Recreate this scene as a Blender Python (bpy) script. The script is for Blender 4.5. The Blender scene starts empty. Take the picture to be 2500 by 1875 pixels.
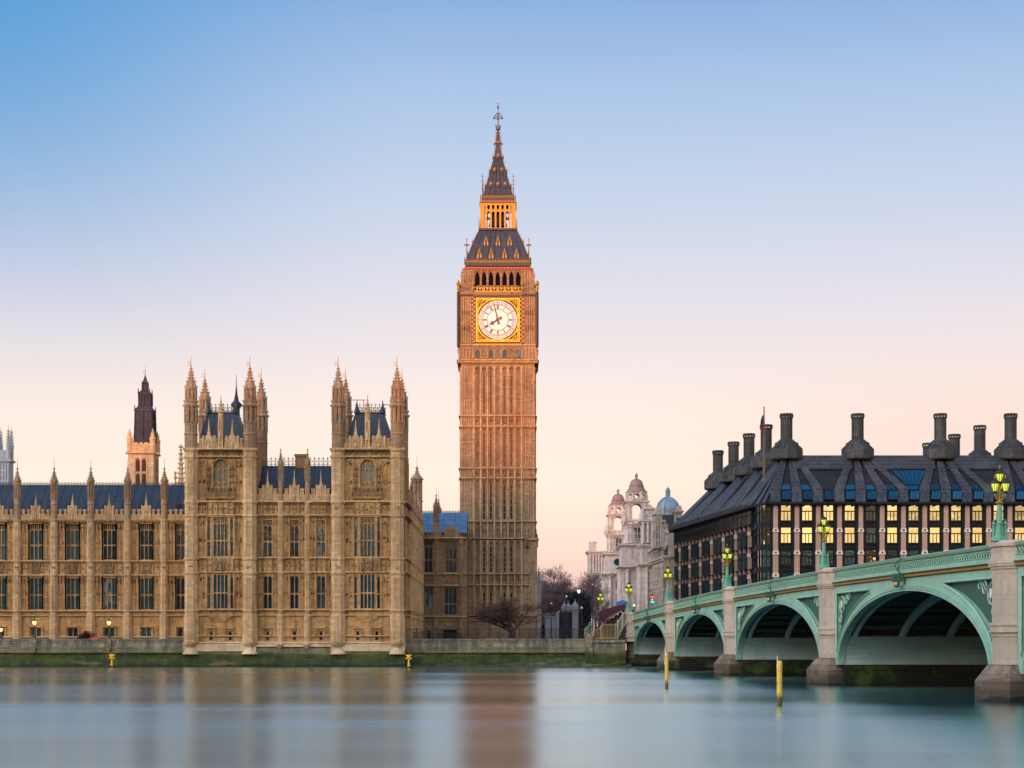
import bpy, math, random
from mathutils import Vector, Matrix
random.seed(11)
S = bpy.context.scene
COL = S.collection
R = math.radians
# ------------------------------------------------------------------ camera
F, CX, CY, EZ = 4200.0, 1250.0, 1564.0, 3.7        # focal length and principal point measured on the photograph (2500 px wide), eye height
def PX(px, D): return (px - CX) * D / F            # photograph column -> metres across at distance D
def PZ(py, D): return EZ + (CY - py) * D / F       # photograph row -> height above the water at distance D
cam = bpy.data.cameras.new('camera')
cam.sensor_width = 36.0
cam.lens = 36.0 * F / 2500.0
cam.shift_y = (CY - 937.5) / 2500.0
cam.clip_start, cam.clip_end = 0.5, 9000.0
co = bpy.data.objects.new('camera', cam)
COL.objects.link(co)
co.location = (0, 0, EZ)
co.rotation_euler = (R(90), 0, 0)
S.camera = co
# ------------------------------------------------------------------ sky, sun, exposure
SUN_EL, SUN_AZ = 1.1, 6.0       # degrees; azimuth measured from straight behind the camera towards the left
W = bpy.data.worlds.new('World')
S.world = W
W.use_nodes = True
nt = W.node_tree
for n in list(nt.nodes): nt.nodes.remove(n)
def N(t, **k):
    n = nt.nodes.new(t)
    for a, b in k.items(): setattr(n, a, b)
    return n
def math_(op, a, b=None, c=None, clamp=False):
    n = N('ShaderNodeMath', operation=op, use_clamp=clamp)
    for i, v in enumerate((a, b, c)):
        if v is None: continue
        if isinstance(v, (int, float)): n.inputs[i].default_value = v
        else: nt.links.new(v, n.inputs[i])
    return n.outputs[0]
def srgb(r, g, b, k=1.0):
    f = lambda c: ((c / 255 + 0.055) / 1.055) ** 2.4 if c > 10 else c / 255 / 12.92
    return (f(r) * k, f(g) * k, f(b) * k, 1)
def ramp(fac, stops, lo, hi):
    m = N('ShaderNodeMapRange')
    m.inputs['From Min'].default_value = lo
    m.inputs['From Max'].default_value = hi
    nt.links.new(fac, m.inputs['Value'])
    r = N('ShaderNodeValToRGB')
    r.color_ramp.interpolation = 'B_SPLINE' if False else 'LINEAR'
    e = r.color_ramp.elements
    while len(e) > 1: e.remove(e[0])
    for i, (p, c) in enumerate(stops):
        x = e[0] if i == 0 else e.new(0.5)
        x.position = (p - lo) / (hi - lo)
        x.color = c
    nt.links.new(m.outputs[0], r.inputs[0])
    return r.outputs[0]
def mix(fac, a, b, mode='MIX'):
    n = N('ShaderNodeMix', data_type='RGBA', blend_type=mode)
    for s, v in ((n.inputs[0], fac), (n.inputs[6], a), (n.inputs[7], b)):
        if isinstance(v, (int, float, tuple)): s.default_value = v
        else: nt.links.new(v, s)
    return n.outputs[2]
def smooth(v, lo, hi):
    m = N('ShaderNodeMapRange', interpolation_type='SMOOTHSTEP')
    m.inputs['From Min'].default_value = lo
    m.inputs['From Max'].default_value = hi
    nt.links.new(v, m.inputs['Value'])
    return m.outputs[0]
tc = N('ShaderNodeTexCoord')
sp = N('ShaderNodeSeparateXYZ')
nt.links.new(tc.outputs['Generated'], sp.inputs[0])
dx, dy, dz = sp.outputs
west = ramp(dz, [(-0.02, srgb(206, 158, 172)), (0.012, srgb(238, 180, 184)), (0.03, srgb(248, 203, 199)), (0.055, srgb(252, 222, 208)),
                 (0.09, srgb(253, 234, 219)), (0.122, srgb(250, 231, 222)), (0.155, srgb(239, 225, 225)), (0.19, srgb(223, 217, 228)),
                 (0.225, srgb(205, 210, 229)), (0.26, srgb(187, 202, 228)), (0.30, srgb(166, 191, 226)), (0.335, srgb(143, 176, 221)),
                 (0.37, srgb(110, 156, 214)), (0.55, srgb(50, 120, 195)), (1.0, srgb(20, 84, 168))], -0.02, 1.0)
fl = math_('MULTIPLY', smooth(math_('MULTIPLY', dx, -1.0), 0.04, 0.30), smooth(dz, 0.10, 0.36))
west = mix(math_('MULTIPLY', fl, 0.8), west, srgb(38, 142, 206))
fr = math_('MULTIPLY', smooth(dx, 0.03, 0.30), math_('SUBTRACT', 1.0, smooth(dz, 0.07, 0.20)))
west = mix(math_('MULTIPLY', fr, 0.5), west, srgb(238, 188, 186))
east = ramp(dz, [(-0.05, (0.7, 0.5, 0.32, 1)), (0.0, (1.5, 0.95, 0.42, 1)), (0.05, (1.9, 1.4, 0.66, 1)), (0.12, (2.1, 1.7, 1.1, 1)),
                 (0.25, (2.5, 2.2, 1.8, 1)), (0.5, (4.6, 4.3, 3.9, 1)), (0.75, (3.6, 3.6, 3.6, 1)), (1.0, (0.7, 0.95, 1.4, 1))], -0.05, 1.0)
east = mix(smooth(dx, -0.75, 0.65), mix(1.0, east, (2.2, 2.25, 2.4, 1), 'MULTIPLY'), mix(1.0, east, (0.60, 0.60, 0.62, 1), 'MULTIPLY'))
cv_ = N('ShaderNodeVectorMath', operation='MULTIPLY')
nt.links.new(tc.outputs['Generated'], cv_.inputs[0])
cv_.inputs[1].default_value = (5.0, 5.0, 26.0)
cn_ = N('ShaderNodeTexNoise')
cn_.inputs['Scale'].default_value = 1.6
cn_.inputs['Detail'].default_value = 4.0
nt.links.new(cv_.outputs[0], cn_.inputs['Vector'])
east = mix(smooth(cn_.outputs[0], 0.36, 0.64), mix(1.0, east, (0.42, 0.42, 0.46, 1), 'MULTIPLY'), mix(1.0, east, (1.15, 1.12, 1.05, 1), 'MULTIPLY'))   # unseen cloud added over the sunrise to mottle the window reflections
col = mix(smooth(dy, -0.35, 0.55), east, west)
sky = N('ShaderNodeTexSky', sky_type='NISHITA')
sky.sun_disc = False
sky.sun_elevation = R(SUN_EL)
sky.sun_rotation = R(180 + SUN_AZ)
col = mix(0.05, col, sky.outputs[0], 'ADD')
bg = N('ShaderNodeBackground')
nt.links.new(col, bg.inputs[0])
bg.inputs[1].default_value = 1.0
ow = N('ShaderNodeOutputWorld')
nt.links.new(bg.outputs[0], ow.inputs[0])
sl = bpy.data.lights.new('sun', 'SUN')
sl.energy = 4.1
sl.angle = R(2.0)
sl.color = (1.0, 0.30, 0.09)
so = bpy.data.objects.new('sun', sl)
COL.objects.link(so)
sd = Vector((-math.sin(R(SUN_AZ)) * math.cos(R(SUN_EL)), -math.cos(R(SUN_AZ)) * math.cos(R(SUN_EL)), math.sin(R(SUN_EL))))   # towards the sun
so.rotation_euler = sd.to_track_quat('Z', 'Y').to_euler()
S.view_settings.view_transform = 'Standard'
S.view_settings.look = 'None'
S.view_settings.exposure = 0.0
S.view_settings.gamma = 1.0
S.cycles.use_denoising = True
S.cycles.max_bounces = 6
S.cycles.caustics_reflective = False
S.cycles.caustics_refractive = False
# ------------------------------------------------------------------ mesh builder
class MB:
    """collects shapes in a facade frame: u along the wall, d outwards, z up; build() links them as one mesh object"""
    def __init__(s, ox=0, oy=0, ux=1, uy=0):
        s.v, s.f, s.mi, s.k = [], [], [], 0
        s.at(ox, oy, ux, uy)
    def at(s, ox, oy, ux=1, uy=0):
        s.ox, s.oy, s.ux, s.uy = ox, oy, ux, uy
        return s
    def P(s, u, d, z): return (s.ox + u * s.ux + d * s.uy, s.oy + u * s.uy - d * s.ux, z)
    def add(s, pts, faces):
        b = len(s.v)
        s.v += [s.P(*p) for p in pts]
        s.f += [tuple(b + i for i in f) for f in faces]
        s.mi += [s.k] * len(faces)
        return s
    def box(s, u0, u1, d0, d1, z0, z1):
        return s.add([(u0, d0, z0), (u1, d0, z0), (u1, d1, z0), (u0, d1, z0), (u0, d0, z1), (u1, d0, z1), (u1, d1, z1), (u0, d1, z1)],
                     [(0, 1, 2, 3), (7, 6, 5, 4), (4, 5, 1, 0), (5, 6, 2, 1), (6, 7, 3, 2), (7, 4, 0, 3)])
    def prism(s, pts, d0, d1):                    # polygon in the wall plane (u, z), given thickness
        n = len(pts)
        return s.add([(u, d0, z) for u, z in pts] + [(u, d1, z) for u, z in pts],
                     [tuple(range(n)), tuple(range(2 * n - 1, n - 1, -1))] + [((i + 1) % n, i, n + i, n + (i + 1) % n) for i in range(n)])
    def plan(s, pts, z0, z1, pts2=None):          # polygon in plan (u, d), raised from z0 to z1
        n = len(pts)
        return s.add([(u, d, z0) for u, d in pts] + [(u, d, z1) for u, d in (pts2 or pts)],
                     [tuple(range(n)), tuple(range(2 * n - 1, n - 1, -1))] + [((i + 1) % n, i, n + i, n + (i + 1) % n) for i in range(n)])
    def lathe(s, cu, cd, prof, n=8, rot=None, sx=1.0):
        rot = math.pi / n if rot is None else rot
        pts, faces = [], []
        for r, z in prof:
            pts += [(cu + sx * r * math.cos(rot + 2 * math.pi * i / n), cd + r * math.sin(rot + 2 * math.pi * i / n), z) for i in range(n)]
        for k in range(len(prof) - 1):
            for i in range(n):
                j = (i + 1) % n
                faces.append((k * n + i, k * n + j, k * n + n + j, k * n + n + i))
        m = len(prof) - 1
        faces += [tuple(range(n - 1, -1, -1)), tuple(m * n + i for i in range(n))]
        return s.add(pts, faces)
    def tube(s, pts, rad, n=5):
        if not isinstance(rad, (list, tuple)): rad = [rad] * len(pts)
        P = [Vector(p) for p in pts]
        out, faces = [], []
        for i, p in enumerate(P):
            t = (P[min(i + 1, len(P) - 1)] - P[max(i - 1, 0)])
            t = t.normalized() if t.length > 1e-9 else Vector((0, 0, 1))
            a = t.cross(Vector((0.31, 0.17, 0.93)) if abs(t.z) < 0.9 else Vector((1, 0.2, 0))).normalized()
            b = t.cross(a)
            out += [tuple(p + (a * math.cos(2 * math.pi * k / n) + b * math.sin(2 * math.pi * k / n)) * rad[i]) for k in range(n)]
        for i in range(len(P) - 1):
            for k in range(n):
                j = (k + 1) % n
                faces.append((i * n + k, i * n + j, i * n + n + j, i * n + n + k))
        faces += [tuple(range(n - 1, -1, -1)), tuple((len(P) - 1) * n + k for k in range(n))]
        return s.add(out, faces)
    def poly(s, pts): return s.add(pts, [tuple(range(len(pts)))])
    def slab(s, pts, th):                          # planar polygon of 3-D points given thickness along its normal
        P = [Vector(p) for p in pts]
        nr = (P[1] - P[0]).cross(P[2] - P[0]).normalized() * th
        n = len(P)
        return s.add([tuple(p) for p in P] + [tuple(p + nr) for p in P],
                     [tuple(range(n)), tuple(range(2 * n - 1, n - 1, -1))] + [((i + 1) % n, i, n + i, n + (i + 1) % n) for i in range(n)])
    def mesh(s, name, mats, off=(0, 0, 0), smooth=False):
        me = bpy.data.meshes.new(name)
        me.from_pydata([(x - off[0], y - off[1], z - off[2]) for x, y, z in s.v], [], s.f)
        mats = mats if isinstance(mats, (list, tuple)) else [mats]
        for m in mats: me.materials.append(m)
        if len(mats) > 1: me.polygons.foreach_set('material_index', s.mi)
        if smooth: me.polygons.foreach_set('use_smooth', [True] * len(me.polygons))
        me.update()
        return me
    def build(s, name, mats, parent=None, smooth=False):
        off = origin(parent)
        o = bpy.data.objects.new(name, s.mesh(name, mats, off, smooth))
        COL.objects.link(o)
        if parent is not None: o.parent = parent
        return o
ORG = {}
def origin(o):
    if o is None: return Vector((0, 0, 0))
    return ORG.get(o.name, Vector((0, 0, 0)))
def thing(name, label, cat, loc=(0, 0, 0), group=None, rz=0.0):
    o = bpy.data.objects.new(name, None)
    COL.objects.link(o)
    o.location = loc
    o.rotation_euler = (0, 0, rz)
    o.empty_display_size = 0.5
    ORG[o.name] = Vector(loc)
    return tag(o, label, cat, group)
def tag(o, label, cat, group=None, kind=None):
    o['label'], o['category'] = label, cat
    if group: o['group'] = group
    if kind: o['kind'] = kind
    return o
def put(name, me, parent, x, y, z, rz=0.0, sc=1.0):           # an object sharing a mesh, placed at a world point under its parent
    o = bpy.data.objects.new(name, me)
    COL.objects.link(o)
    if parent is not None: o.parent = parent
    o.location = Vector((x, y, z)) - origin(parent)
    o.rotation_euler = (0, 0, rz)
    o.scale = (sc, sc, sc)
    return o
def sub(name, me, parent):                                    # a child lying at its parent's own origin
    o = bpy.data.objects.new(name, me)
    COL.objects.link(o)
    o.parent = parent
    return o
def copy_tree(o, parent=None):
    c = o.copy()
    COL.objects.link(c)
    c.parent = parent
    for ch in list(o.children): copy_tree(ch, c)
    return c
# ------------------------------------------------------------------ materials
def mat(name, color=(0.5, 0.5, 0.5), rough=0.6, metal=0.0, spec=0.5, emit=None, es=0.0):
    global nt
    m = bpy.data.materials.new(name)
    m.use_nodes = True
    nt = m.node_tree
    b = nt.nodes['Principled BSDF']
    b.inputs['Base Color'].default_value = (*color[:3], 1)
    b.inputs['Roughness'].default_value = rough
    b.inputs['Metallic'].default_value = metal
    b.inputs['Specular IOR Level'].default_value = spec
    if emit:
        b.inputs['Emission Color'].default_value = (*emit[:3], 1)
        b.inputs['Emission Strength'].default_value = es
    return m, b
def L(a, b): nt.links.new(a, b)
def pos():
    g = N('ShaderNodeNewGeometry')
    return g.outputs['Position']
def mapping(vec, scale=(1, 1, 1)):
    m = N('ShaderNodeVectorMath', operation='MULTIPLY')
    L(vec, m.inputs[0])
    m.inputs[1].default_value = scale
    return m.outputs[0]
def noise(vec, scale, detail=3.0, rough=0.55):
    n = N('ShaderNodeTexNoise')
    n.inputs['Scale'].default_value = scale
    n.inputs['Detail'].default_value = detail
    n.inputs['Roughness'].default_value = rough
    L(vec, n.inputs['Vector'])
    return n.outputs[0]
def bump(h, strength, dist=0.05):
    n = N('ShaderNodeBump')
    n.inputs['Strength'].default_value = strength
    n.inputs['Distance'].default_value = dist
    L(h, n.inputs['Height'])
    return n.outputs[0]
def wall_uv(p):
    s = N('ShaderNodeSeparateXYZ')
    L(p, s.inputs[0])
    c = N('ShaderNodeCombineXYZ')
    L(math_('ADD', s.outputs[0], s.outputs[1]), c.inputs[0])
    L(s.outputs[2], c.inputs[1])
    return c.outputs[0], s.outputs[2]
def bricks(uv, c1, c2, mortar, bw, bh, msize=0.02, bias=0.0):
    t = N('ShaderNodeTexBrick')
    L(uv, t.inputs['Vector'])
    t.inputs['Color1'].default_value = c1
    t.inputs['Color2'].default_value = c2
    t.inputs['Mortar'].default_value = mortar
    t.inputs['Scale'].default_value = 1.0
    t.inputs['Mortar Size'].default_value = msize
    t.inputs['Brick Width'].default_value = bw
    t.inputs['Row Height'].default_value = bh
    t.inputs['Bias'].default_value = bias
    return t.outputs[0]
def c4(c, k=1.0): return (c[0] * k, c[1] * k, c[2] * k, 1)
def stone(name, base, alt, grime, bw=1.1, bh=0.42, vary=0.16, streak=0.6, rough=0.85, mort=0.82):
    m, b = mat(name, base, rough, spec=0.25)
    p = pos()
    uv, z = wall_uv(p)
    blk = bricks(uv, (1 + vary, 1 + vary, 1 + vary, 1), (1 - vary, 1 - vary, 1 - vary, 1), (mort, mort, mort, 1), bw, bh)
    c = mix(smooth(noise(p, 0.16, 4), 0.36, 0.66), c4(base), c4(alt))
    c = mix(1.0, c, blk, 'MULTIPLY')
    st = smooth(noise(mapping(p, (1.6, 1.6, 0.16)), 0.9, 5, 0.65), 0.46, 0.72)
    c = mix(math_('MULTIPLY', st, streak), c, c4(grime))
    sm = smooth(noise(p, 2.6, 5, 0.75), 0.48, 0.66)
    c = mix(math_('MULTIPLY', sm, streak * 0.75), c, c4(grime, 1.4))
    lt = smooth(noise(mapping(p, (1.1, 1.1, 0.5)), 0.8, 4, 0.7), 0.55, 0.72)
    c = mix(math_('MULTIPLY', lt, 0.35), c, c4(base, 1.45))
    L(c, b.inputs['Base Color'])
    L(bump(noise(p, 7.0, 4), 0.35, 0.04), b.inputs['Normal'])
    return m
M = {}
M['palace'] = stone('palace_stone', (0.50, 0.305, 0.135), (0.38, 0.215, 0.095), (0.09, 0.055, 0.035), streak=0.7)
M['pinnacle'] = stone('dark_pinnacle_stone', (0.37, 0.25, 0.155), (0.28, 0.18, 0.11), (0.10, 0.065, 0.05), bw=0.8, streak=0.7)  # darker brown than the wall stone
M['pale'] = stone('pale_palace_stone', (0.56, 0.395, 0.23), (0.45, 0.30, 0.17), (0.15, 0.095, 0.06), bw=0.8)
M['tower'] = stone('tower_stone', (0.29, 0.215, 0.145), (0.235, 0.165, 0.11), (0.08, 0.055, 0.045), streak=0.65)
M['tower_rib'] = stone('pale_tower_stone', (0.46, 0.34, 0.225), (0.38, 0.26, 0.165), (0.11, 0.08, 0.06), bw=0.8)
M['soot_shade'] = stone('soot_shade_carving', (0.17, 0.11, 0.07), (0.11, 0.07, 0.045), (0.05, 0.035, 0.028), streak=0.4)  # recess shade and soot both put into the stone colour
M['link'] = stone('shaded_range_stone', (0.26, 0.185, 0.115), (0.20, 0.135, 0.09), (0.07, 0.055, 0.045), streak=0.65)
M['carved'] = stone('carved_stone', (0.30, 0.195, 0.105), (0.21, 0.13, 0.075), (0.07, 0.045, 0.035), bw=2.3, streak=0.8)
M['plinth'] = stone('plinth_stone', (0.62, 0.50, 0.35), (0.52, 0.40, 0.27), (0.24, 0.18, 0.12), bw=1.6, bh=0.6, streak=0.45)
M['vent'] = stone('pale_limestone', (0.66, 0.45, 0.28), (0.58, 0.38, 0.23), (0.25, 0.17, 0.11), streak=0.3)
M['portland'] = stone('white_stone', (0.63, 0.56, 0.55), (0.54, 0.47, 0.47), (0.17, 0.145, 0.16), bw=1.4, bh=0.5, vary=0.12, streak=0.6, mort=0.7)
M['portland2'] = stone('grey_white_stone', (0.46, 0.41, 0.38), (0.38, 0.34, 0.32), (0.13, 0.12, 0.12), bw=1.4, bh=0.5, vary=0.1, streak=0.55)
M['abbey'] = stone('abbey_stone', (0.40, 0.42, 0.47), (0.34, 0.37, 0.43), (0.16, 0.17, 0.22), streak=0.3)
M['granite'] = stone('granite', (0.47, 0.40, 0.335), (0.40, 0.34, 0.29), (0.18, 0.14, 0.115), bw=3.0, bh=1.3, vary=0.06, streak=0.4, rough=0.7, mort=0.8)
M['pink'] = stone('pink_sandstone', (0.46, 0.30, 0.25), (0.42, 0.27, 0.22), (0.26, 0.18, 0.16), bw=1.6, bh=0.3, vary=0.06, streak=0.2, mort=0.8)
M['paleblock'], _ = mat('pale_concrete', (0.62, 0.55, 0.52), 0.7)
def algae(name, base, top, z_a, z_b, wet, olive=0.6, patch=0.0):
    m, b = mat(name, base, 0.8, spec=0.3)
    p = pos()
    uv, z = wall_uv(p)
    n1 = noise(mapping(p, (0.25, 0.25, 1.0)), 1.0, 5, 0.7)
    zz = math_('ADD', z, math_('MULTIPLY', math_('SUBTRACT', n1, 0.5), 2.0))
    blk = bricks(uv, (1.15, 1.15, 1.15, 1), (0.8, 0.8, 0.8, 1), (0.5, 0.5, 0.5, 1), 2.2, 0.55)
    c = mix(smooth(noise(mapping(p, (1.2, 1.2, 0.25)), 1.0, 5, 0.65), 0.38, 0.62), c4(base), c4(top))
    c = mix(1.0, c, blk, 'MULTIPLY')
    moss = mix(smooth(noise(p, 0.5, 5, 0.7), 0.4, 0.62), (0.018, 0.036, 0.012, 1), (0.05, 0.075, 0.016, 1))
    if patch: moss = mix(smooth(noise(p, 0.55, 3, 0.6), 0.5, 0.6), c4(top, 0.55), moss)
    c = mix(smooth(zz, z_b, z_a), moss, c)                    # smoothstep with reversed ends: stone above, weed below
    c = mix(math_('MULTIPLY', smooth(zz, z_a + 0.5, z_a - 0.1), math_('MULTIPLY', math_('MULTIPLY', smooth(zz, z_b - 0.1, z_a - 0.2), smooth(noise(mapping(p, (0.7, 0.7, 2.0)), 1.0, 4, 0.7), 0.35, 0.6)), olive)), c, (0.15, 0.145, 0.035, 1))
    sand = smooth(noise(mapping(p, (0.15, 0.15, 0.8)), 1.0, 3), 0.60, 0.66)
    c = mix(math_('MULTIPLY', sand, math_('SUBTRACT', 1.0, smooth(zz, 0.5, 1.3))), c, (0.13, 0.09, 0.05, 1))
    c = mix(smooth(zz, 0.45, 0.05), c, c4(wet))
    L(c, b.inputs['Base Color'])
    L(bump(math_('ADD', noise(p, 3.0, 5), math_('MULTIPLY', blk, 0.8)), 0.7, 0.12), b.inputs['Normal'])
    return m
M['river_wall'] = algae('river_wall_stone', (0.27, 0.245, 0.185), (0.11, 0.115, 0.11), 2.5, 1.5, (0.012, 0.016, 0.014))
M['pier_base'] = algae('weedy_granite', (0.22, 0.17, 0.13), (0.12, 0.095, 0.08), 1.7, 0.7, (0.012, 0.016, 0.012), 0.0, 1)
M['under'] = algae('dark_weedy_stone', (0.07, 0.05, 0.03), (0.025, 0.03, 0.018), 1.9, 1.2, (0.006, 0.008, 0.007), 0.0, 1)
def slate(name, a, b_, rough=0.45, course=0.45, width=1.4, spec=0.5, lines=0.55, seam=0.03):
    m, b = mat(name, a, rough, spec=spec)
    p = pos()
    uv, z = wall_uv(p)
    t = bricks(uv, c4(a, 1.15), c4(a, 0.8), c4(a, lines), width, course, seam)
    c = mix(smooth(noise(p, 0.35, 5, 0.7), 0.42, 0.72), t, c4(b_))
    L(c, b.inputs['Base Color'])
    L(bump(noise(p, 4.0, 3), 0.25, 0.03), b.inputs['Normal'])
    return m
M['slate'] = slate('blue_slate', (0.008, 0.019, 0.038), (0.022, 0.026, 0.036), 0.5, 0.8, 1.8, lines=0.4, seam=0.05)
M['slate2'] = slate('glossy_blue_slate', (0.035, 0.11, 0.24), (0.05, 0.13, 0.26), 0.3, 1.3, 1.0)
M['iron_roof'] = slate('iron_roof_tiles', (0.022, 0.022, 0.042), (0.036, 0.032, 0.05), 0.55, 0.9, 0.8, lines=0.4, seam=0.05)
M['lead'] = slate('dark_lead', (0.020, 0.023, 0.048), (0.033, 0.034, 0.06), 0.6, 1.6, 1.1, spec=0.25)
M['bronze'] = slate('dark_bronze_roof', (0.034, 0.034, 0.039), (0.062, 0.060, 0.064), 0.5, 0.66, 0.9, lines=0.15, seam=0.075)
M['bronze2'] = slate('dark_bronze_frame', (0.008, 0.011, 0.018), (0.012, 0.016, 0.024), 0.55, 5, 5, spec=0.15)
M['bronze_recess'] = slate('dark_bronze_recess', (0.013, 0.014, 0.019), (0.02, 0.02, 0.026), 0.6, 5, 5, spec=0.2)
M['chim'] = slate('weathered_metal_flue', (0.028, 0.030, 0.036), (0.055, 0.058, 0.06), 0.55, 0.9, 1.0, lines=0.25, seam=0.07)
M['dome_lead'] = slate('blue_lead_dome', (0.16, 0.24, 0.36), (0.24, 0.33, 0.45), 0.4, 9, 2.2)
M['dome_brown'] = slate('brown_lead_dome', (0.17, 0.12, 0.12), (0.24, 0.17, 0.16), 0.5, 9, 9)
M['iron'], _ = mat('black_iron', (0.012, 0.014, 0.02), 0.4)
M['rust_iron'], _ = mat('roof_crest_iron', (0.10, 0.075, 0.06), 0.5)
M['gold'], _ = mat('gilding', (0.32, 0.19, 0.025), 0.45, 0.3)
M['goldpaint'], _ = mat('gold_paint', (0.40, 0.235, 0.05), 0.5, 0.2)
M['goldframe'], _ = mat('lit_tone_dial_gilding', (0.62, 0.44, 0.025), 0.35, 0.3)  # brighter gilding: light on the dial frame put into its colour
M['redpaint'], _ = mat('painted_red_cornice', (0.32, 0.10, 0.05), 0.6)
M['darkpaint'], _ = mat('dark_painted_frame', (0.025, 0.014, 0.016), 0.5)
M['dark'], _ = mat('dark_interior', (0.006, 0.006, 0.008), 0.9, spec=0.1)
M['yellow'], b = mat('yellow_pile_paint', (0.72, 0.50, 0.06), 0.55)
pp = pos(); s_ = N('ShaderNodeSeparateXYZ'); L(pp, s_.inputs[0])
zz = math_('ADD', s_.outputs[2], math_('MULTIPLY', math_('SUBTRACT', noise(pp, 6.0, 4), 0.5), 0.7))
cc = mix(smooth(noise(pp, 5.0, 4, 0.7), 0.62, 0.7), (0.74, 0.53, 0.08, 1), (0.12, 0.07, 0.02, 1))
L(mix(smooth(zz, 0.75, 0.35), cc, (0.09, 0.07, 0.015, 1)), b.inputs['Base Color'])
M['buoy'], _ = mat('amber_buoy_paint', (0.80, 0.42, 0.02), 0.5)
M['white'], _ = mat('white_paint', (0.7, 0.7, 0.68), 0.5)
M['green'], b = mat('bridge_green_paint', (0.13, 0.37, 0.27), 0.42)
pp = pos()
cc = mix(smooth(noise(pp, 0.5, 5, 0.65), 0.4, 0.7), (0.27, 0.49, 0.395, 1), (0.21, 0.41, 0.33, 1))
cc = mix(math_('MULTIPLY', smooth(noise(mapping(pp, (3, 3, 0.3)), 1.2, 5, 0.7), 0.52, 0.78), 0.5), cc, (0.09, 0.15, 0.10, 1))
cc = mix(math_('MULTIPLY', smooth(noise(mapping(pp, (5, 5, 0.4)), 0.6, 5, 0.7), 0.64, 0.74), 0.5), cc, (0.20, 0.12, 0.06, 1))
uvg, zg = wall_uv(pp)
cc = mix(1.0, cc, bricks(uvg, (1.03, 1.03, 1.03, 1), (0.95, 0.95, 0.95, 1), (0.62, 0.66, 0.64, 1), 4.2, 20.0, 0.018), 'MULTIPLY')
L(cc, b.inputs['Base Color'])
M['green_dk'], _ = mat('bridge_dark_green', (0.03, 0.10, 0.075), 0.5)
M['skirt'], b = mat('bridge_pale_plating', (0.20, 0.33, 0.31), 0.55)
pp = pos(); uv, z = wall_uv(pp)
L(mix(0.6, mix(smooth(noise(pp, 0.6, 4), 0.35, 0.7), (0.42, 0.60, 0.60, 1), (0.33, 0.48, 0.50, 1)), bricks(uv, (1, 1, 1, 1), (0.85, 0.85, 0.85, 1), (0.55, 0.6, 0.6, 1), 3.2, 1.6, 0.015), 'MULTIPLY'), b.inputs['Base Color'])
M['lampgreen'], _ = mat('lamp_green_paint', (0.10, 0.33, 0.24), 0.4)
M['lampglass'], _ = mat('lit_lamp_glass', (0.7, 0.8, 0.1), 0.2, emit=(0.62, 0.70, 0.07), es=0.8)
M['lampcore'], _ = mat('lit_lamp_flame', (1, 1, 0.6), 0.3, emit=(1.0, 0.95, 0.35), es=2.2)
M['warmlamp'], _ = mat('lit_warm_globe', (1, 0.8, 0.4), 0.3, emit=(1.0, 0.66, 0.12), es=1.6)
M['whitelamp'], _ = mat('lit_white_globe', (1, 0.9, 0.8), 0.3, emit=(1.0, 0.78, 0.55), es=1.5)
M['dial'], b = mat('opal_dial_glass', (0.6, 0.55, 0.48), 0.4, emit=(1.0, 0.88, 0.76), es=0.74)
pp = pos()
v = N('ShaderNodeTexVoronoi', feature='DISTANCE_TO_EDGE'); v.inputs['Scale'].default_value = 2.4; L(pp, v.inputs['Vector'])
L(mix(smooth(v.outputs['Distance'], 0.0, 0.05), (0.10, 0.09, 0.09, 1), (0.22, 0.22, 0.24, 1)), b.inputs['Base Color'])
L(mix(smooth(v.outputs['Distance'], 0.0, 0.05), (0.62, 0.47, 0.30, 1), (1.0, 0.88, 0.76, 1)), b.inputs['Emission Color'])
M['redsig'], _ = mat('lit_red_signal', (0.8, 0.1, 0.05), 0.3, emit=(1.0, 0.12, 0.04), es=1.6)
M['ambersig'], _ = mat('lit_amber_signal', (0.8, 0.4, 0.05), 0.3, emit=(1.0, 0.6, 0.04), es=1.3)
M['greensig'], _ = mat('lit_green_signal', (0.05, 0.8, 0.7), 0.3, emit=(0.0, 0.85, 0.72), es=1.6)
def glass(name, c1, c2, c3, rough=0.08, spec=0.5):
    m, b = mat(name, c1, rough, spec=spec)
    oi = N('ShaderNodeObjectInfo')
    p = pos()
    r = math_('ADD', oi.outputs['Random'], math_('MULTIPLY', math_('SUBTRACT', noise(mapping(p, (1.2, 1.2, 0.5)), 0.9, 2), 0.5), 0.9))
    c = mix(smooth(r, 0.45, 0.8), c4(c1), c4(c2))
    c = mix(smooth(r, 0.92, 1.02), c, c4(c3))
    L(c, b.inputs['Base Color'])
    L(bump(noise(p, 2.2, 2), 0.25, 0.06), b.inputs['Normal'])
    return m
M['glass'] = glass('leaded_dark_glass', (0.010, 0.032, 0.052), (0.03, 0.09, 0.115), (0.22, 0.27, 0.27))
M['glass_pale'] = glass('leaded_pale_glass', (0.05, 0.09, 0.11), (0.12, 0.17, 0.18), (0.28, 0.27, 0.23))
M['dialback'], _ = mat('dark_red_dial_back', (0.07, 0.022, 0.014), 0.6)
M['hedge'], _ = mat('dark_evergreen', (0.016, 0.024, 0.036), 0.8)
M['recess'], _ = mat('recess_shade_green', (0.03, 0.09, 0.065), 0.6)  # shade inside the pierced panels put into a darker green
M['gate'], _ = mat('blue_grey_gate_stone', (0.14, 0.155, 0.20), 0.8)
M['rib'], _ = mat('brightened_arch_rib', (0.48, 0.64, 0.64), 0.55)  # ribs lightened in colour to make up for dim light under the deck
M['slit'], _ = mat('dark_slit_glass', (0.012, 0.012, 0.014), 0.35, spec=0.25)
M['louvre'], _ = mat('red_brown_louvre', (0.16, 0.05, 0.035), 0.7)
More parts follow.
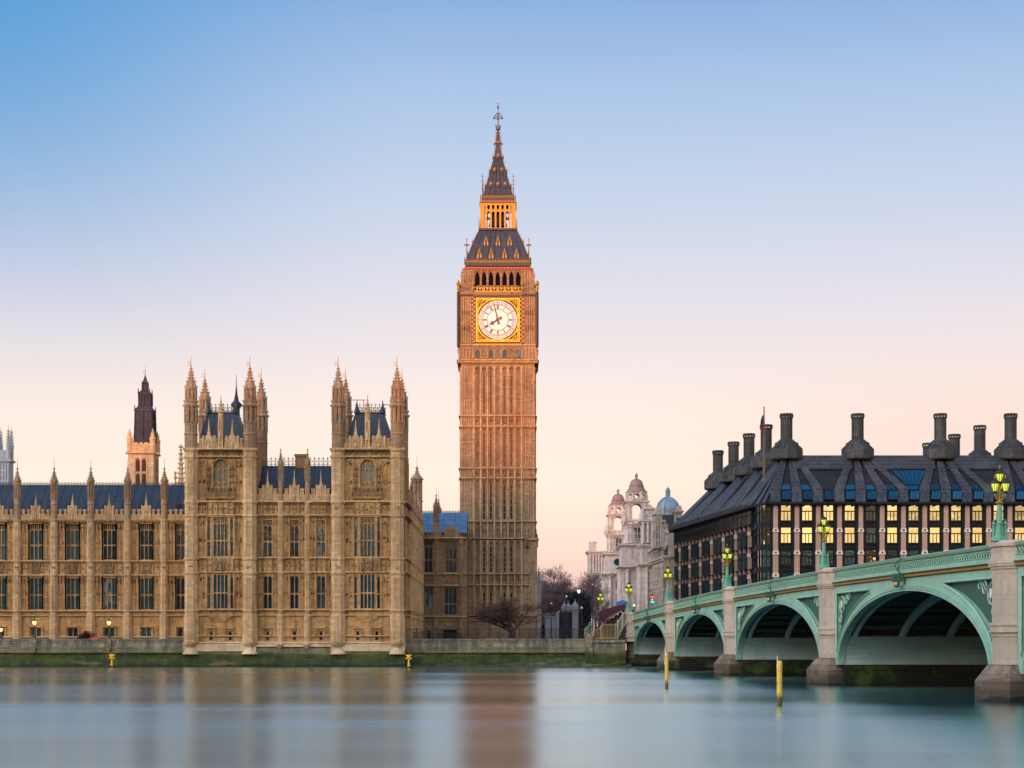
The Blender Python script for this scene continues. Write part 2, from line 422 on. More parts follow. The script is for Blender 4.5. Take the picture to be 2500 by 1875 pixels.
def mirror(name, tint, wav):
    m, b = mat(name, tint, 0.03, 1.0)
    p = pos()
    oi = N('ShaderNodeObjectInfo')
    L(mix(oi.outputs['Random'], c4(tint, 0.55), c4(tint, 1.1)), b.inputs['Base Color'])
    L(bump(noise(mapping(p, (1, 1, 0.7)), 0.8, 2), wav, 0.1), b.inputs['Normal'])
    return m
M['mirror'] = mirror('reflective_office_glass', (0.60, 0.57, 0.44), 0.10)
M['mirror_blue'] = mirror('sky_reflecting_glass', (0.03, 0.17, 0.24), 0.03)
M['officeglass'] = glass('dark_office_glass', (0.008, 0.03, 0.04), (0.02, 0.07, 0.075), (0.03, 0.09, 0.09), 0.05)
M['bark'], _ = mat('dark_bark', (0.05, 0.035, 0.032), 0.9)
M['twig'], _ = mat('red_brown_twigs', (0.125, 0.075, 0.065), 0.9)
M['twig_far'], _ = mat('grey_brown_twigs', (0.15, 0.10, 0.125), 0.9)
M['bush'], _ = mat('dark_red_foliage', (0.06, 0.018, 0.016), 0.8)
M['awning'], _ = mat('pink_canvas', (0.55, 0.03, 0.09), 0.7)
M['bluecan'], _ = mat('blue_canvas', (0.02, 0.12, 0.4), 0.6)
M['maroon'], _ = mat('maroon_canopy', (0.07, 0.012, 0.03), 0.6)
M['tan'], _ = mat('tan_rail_paint', (0.42, 0.30, 0.14), 0.5)
M['greyrail'], _ = mat('pale_rail_paint', (0.45, 0.45, 0.40), 0.5)
M['flagred'], b = mat('flag_cloth', (0.35, 0.03, 0.04), 0.8)
pp = pos()
L(mix(smooth(noise(pp, 1.1, 1), 0.45, 0.55), (0.35, 0.03, 0.05, 1), (0.03, 0.04, 0.16, 1)), b.inputs['Base Color'])
M['skin'], _ = mat('skin', (0.5, 0.32, 0.24), 0.6)
M['hair'], _ = mat('dark_hair', (0.03, 0.02, 0.018), 0.7)
M['coat'], _ = mat('maroon_coat', (0.12, 0.025, 0.03), 0.8)
M['coat2'], _ = mat('dark_coat', (0.03, 0.03, 0.045), 0.8)
M['asphalt'], b = mat('asphalt', (0.05, 0.05, 0.052), 0.9)
M['ground'], b = mat('paving_and_earth', (0.10, 0.09, 0.08), 0.95)
L(mix(noise(pos(), 0.4, 5), (0.07, 0.065, 0.06, 1), (0.14, 0.12, 0.10, 1)), b.inputs['Base Color'])
M['mud'], b = mat('weedy_foreshore', (0.03, 0.05, 0.02), 0.7)
pp = pos()
cc = mix(smooth(noise(mapping(pp, (0.35, 0.35, 1)), 1.0, 5, 0.7), 0.42, 0.6), (0.02, 0.035, 0.012, 1), (0.055, 0.085, 0.018, 1))
L(mix(smooth(noise(mapping(pp, (0.2, 0.5, 1)), 1.3, 3), 0.6, 0.68), cc, (0.13, 0.09, 0.055, 1)), b.inputs['Base Color'])
L(bump(noise(pp, 2.0, 5), 0.8, 0.15), b.inputs['Normal'])
# water: a long exposure has averaged the waves, so the surface is smooth with a broad gloss and faint drifting streaks
M['water'], b = mat('long_exposure_river', (0.028, 0.085, 0.098), 0.4, spec=0.0)
pp = pos()
st1 = noise(mapping(pp, (0.012, 0.05, 1)), 1.0, 4, 0.55)
st2 = noise(mapping(pp, (0.005, 0.02, 1)), 1.0, 3, 0.5)
rg = math_('ADD', math_('MULTIPLY', smooth(st1, 0.36, 0.66), 0.035), math_('MULTIPLY', smooth(st2, 0.38, 0.62), 0.05))
gl = N('ShaderNodeBsdfAnisotropic', distribution='BECKMANN')
gl.inputs['Color'].default_value = (0.84, 0.98, 0.99, 1)
L(math_('ADD', rg, 0.20), gl.inputs['Roughness'])
gl.inputs['Anisotropy'].default_value = -0.32
tv = N('ShaderNodeCombineXYZ'); tv.inputs[1].default_value = 1.0
L(tv.outputs[0], gl.inputs['Tangent'])
wb = bump(noise(mapping(pp, (0.04, 0.12, 1)), 1.0, 3, 0.5), 0.2, 0.1)
L(wb, gl.inputs['Normal'])
fre = N('ShaderNodeFresnel'); fre.inputs['IOR'].default_value = 2.0
mx = N('ShaderNodeMixShader')
L(math_('ADD', math_('MULTIPLY', fre.outputs[0], 0.75), 0.2, clamp=True), mx.inputs[0])
L(b.outputs[0], mx.inputs[1]); L(gl.outputs[0], mx.inputs[2])
L(mx.outputs[0], nt.nodes['Material Output'].inputs['Surface'])
# ------------------------------------------------------------------ the setting
def flat(name, x0, x1, y0, y1, z, m, kind='structure'):
    mb = MB()
    mb.add([(x0, -y0, z), (x1, -y0, z), (x1, -y1, z), (x0, -y1, z)], [(0, 1, 2, 3)])
    o = mb.build(name, m)
    o['kind'] = kind
    return o
river = flat('river_water', -900, 900, -6, 252, 0.0, M['water'])
tag(river, 'smooth blue grey river reflecting the sky', 'river')
g1 = flat('ground', -3000, 3000, 249.5, 6000, 3.55, M['ground'])
tag(g1, 'paved ground behind the embankment wall', 'ground')
g2 = flat('riverbed', -3000, 3000, -4000, 249.4, -2.5, M['mud'])
tag(g2, 'dark bed of the river', 'riverbed')
# ------------------------------------------------------------------ gothic details
def opened_wall(mb, u0, u1, z0, z1, ops, deep=0.45, d=0.0):
    us = sorted({u0, u1, *[o[0] for o in ops], *[o[1] for o in ops]})
    zs = sorted({z0, z1, *[o[2] for o in ops], *[o[3] for o in ops]})
    us = [u for u in us if u0 <= u <= u1]
    zs = [z for z in zs if z0 <= z <= z1]
    for a, b in zip(us, us[1:]):
        run = None
        for c, e in zip(zs, zs[1:]):
            hole = any(o[0] <= (a + b) / 2 <= o[1] and o[2] <= (c + e) / 2 <= o[3] for o in ops)
            if not hole:
                mb.add([(a, d, c), (b, d, c), (b, d, e), (a, d, e)], [(0, 1, 2, 3)])
    for a, b, c, e in ops:
        mb.add([(a, d, c), (b, d, c), (b, d, e), (a, d, e), (a, d - deep, c), (b, d - deep, c), (b, d - deep, e), (a, d - deep, e)],
               [(0, 1, 5, 4), (1, 2, 6, 5), (2, 3, 7, 6), (3, 0, 4, 7)])
def string(mb, u0, u1, z, h=0.22, p=0.22, d=0.0):           # moulded string course with its top at z
    k0, mb.k = mb.k, 1
    mb.box(u0, u1, d - 0.1, d + p * 1.35, z - h * 0.55, z)
    mb.box(u0 + 0.003, u1 - 0.003, d - 0.1, d + p * 0.5, z - h, z - h * 0.55 - 0.002)
    mb.k = k0
def dentils(mb, u0, u1, z, h, p, step, d=0.0, fill=0.55):  # shade under the cornice put into darker dentil stone
    k0, mb.k = mb.k, 2
    n = max(1, int(round((u1 - u0) / step)))
    st = (u1 - u0) / n
    for i in range(n):
        mb.box(u0 + st * i, u0 + st * (i + fill), d - 0.05, d + p, z - h, z)
    mb.k = k0
def blind(mb, u0, u1, z0, z1, n, w=0.09, p=0.12, head=True, d=0.0, foot=0.0, mid=None):
    k0, mb.k = mb.k, 1
    st = (u1 - u0) / n
    for i in range(n + 1):
        u = u0 + st * i
        mb.box(u - w / 2, u + w / 2, d - 0.04, d + p, z0, z1)
    for i in range(n):
        a, b = u0 + st * i + w / 2, u0 + st * (i + 1) - w / 2
        c = (a + b) / 2
        if head:
            h = (b - a) * 0.85
            mb.prism([(a, z1), (a, z1 - h), (a + (c - a) * 0.45, z1 - h * 0.42), (c, z1 - h * 0.12), (c, z1)], d - 0.04, d + p * 0.8)
            mb.prism([(b, z1), (c, z1), (c, z1 - h * 0.12), (b - (b - c) * 0.45, z1 - h * 0.42), (b, z1 - h)], d - 0.04, d + p * 0.8)
        if mid:
            for zf in mid:
                mb.box(a, b, d - 0.04, d + p * 0.8, z0 + (z1 - z0) * zf - 0.06, z0 + (z1 - z0) * zf + 0.06)
        if foot: mb.box(a, b, d - 0.04, d + p * 0.7, z0, z0 + foot)
    mb.k = k0
def boss(mb, u, z, r, d=0.0, p=0.14):
    mb.add([(u - r, d, z), (u, d, z - r), (u + r, d, z), (u, d, z + r), (u, d + p, z)], [(0, 1, 4), (1, 2, 4), (2, 3, 4), (3, 0, 4)])
def carved(mb, u, z, r, d=0.0, n=6, p=0.16, rnd=random):
    for i in range(n):
        a, q = rnd.random() * 6.28, r * math.sqrt(rnd.random())
        boss(mb, u + q * math.cos(a), z + q * math.sin(a), r * rnd.uniform(0.25, 0.5), d, p * rnd.uniform(0.6, 1.2))
def carved2(mb, *a):                                              # wall carving darkened in colour for shade and soot, third material
    k0, mb.k = mb.k, 2
    carved(mb, *a)
    mb.k = k0
def frieze(mb, u0, u1, z0, z1, n, d=0.0, p=0.13, rnd=random):
    st = (u1 - u0) / n
    for i in range(n + 1): mb.box(u0 + st * i - 0.05, u0 + st * i + 0.05, d - 0.04, d + p, z0, z1)
    for i in range(n):
        c, h = u0 + st * (i + 0.5), min(st, z1 - z0) * 0.36
        carved(mb, c, (z0 + z1) / 2, h, d, 5, p, rnd)
def oct_half(r, d0=-0.3, k=0.45):
    return [(-r, d0), (r, d0), (r, r * k), (r * 0.45, r * 1.05), (-r * 0.45, r * 1.05), (-r, r * k)]
def shift(pts, u, s=1.0, dd=0.0): return [(u + a * s, b * s + dd if b > 0 else b) for a, b in pts]
def buttress(mb, u, z0, z1, r, rings=(), slits=(), d=0.0):
    mb.plan(shift(oct_half(r), u, 1, d), z0, z1)
    for z in rings:
        mb.plan(shift(oct_half(r + 0.14), u, 1, d), z - 0.22, z - 0.08)
        mb.plan(shift(oct_half(r + 0.07), u, 1, d), z - 0.34, z - 0.222)
    f = r * 1.05 + d
    w = r * 0.45
    for a, b in slits:                                            # panels cut by thin ribs on the front face, with little arch heads
        for q in (-w + 0.03, 0, w - 0.03): mb.box(u + q - 0.035, u + q + 0.035, f - 0.05, f + 0.06, a, b)
        mb.box(u - w, u + w, f - 0.05, f + 0.055, b - 0.3, b - 0.06)
        for s in (-1, 1): boss(mb, u + s * w / 2, b - 0.5, 0.12, f, 0.06)
def framed(mb):
    n = MB()
    n.ox, n.oy, n.ux, n.uy = mb.ox, mb.oy, mb.ux, mb.uy
    return n
def add_buttress(t, m, mb, *a, extra=None, **k):                 # each buttress is a part of its own
    n = framed(mb)
    buttress(n, *a, **k)
    if extra: n.plan(shift(oct_half(extra[0]), a[0]), extra[1], extra[2])
    return n.build('buttress', [m, M['carved']], t)
def add_arms(t, mb, *a):
    n = framed(mb)
    arms(n, *a)
    return n.build('coat_of_arms', M['carved'], t)
def each_pane(t, mb, ops, d0, d1, m, name='window'):
    for a, b, c, e in ops:
        n = framed(mb)
        n.box(a, b, d0, d1, c, e)
        n.build(name, m, t)
def child_of(mb, name, m, root, part):                           # a sub-part lying at the part's own origin
    o = mb.build(name, m, None)
    o.data.transform(Matrix.Translation(-origin(root)))
    o.parent = part
    return o
def arms(mb, u, z, w, h, d=0.0, rnd=random):
    """carved royal arms: a shield under a crown between two rampant beasts, as a relief"""
    s = h / 2
    mb.prism([(u - .28 * s, z + .25 * s), (u + .28 * s, z + .25 * s), (u + .28 * s, z - .2 * s), (u, z - .55 * s), (u - .28 * s, z - .2 * s)], d - .03, d + .16)
    mb.prism([(u - .25 * s, z + .42 * s), (u + .25 * s, z + .42 * s), (u + .32 * s, z + .8 * s), (u + .12 * s, z + .66 * s), (u, z + .9 * s), (u - .12 * s, z + .66 * s), (u - .32 * s, z + .8 * s)], d - .03, d + .2)
    for q in (-1, 1):
        X = lambda a, b: (u + q * a * w, d + 0.1, z + b * s)
        mb.tube([X(.17, -.75), X(.24, -.35), X(.27, .1), X(.31, .5), X(.36, .82)], [.07, .12, .15, .13, .1], 6)
        mb.tube([X(.36, .82), X(.31, .86), X(.26, .74)], [.13, .11, .05], 5)
        mb.tube([X(.30, .35), X(.2, .45), X(.14, .3)], [.08, .06, .05], 4)
        mb.tube([X(.27, .05), X(.19, -.02), X(.15, -.12)], [.08, .06, .05], 4)
        mb.tube([X(.25, -.3), X(.36, -.5), X(.33, -.8)], [.1, .08, .06], 5)
        mb.tube([X(.27, -.25), X(.42, -.1), X(.45, .35), X(.4, .5)], [.05, .04, .04, .06], 4)
    for i in range(7): boss(mb, u + (i - 3) * w * 0.13, z - .86 * s + .05 * abs(i - 3), .17, d, .15)
WIN = {}
def window_meshes(w, h, lights, transoms=(0.5,), tracery=0.0, blinds=0, mull=0.1, arched=False):
    """glass and stone tracery of one window, origin at the middle of its sill; cached by size so repeats share meshes"""
    key = (round(w, 3), round(h, 3), lights, tuple(transoms), tracery, arched)
    if key in WIN: return WIN[key]
    rnd = random.Random(hash(key) & 0xffff)
    g, f = MB(), MB()
    top = h * (1 - tracery)
    zs = [0] + [h * t for t in transoms] + [h]
    st = w / lights
    for a, b in zip(zs, zs[1:]):
        for i in range(lights):
            x0, x1 = -w / 2 + st * i, -w / 2 + st * (i + 1)
            t1, t2 = rnd.uniform(-.012, .012), rnd.uniform(-.012, .012)
            g.add([(x0, t1, a), (x1, t2, a), (x1, t2 + rnd.uniform(-.02, .02), b), (x0, t1, b)], [(0, 1, 2, 3)])
    for i in range(lights + 1):
        u = -w / 2 + st * i
        f.box(u - mull / 2, u + mull / 2, 0.03, 0.25, 0, h - 0.003 * i)
    for t in transoms: f.box(-w / 2, w / 2, 0.03, 0.22, h * t - mull * .6, h * t + mull * .6)
    f.box(-w / 2 - .05, w / 2 + .05, 0.02, 0.32, -0.03, 0.1)
    rows = [h * t for t in transoms] + [top]
    for zt in rows:
        zt -= mull * .6 if zt != top else 0
        for i in range(lights):
            a, b = -w / 2 + st * i + mull * .45, -w / 2 + st * (i + 1) - mull * .45
            c, k = (a + b) / 2, (b - a) * .62
            f.prism([(a, zt), (a, zt - k), (a + (c - a) * .4, zt - k * .38), (c, zt - .03), (c, zt)], 0.04, 0.2)
            f.prism([(b, zt), (c, zt), (c, zt - .03), (b - (b - c) * .4, zt - k * .38), (b, zt - k)], 0.04, 0.2)
    if tracery:
        for i in range(lights):
            a = -w / 2 + st * i
            f.box(a + st / 2 - mull * .3, a + st / 2 + mull * .3, 0.04, 0.2, top, h)
            for q in (0.25, 0.75):
                c, r = a + st * q, st * 0.2
                f.prism([(c - r, h), (c - r, h - r * 1.2), (c, h - r * .2), (c, h)], 0.04, 0.19)
                f.prism([(c + r, h), (c, h), (c, h - r * .2), (c + r, h - r * 1.2)], 0.04, 0.19)
                f.prism([(c - r, top), (c, top), (c - r, top + r)], 0.04, 0.19)
                f.prism([(c + r, top), (c + r, top + r), (c, top)], 0.04, 0.19)
    if arched:                                            # pointed head: corners of the opening filled with stone
        n, rise = 8, w * 0.62
        for q in (-1, 1):
            pts = [(q * w / 2, h + .02), (q * w / 2, h - rise)]
            for i in range(1, n + 1):
                t = i / n
                pts.append((q * w / 2 * math.cos(t * math.pi / 2) ** 0.9 if i < n else 0, h - rise + rise * math.sin(t * math.pi / 2) ** 1.0))
            pts[-1] = (0, h - .02)
            pts.append((0, h + .02))
            f.prism(pts, 0.05, 0.36)
    WIN[key] = (g.mesh('window', M['glass']), f.mesh('tracery', M['palace']))
    return WIN[key]
def place_window(parent, x, D, z, w, h, lights, transoms=(0.5,), tracery=0.0, deep=0.42, ux=1, uy=0, arched=False, pale=False, label=None, fm=None):
    g, f = window_meshes(w, h, lights, transoms, tracery, arched=arched)
    if pale or fm:
        g2, f2 = g.copy(), f.copy()
        if pale: g2.materials[0] = M['glass_pale']
        if fm: f2.materials[0] = fm
        g, f = (g2 if pale else g), (f2 if fm else f)
    n = Vector((uy, -ux, 0))
    p = Vector((x, D, 0)) - n * deep
    o = put('window', g, parent, p.x, p.y, z, math.atan2(uy, ux))
    sub('tracery', f, o)
    if label: o['label'] = label
    return o
def crocket_spire(z0, r0, z1, r1, n, bulge=0.12):
    out = []
    for i in range(n):
        t0, t1 = i / n, (i + 1) / n
        ra = r0 + (r1 - r0) * t0 ** 0.8
        rb = r0 + (r1 - r0) * t1 ** 0.8
        za, zb = z0 + (z1 - z0) * t0, z0 + (z1 - z0) * t1
        out += [(ra, za), (rb * 1.02, zb - (zb - za) * .25), (rb + bulge, zb - (zb - za) * .14), (rb, zb - .01)]
    return out
def crockets(mb, prof, n=8, size=0.13, cu=0.0, cd=0.0):
    for r, z in prof:
        for i in range(n):
            a = 2 * math.pi * (i + .5) / n
            x, y = cu + (r + size * .4) * math.cos(a), cd + (r + size * .4) * math.sin(a)
            mb.add([(x - size * .5, y - size * .5, z - size * .5), (x + size * .5, y - size * .5, z - size * .5), (x + size * .5, y + size * .5, z - size * .5), (x - size * .5, y + size * .5, z - size * .5),
                    (x + size * math.cos(a) * .7, y + size * math.sin(a) * .7, z + size)], [(0, 1, 4), (1, 2, 4), (2, 3, 4), (3, 0, 4), (3, 2, 1, 0)])
def vane(mb, z0, z1, flag=0.42, k=1):
    mb.tube([(0, 0, z0), (0, 0, z1)], [.045, .03], 5)
    mb.k = k
    q = flag
    for a in (0, 1):
        mb.box(-q - .05 + a * (q * .75), -q + .03 + a * (q * .75), -.015, .015, z1 - 1.15, z1 - 1.15 + q * 1.25)
        mb.box(-q - .05, -.03, -.015, .015, z1 - 1.15 + a * (q * 1.05), z1 - 1.07 + a * (q * 1.05))
    mb.lathe(0, 0, [(.02, z1), (.07, z1 + .05), (.02, z1 + .14)], 5)
    mb.k = 0
# small pinnacle of the long ranges (heights above its base)
def small_pinnacle(sh=5.6, r=0.5, vane_h=1.2):
    mb = MB()
    mb.lathe(0, 0, [(r, 0), (r, sh * .40), (r * 1.14, sh * .41), (r * 1.14, sh * .43), (r, sh * .44), (r, sh * .54), (r * .72, sh * .56), (r * .72, sh * .93), (r, sh * .95), (r, sh)])
    for i in range(8):                                            # free-standing posts leave dark slots between them
        a = 2 * math.pi * (i + .5) / 8
        mb.tube([(r * .9 * math.cos(a), r * .9 * math.sin(a), sh * .54), (r * .9 * math.cos(a), r * .9 * math.sin(a), sh * .97)], .11, 4)
    s = [(r * 1.2, sh), (r * 1.2, sh + .2), (r * 1.02, sh + .28), (r * .82, sh + .62), (r * .52, sh + .85), (r * .4, sh + 1.1), (r * .28, sh + 1.4), (r * .2, sh + 1.75), (r * .14, sh + 1.95)]
    mb.lathe(0, 0, s)
    mb.lathe(0, 0, [(r * .14, sh + 1.9), (r * .36, sh + 1.97), (r * .36, sh + 2.04), (r * .12, sh + 2.12), (r * .08, sh + 2.3), (.03, sh + 2.45)], 6)
    crockets(mb, [(r * 1.08, sh + .3), (r * .8, sh + .72), (r * .5, sh + 1.05), (r * .34, sh + 1.4)], 8, .11)
    if vane_h: mb.tube([(0, 0, sh + 2.3), (0, 0, sh + 2.45 + vane_h)], [.035, .02], 4)
    return mb
# a great corner turret of the pavilion (rows of the photograph at distance 247)
def great_turret():
    s = 247 / F
    z = lambda py: (1096 - py) * s
    mb = MB()
    r = lambda px: px * s
    mb.lathe(0, 0, [(r(16), 0), (r(16), z(1064)), (r(17.3), z(1063)), (r(17.3), z(1060)), (r(15.6), z(1058)), (r(15.6), z(1036)), (r(16.4), z(1035)), (r(15), z(1033)), (r(9.5), z(1032)), (r(9.5), z(998)), (r(15.5), z(997)),
                    (r(18), z(995)), (r(18), z(990)), (r(16), z(987)), (r(16.6), z(983)), (r(16.6), z(980)), (r(13.6), z(978)), (r(12.6), z(975.5)), (r(7), z(975)), (r(7), z(956)), (r(13), z(955)), (r(15.2), z(952)), (r(15.2), z(948)),
                    (r(13.2), z(945)), (r(11.8), z(938)), (r(9.2), z(931)), (r(6.4), z(926)), (r(4.8), z(919)), (r(3.6), z(912)), (r(2.6), z(905)), (r(1.8), z(899)), (r(1.0), z(893))])
    for k, (a, b, q, w) in enumerate(((1034, 996, 13.2, .24), (977, 954, 11.6, .22))):
        for i in range(8):
            t = 2 * math.pi * (i + .5) / 8
            x, y = r(q) * math.cos(t), r(q) * math.sin(t)
            mb.tube([(x, y, z(a)), (x, y, z(b))], w, 6)
            t2 = t + math.pi / 8
            mb.tube([(r(q * .86) * math.cos(t2), r(q * .86) * math.sin(t2), z(a)), (r(q * .86) * math.cos(t2), r(q * .86) * math.sin(t2), z(b))], .07, 4)
    crockets(mb, [(r(13.6), z(945)), (r(9.8), z(932)), (r(6.6), z(924)), (r(4.6), z(916)), (r(3.0), z(909))], 8, .17)
    crockets(mb, [(r(16.6), z(992)), (r(14.6), z(981))], 8, .24)
    for a, b in ((901.5, 3.2), (911.5, 4.4)):
        mb.lathe(0, 0, [(r(b * .5), z(a + 2)), (r(b + .8), z(a + 1)), (r(b + .8), z(a - 1)), (r(b * .4), z(a - 2.4))], 8)
    for i in range(8):                                            # little arches and panels round the lower stage
        t = 2 * math.pi * (i + .5) / 8
        t2 = t + math.pi / 8
        for a, b in ((1058, 1036), (1094, 1066)):
            x, y = r(15.6) * math.cos(t2) * .94, r(15.6) * math.sin(t2) * .94
            mb.tube([(x, y, z(a)), (x, y, z(b))], .07, 4)
    vane(mb, z(894), z(874), 0.42)
    return mb
def parapet(mb, u0, u1, z0, h, th=0.35, d=0.0, step=1.15, low=0.55, slits=True):
    """pierced battlement: a panelled wall with merlons"""
    mb.box(u0, u1, d - th, d, z0, z0 + h * low)
    n = max(1, int(round((u1 - u0) / step)))
    st = (u1 - u0) / n
    for i in range(n):
        a = u0 + st * i
        mb.box(a + st * .22, a + st * .78, d - th + .01, d - .01, z0 + h * low, z0 + h)
        mb.box(a + st * .17, a + st * .83, d - th - .03, d + .05, z0 + h - .1, z0 + h + .06)
        if slits:
            for q in (.0, .33, .66): mb.box(a + st * q, a + st * q + .08, d - .02, d + .08, z0, z0 + h * low)
            mb.box(a + st * .36, a + st * .44, d - .02, d + .07, z0 + h * low, z0 + h - .1)
            mb.box(a + st * .58, a + st * .64, d - .02, d + .07, z0 + h * low, z0 + h - .1)
    mb.box(u0, u1, d - th - .02, d + .06, z0 + h * low - .12, z0 + h * low - .002)
def gablet(mb, u, z0, w, h, spire, d=0.0, th=0.4):
    """parapet centrepiece: a stepped panel with a statue niche and a small spire"""
    mb.box(u - w / 2, u + w / 2, d - th, d + .04, z0, z0 + h * .84)
    mb.box(u - w * .56, u - w * .36, d - th, d + .1, z0, z0 + h)
    mb.box(u + w * .36, u + w * .56, d - th, d + .1, z0, z0 + h)
    mb.prism([(u - w * .36, z0 + h * .8), (u + w * .36, z0 + h * .8), (u + w * .1, z0 + h * 1.12), (u, z0 + h * 1.3), (u - w * .1, z0 + h * 1.12)], d - th + .05, d + .12)
    for q in (-1, 1): mb.prism([(u + q * w * .3, z0 + .1), (u + q * w * .2, z0 + .1), (u + q * w * .2, z0 + h * .5), (u, z0 + h * .78), (u, z0 + h * .9), (u + q * w * .3, z0 + h * .62)], d, d + .14)
    mb.lathe(u, d + .08, [(w * .12, z0 + .15), (w * .15, z0 + h * .3), (w * .08, z0 + h * .46), (w * .09, z0 + h * .52), (w * .03, z0 + h * .62)], 6)
    mb.lathe(u, d - .12, [(w * .16, z0 + h * 1.1), (w * .12, z0 + h * 1.28), (w * .05, z0 + h * 1.28 + spire * .5), (.03, z0 + h * 1.28 + spire)], 6)
def knob_rod(h=1.5):
    mb = MB()
    mb.tube([(0, 0, 0), (0, 0, h)], [.06, .04], 5)
    mb.lathe(0, 0, [(.03, h), (.13, h + .06), (.13, h + .14), (.04, h + .22)], 6)
    return mb
def cresting(mb, p, q, h, step, w=0.035):
    P, Q = Vector(p), Vector(q)
    n = max(2, int((Q - P).length / step))
    for zf in (0.12, 0.55): mb.tube([tuple(P + Vector((0, 0, h * zf))), tuple(Q + Vector((0, 0, h * zf)))], w * .8, 4)
    for i in range(n + 1):
        a = P + (Q - P) * (i / n)
        mb.tube([tuple(a), tuple(a + Vector((0, 0, h)))], w, 4)
        dr = (Q - P).normalized() * step * .3
        b = a + Vector((0, 0, h * .8))
        mb.tube([tuple(b - dr), tuple(b + dr)], w, 4)
        if i < n:
            c = a + (Q - P) / n
            mb.tube([tuple(a + Vector((0, 0, h * .12))), tuple((a + c) / 2 + Vector((0, 0, h * .5))), tuple(c + Vector((0, 0, h * .12)))], w * .7, 4)
# ------------------------------------------------------------------ long river range, left of the pavilion
PIN_SMALL = small_pinnacle(5.65, 0.5, 1.15).mesh('pinnacle', M['pinnacle'])
ROD = knob_rod(1.55).mesh('gilt_finial', M['rust_iron'])
def river_range():
    D = 257.0
    x = lambda px: PX(px, D)
    z = lambda py: PZ(py, D)
    t = thing('palace_range', 'long honey stone gothic range with blue slate roof behind the terrace wall', 'building', (x(200), D, z(1560)))
    bl = [-136.5, -46.8, 42.9, 132.6, 222.2, 312, 401.7]
    wins = [-91.7, -2, 87.7, 177.4, 267, 357, 446]
    ops = []
    for c in wins:
        ops += [(x(c - 15.5), x(c + 15.5), z(1367.6), z(1279)), (x(c - 15.5), x(c + 15.5), z(1489), z(1411.6)), (x(c - 12.5), x(c + 12.5), z(1562), z(1533))]
    u0, u1 = x(-136.5), x(462)
    w = MB(0, D)
    opened_wall(w, u0, u1, z(1575), z(1269), ops)
    w.box(u0, u1, -8, -0.6, z(1575), z(1272))                     # body of the building behind the openings
    for py, h, p in ((1370, .3, .3), (1404.5, .28, .26), (1491, .32, .34), (1503, .22, .24), (1555, .3, .22)): string(w, u0, u1, z(py) + .1, h, p)
    w.box(u0, u1, -.1, .32, z(1273.5), z(1270.5))
    w.box(u0, u1, -.1, .44, z(1270.4), z(1268.5))
    dentils(w, u0, u1, z(1273.6), .22, .26, .52)
    edges = bl + [470]
    rnd = random.Random(4)
    cv = MB(0, D)
    for i, c in enumerate(wins):
        a, b = bl[i] + 9.5, edges[i + 1] - 9.5
        lo, hi = x(a), min(x(b), u1)
        for s in (-1, 1):                                         # narrow panelled strips beside each window
            for z0, z1 in ((1367.5, 1276), (1488, 1408)):
                e0, e1 = (lo, x(c - 18.5)) if s < 0 else (x(c + 18.5), hi)
                if e1 - e0 < 0.5: continue
                for u in (e0 + .06, e0 + (e1 - e0) * .5, e1 - .04): w.box(u - .05, u + .05, -.04, .13, z(z0), z(z1))
                blind(w, e0 + .06, e1 - .04, z(z1 + 18), z(z1), 2, .07, .13)
                blind(w, e0 + .06, e1 - .04, z((z0 + z1) / 2 + 26), z((z0 + z1) / 2 + 9), 2, .06, .11)
                blind(w, e0 + .06, e1 - .04, z(z0), z((z0 + z1) / 2 + 28), 2, .06, .11)
                m = (e0 + e1) / 2
                carved2(w, m, z((z0 + z1) / 2 + 3), .3, 0, 5, .14, rnd)
                carved2(w, m, z(z1 + 12), .28, 0, 6, .14, rnd)
            for u in (c - 17, c + 17): w.box(x(u) - .07, x(u) + .07, -.04, .2, z(1367.5), z(1276)); w.box(x(u) - .07, x(u) + .07, -.04, .2, z(1488), z(1408))
        if hi - x(c) > 1:
            frieze(cv, lo + .1, x(c - 18), z(1403), z(1371), 1, 0, .12, rnd)
            frieze(cv, x(c + 18), hi - .1, z(1403), z(1371), 1, 0, .12, rnd)
            add_arms(t, cv, x(c), z(1387), x(c + 15) - x(c - 15), 1.9, 0.03)
        w.box(x(c - 18), x(c + 18), -.04, .2, z(1279), z(1276.5))
        # square hood over the ground floor window
        w.box(x(c - 17), x(c + 17), -.04, .26, z(1531), z(1528))
        for s in (-1, 1): w.box(x(c + s * 16) - .08, x(c + s * 16) + .08, -.04, .22, z(1557), z(1531.1))
        w.box(x(c - 13.5), x(c + 13.5), -.04, .1, z(1533), z(1531.2))
    for c in bl[1:]:
        add_buttress(t, M['pale'], w, x(c), z(1575), z(1270), .56, [z(1368), z(1402), z(1489), z(1502), z(1553), z(1268)], [(z(1366), z(1335)), (z(1330), z(1281)), (z(1487), z(1455)), (z(1449), z(1412))], extra=(.68, z(1575), z(1503)))
        boss(cv, x(c) - .12, z(1386), .2, .62, .1); boss(cv, x(c) + .14, z(1386), .2, .62, .1)
    w.build('wall', [M['palace'], M['pale'], M['soot_shade']], t)
    cv.build('carved_frieze', M['carved'], t)
    for i, c in enumerate(wins):
        p = MB(0, D)
        a, b = x(bl[i] + 8.5), min(x(edges[i + 1] - 8.5), u1)
        cc = x(c)
        if b - cc > 1.0:
            parapet(p, a, cc - .68, z(1269), z(1244.6) - z(1269), .32, .1, .78, .55)
            parapet(p, cc + .68, b, z(1269), z(1244.6) - z(1269), .32, .1, .78, .55)
            gablet(p, cc, z(1269), 1.25, z(1234) - z(1269), 1.1, .12)
        else: parapet(p, a, b, z(1269), z(1244.6) - z(1269), .32, .1, .78, .55)
        p.build('parapet', M['pale'], t)
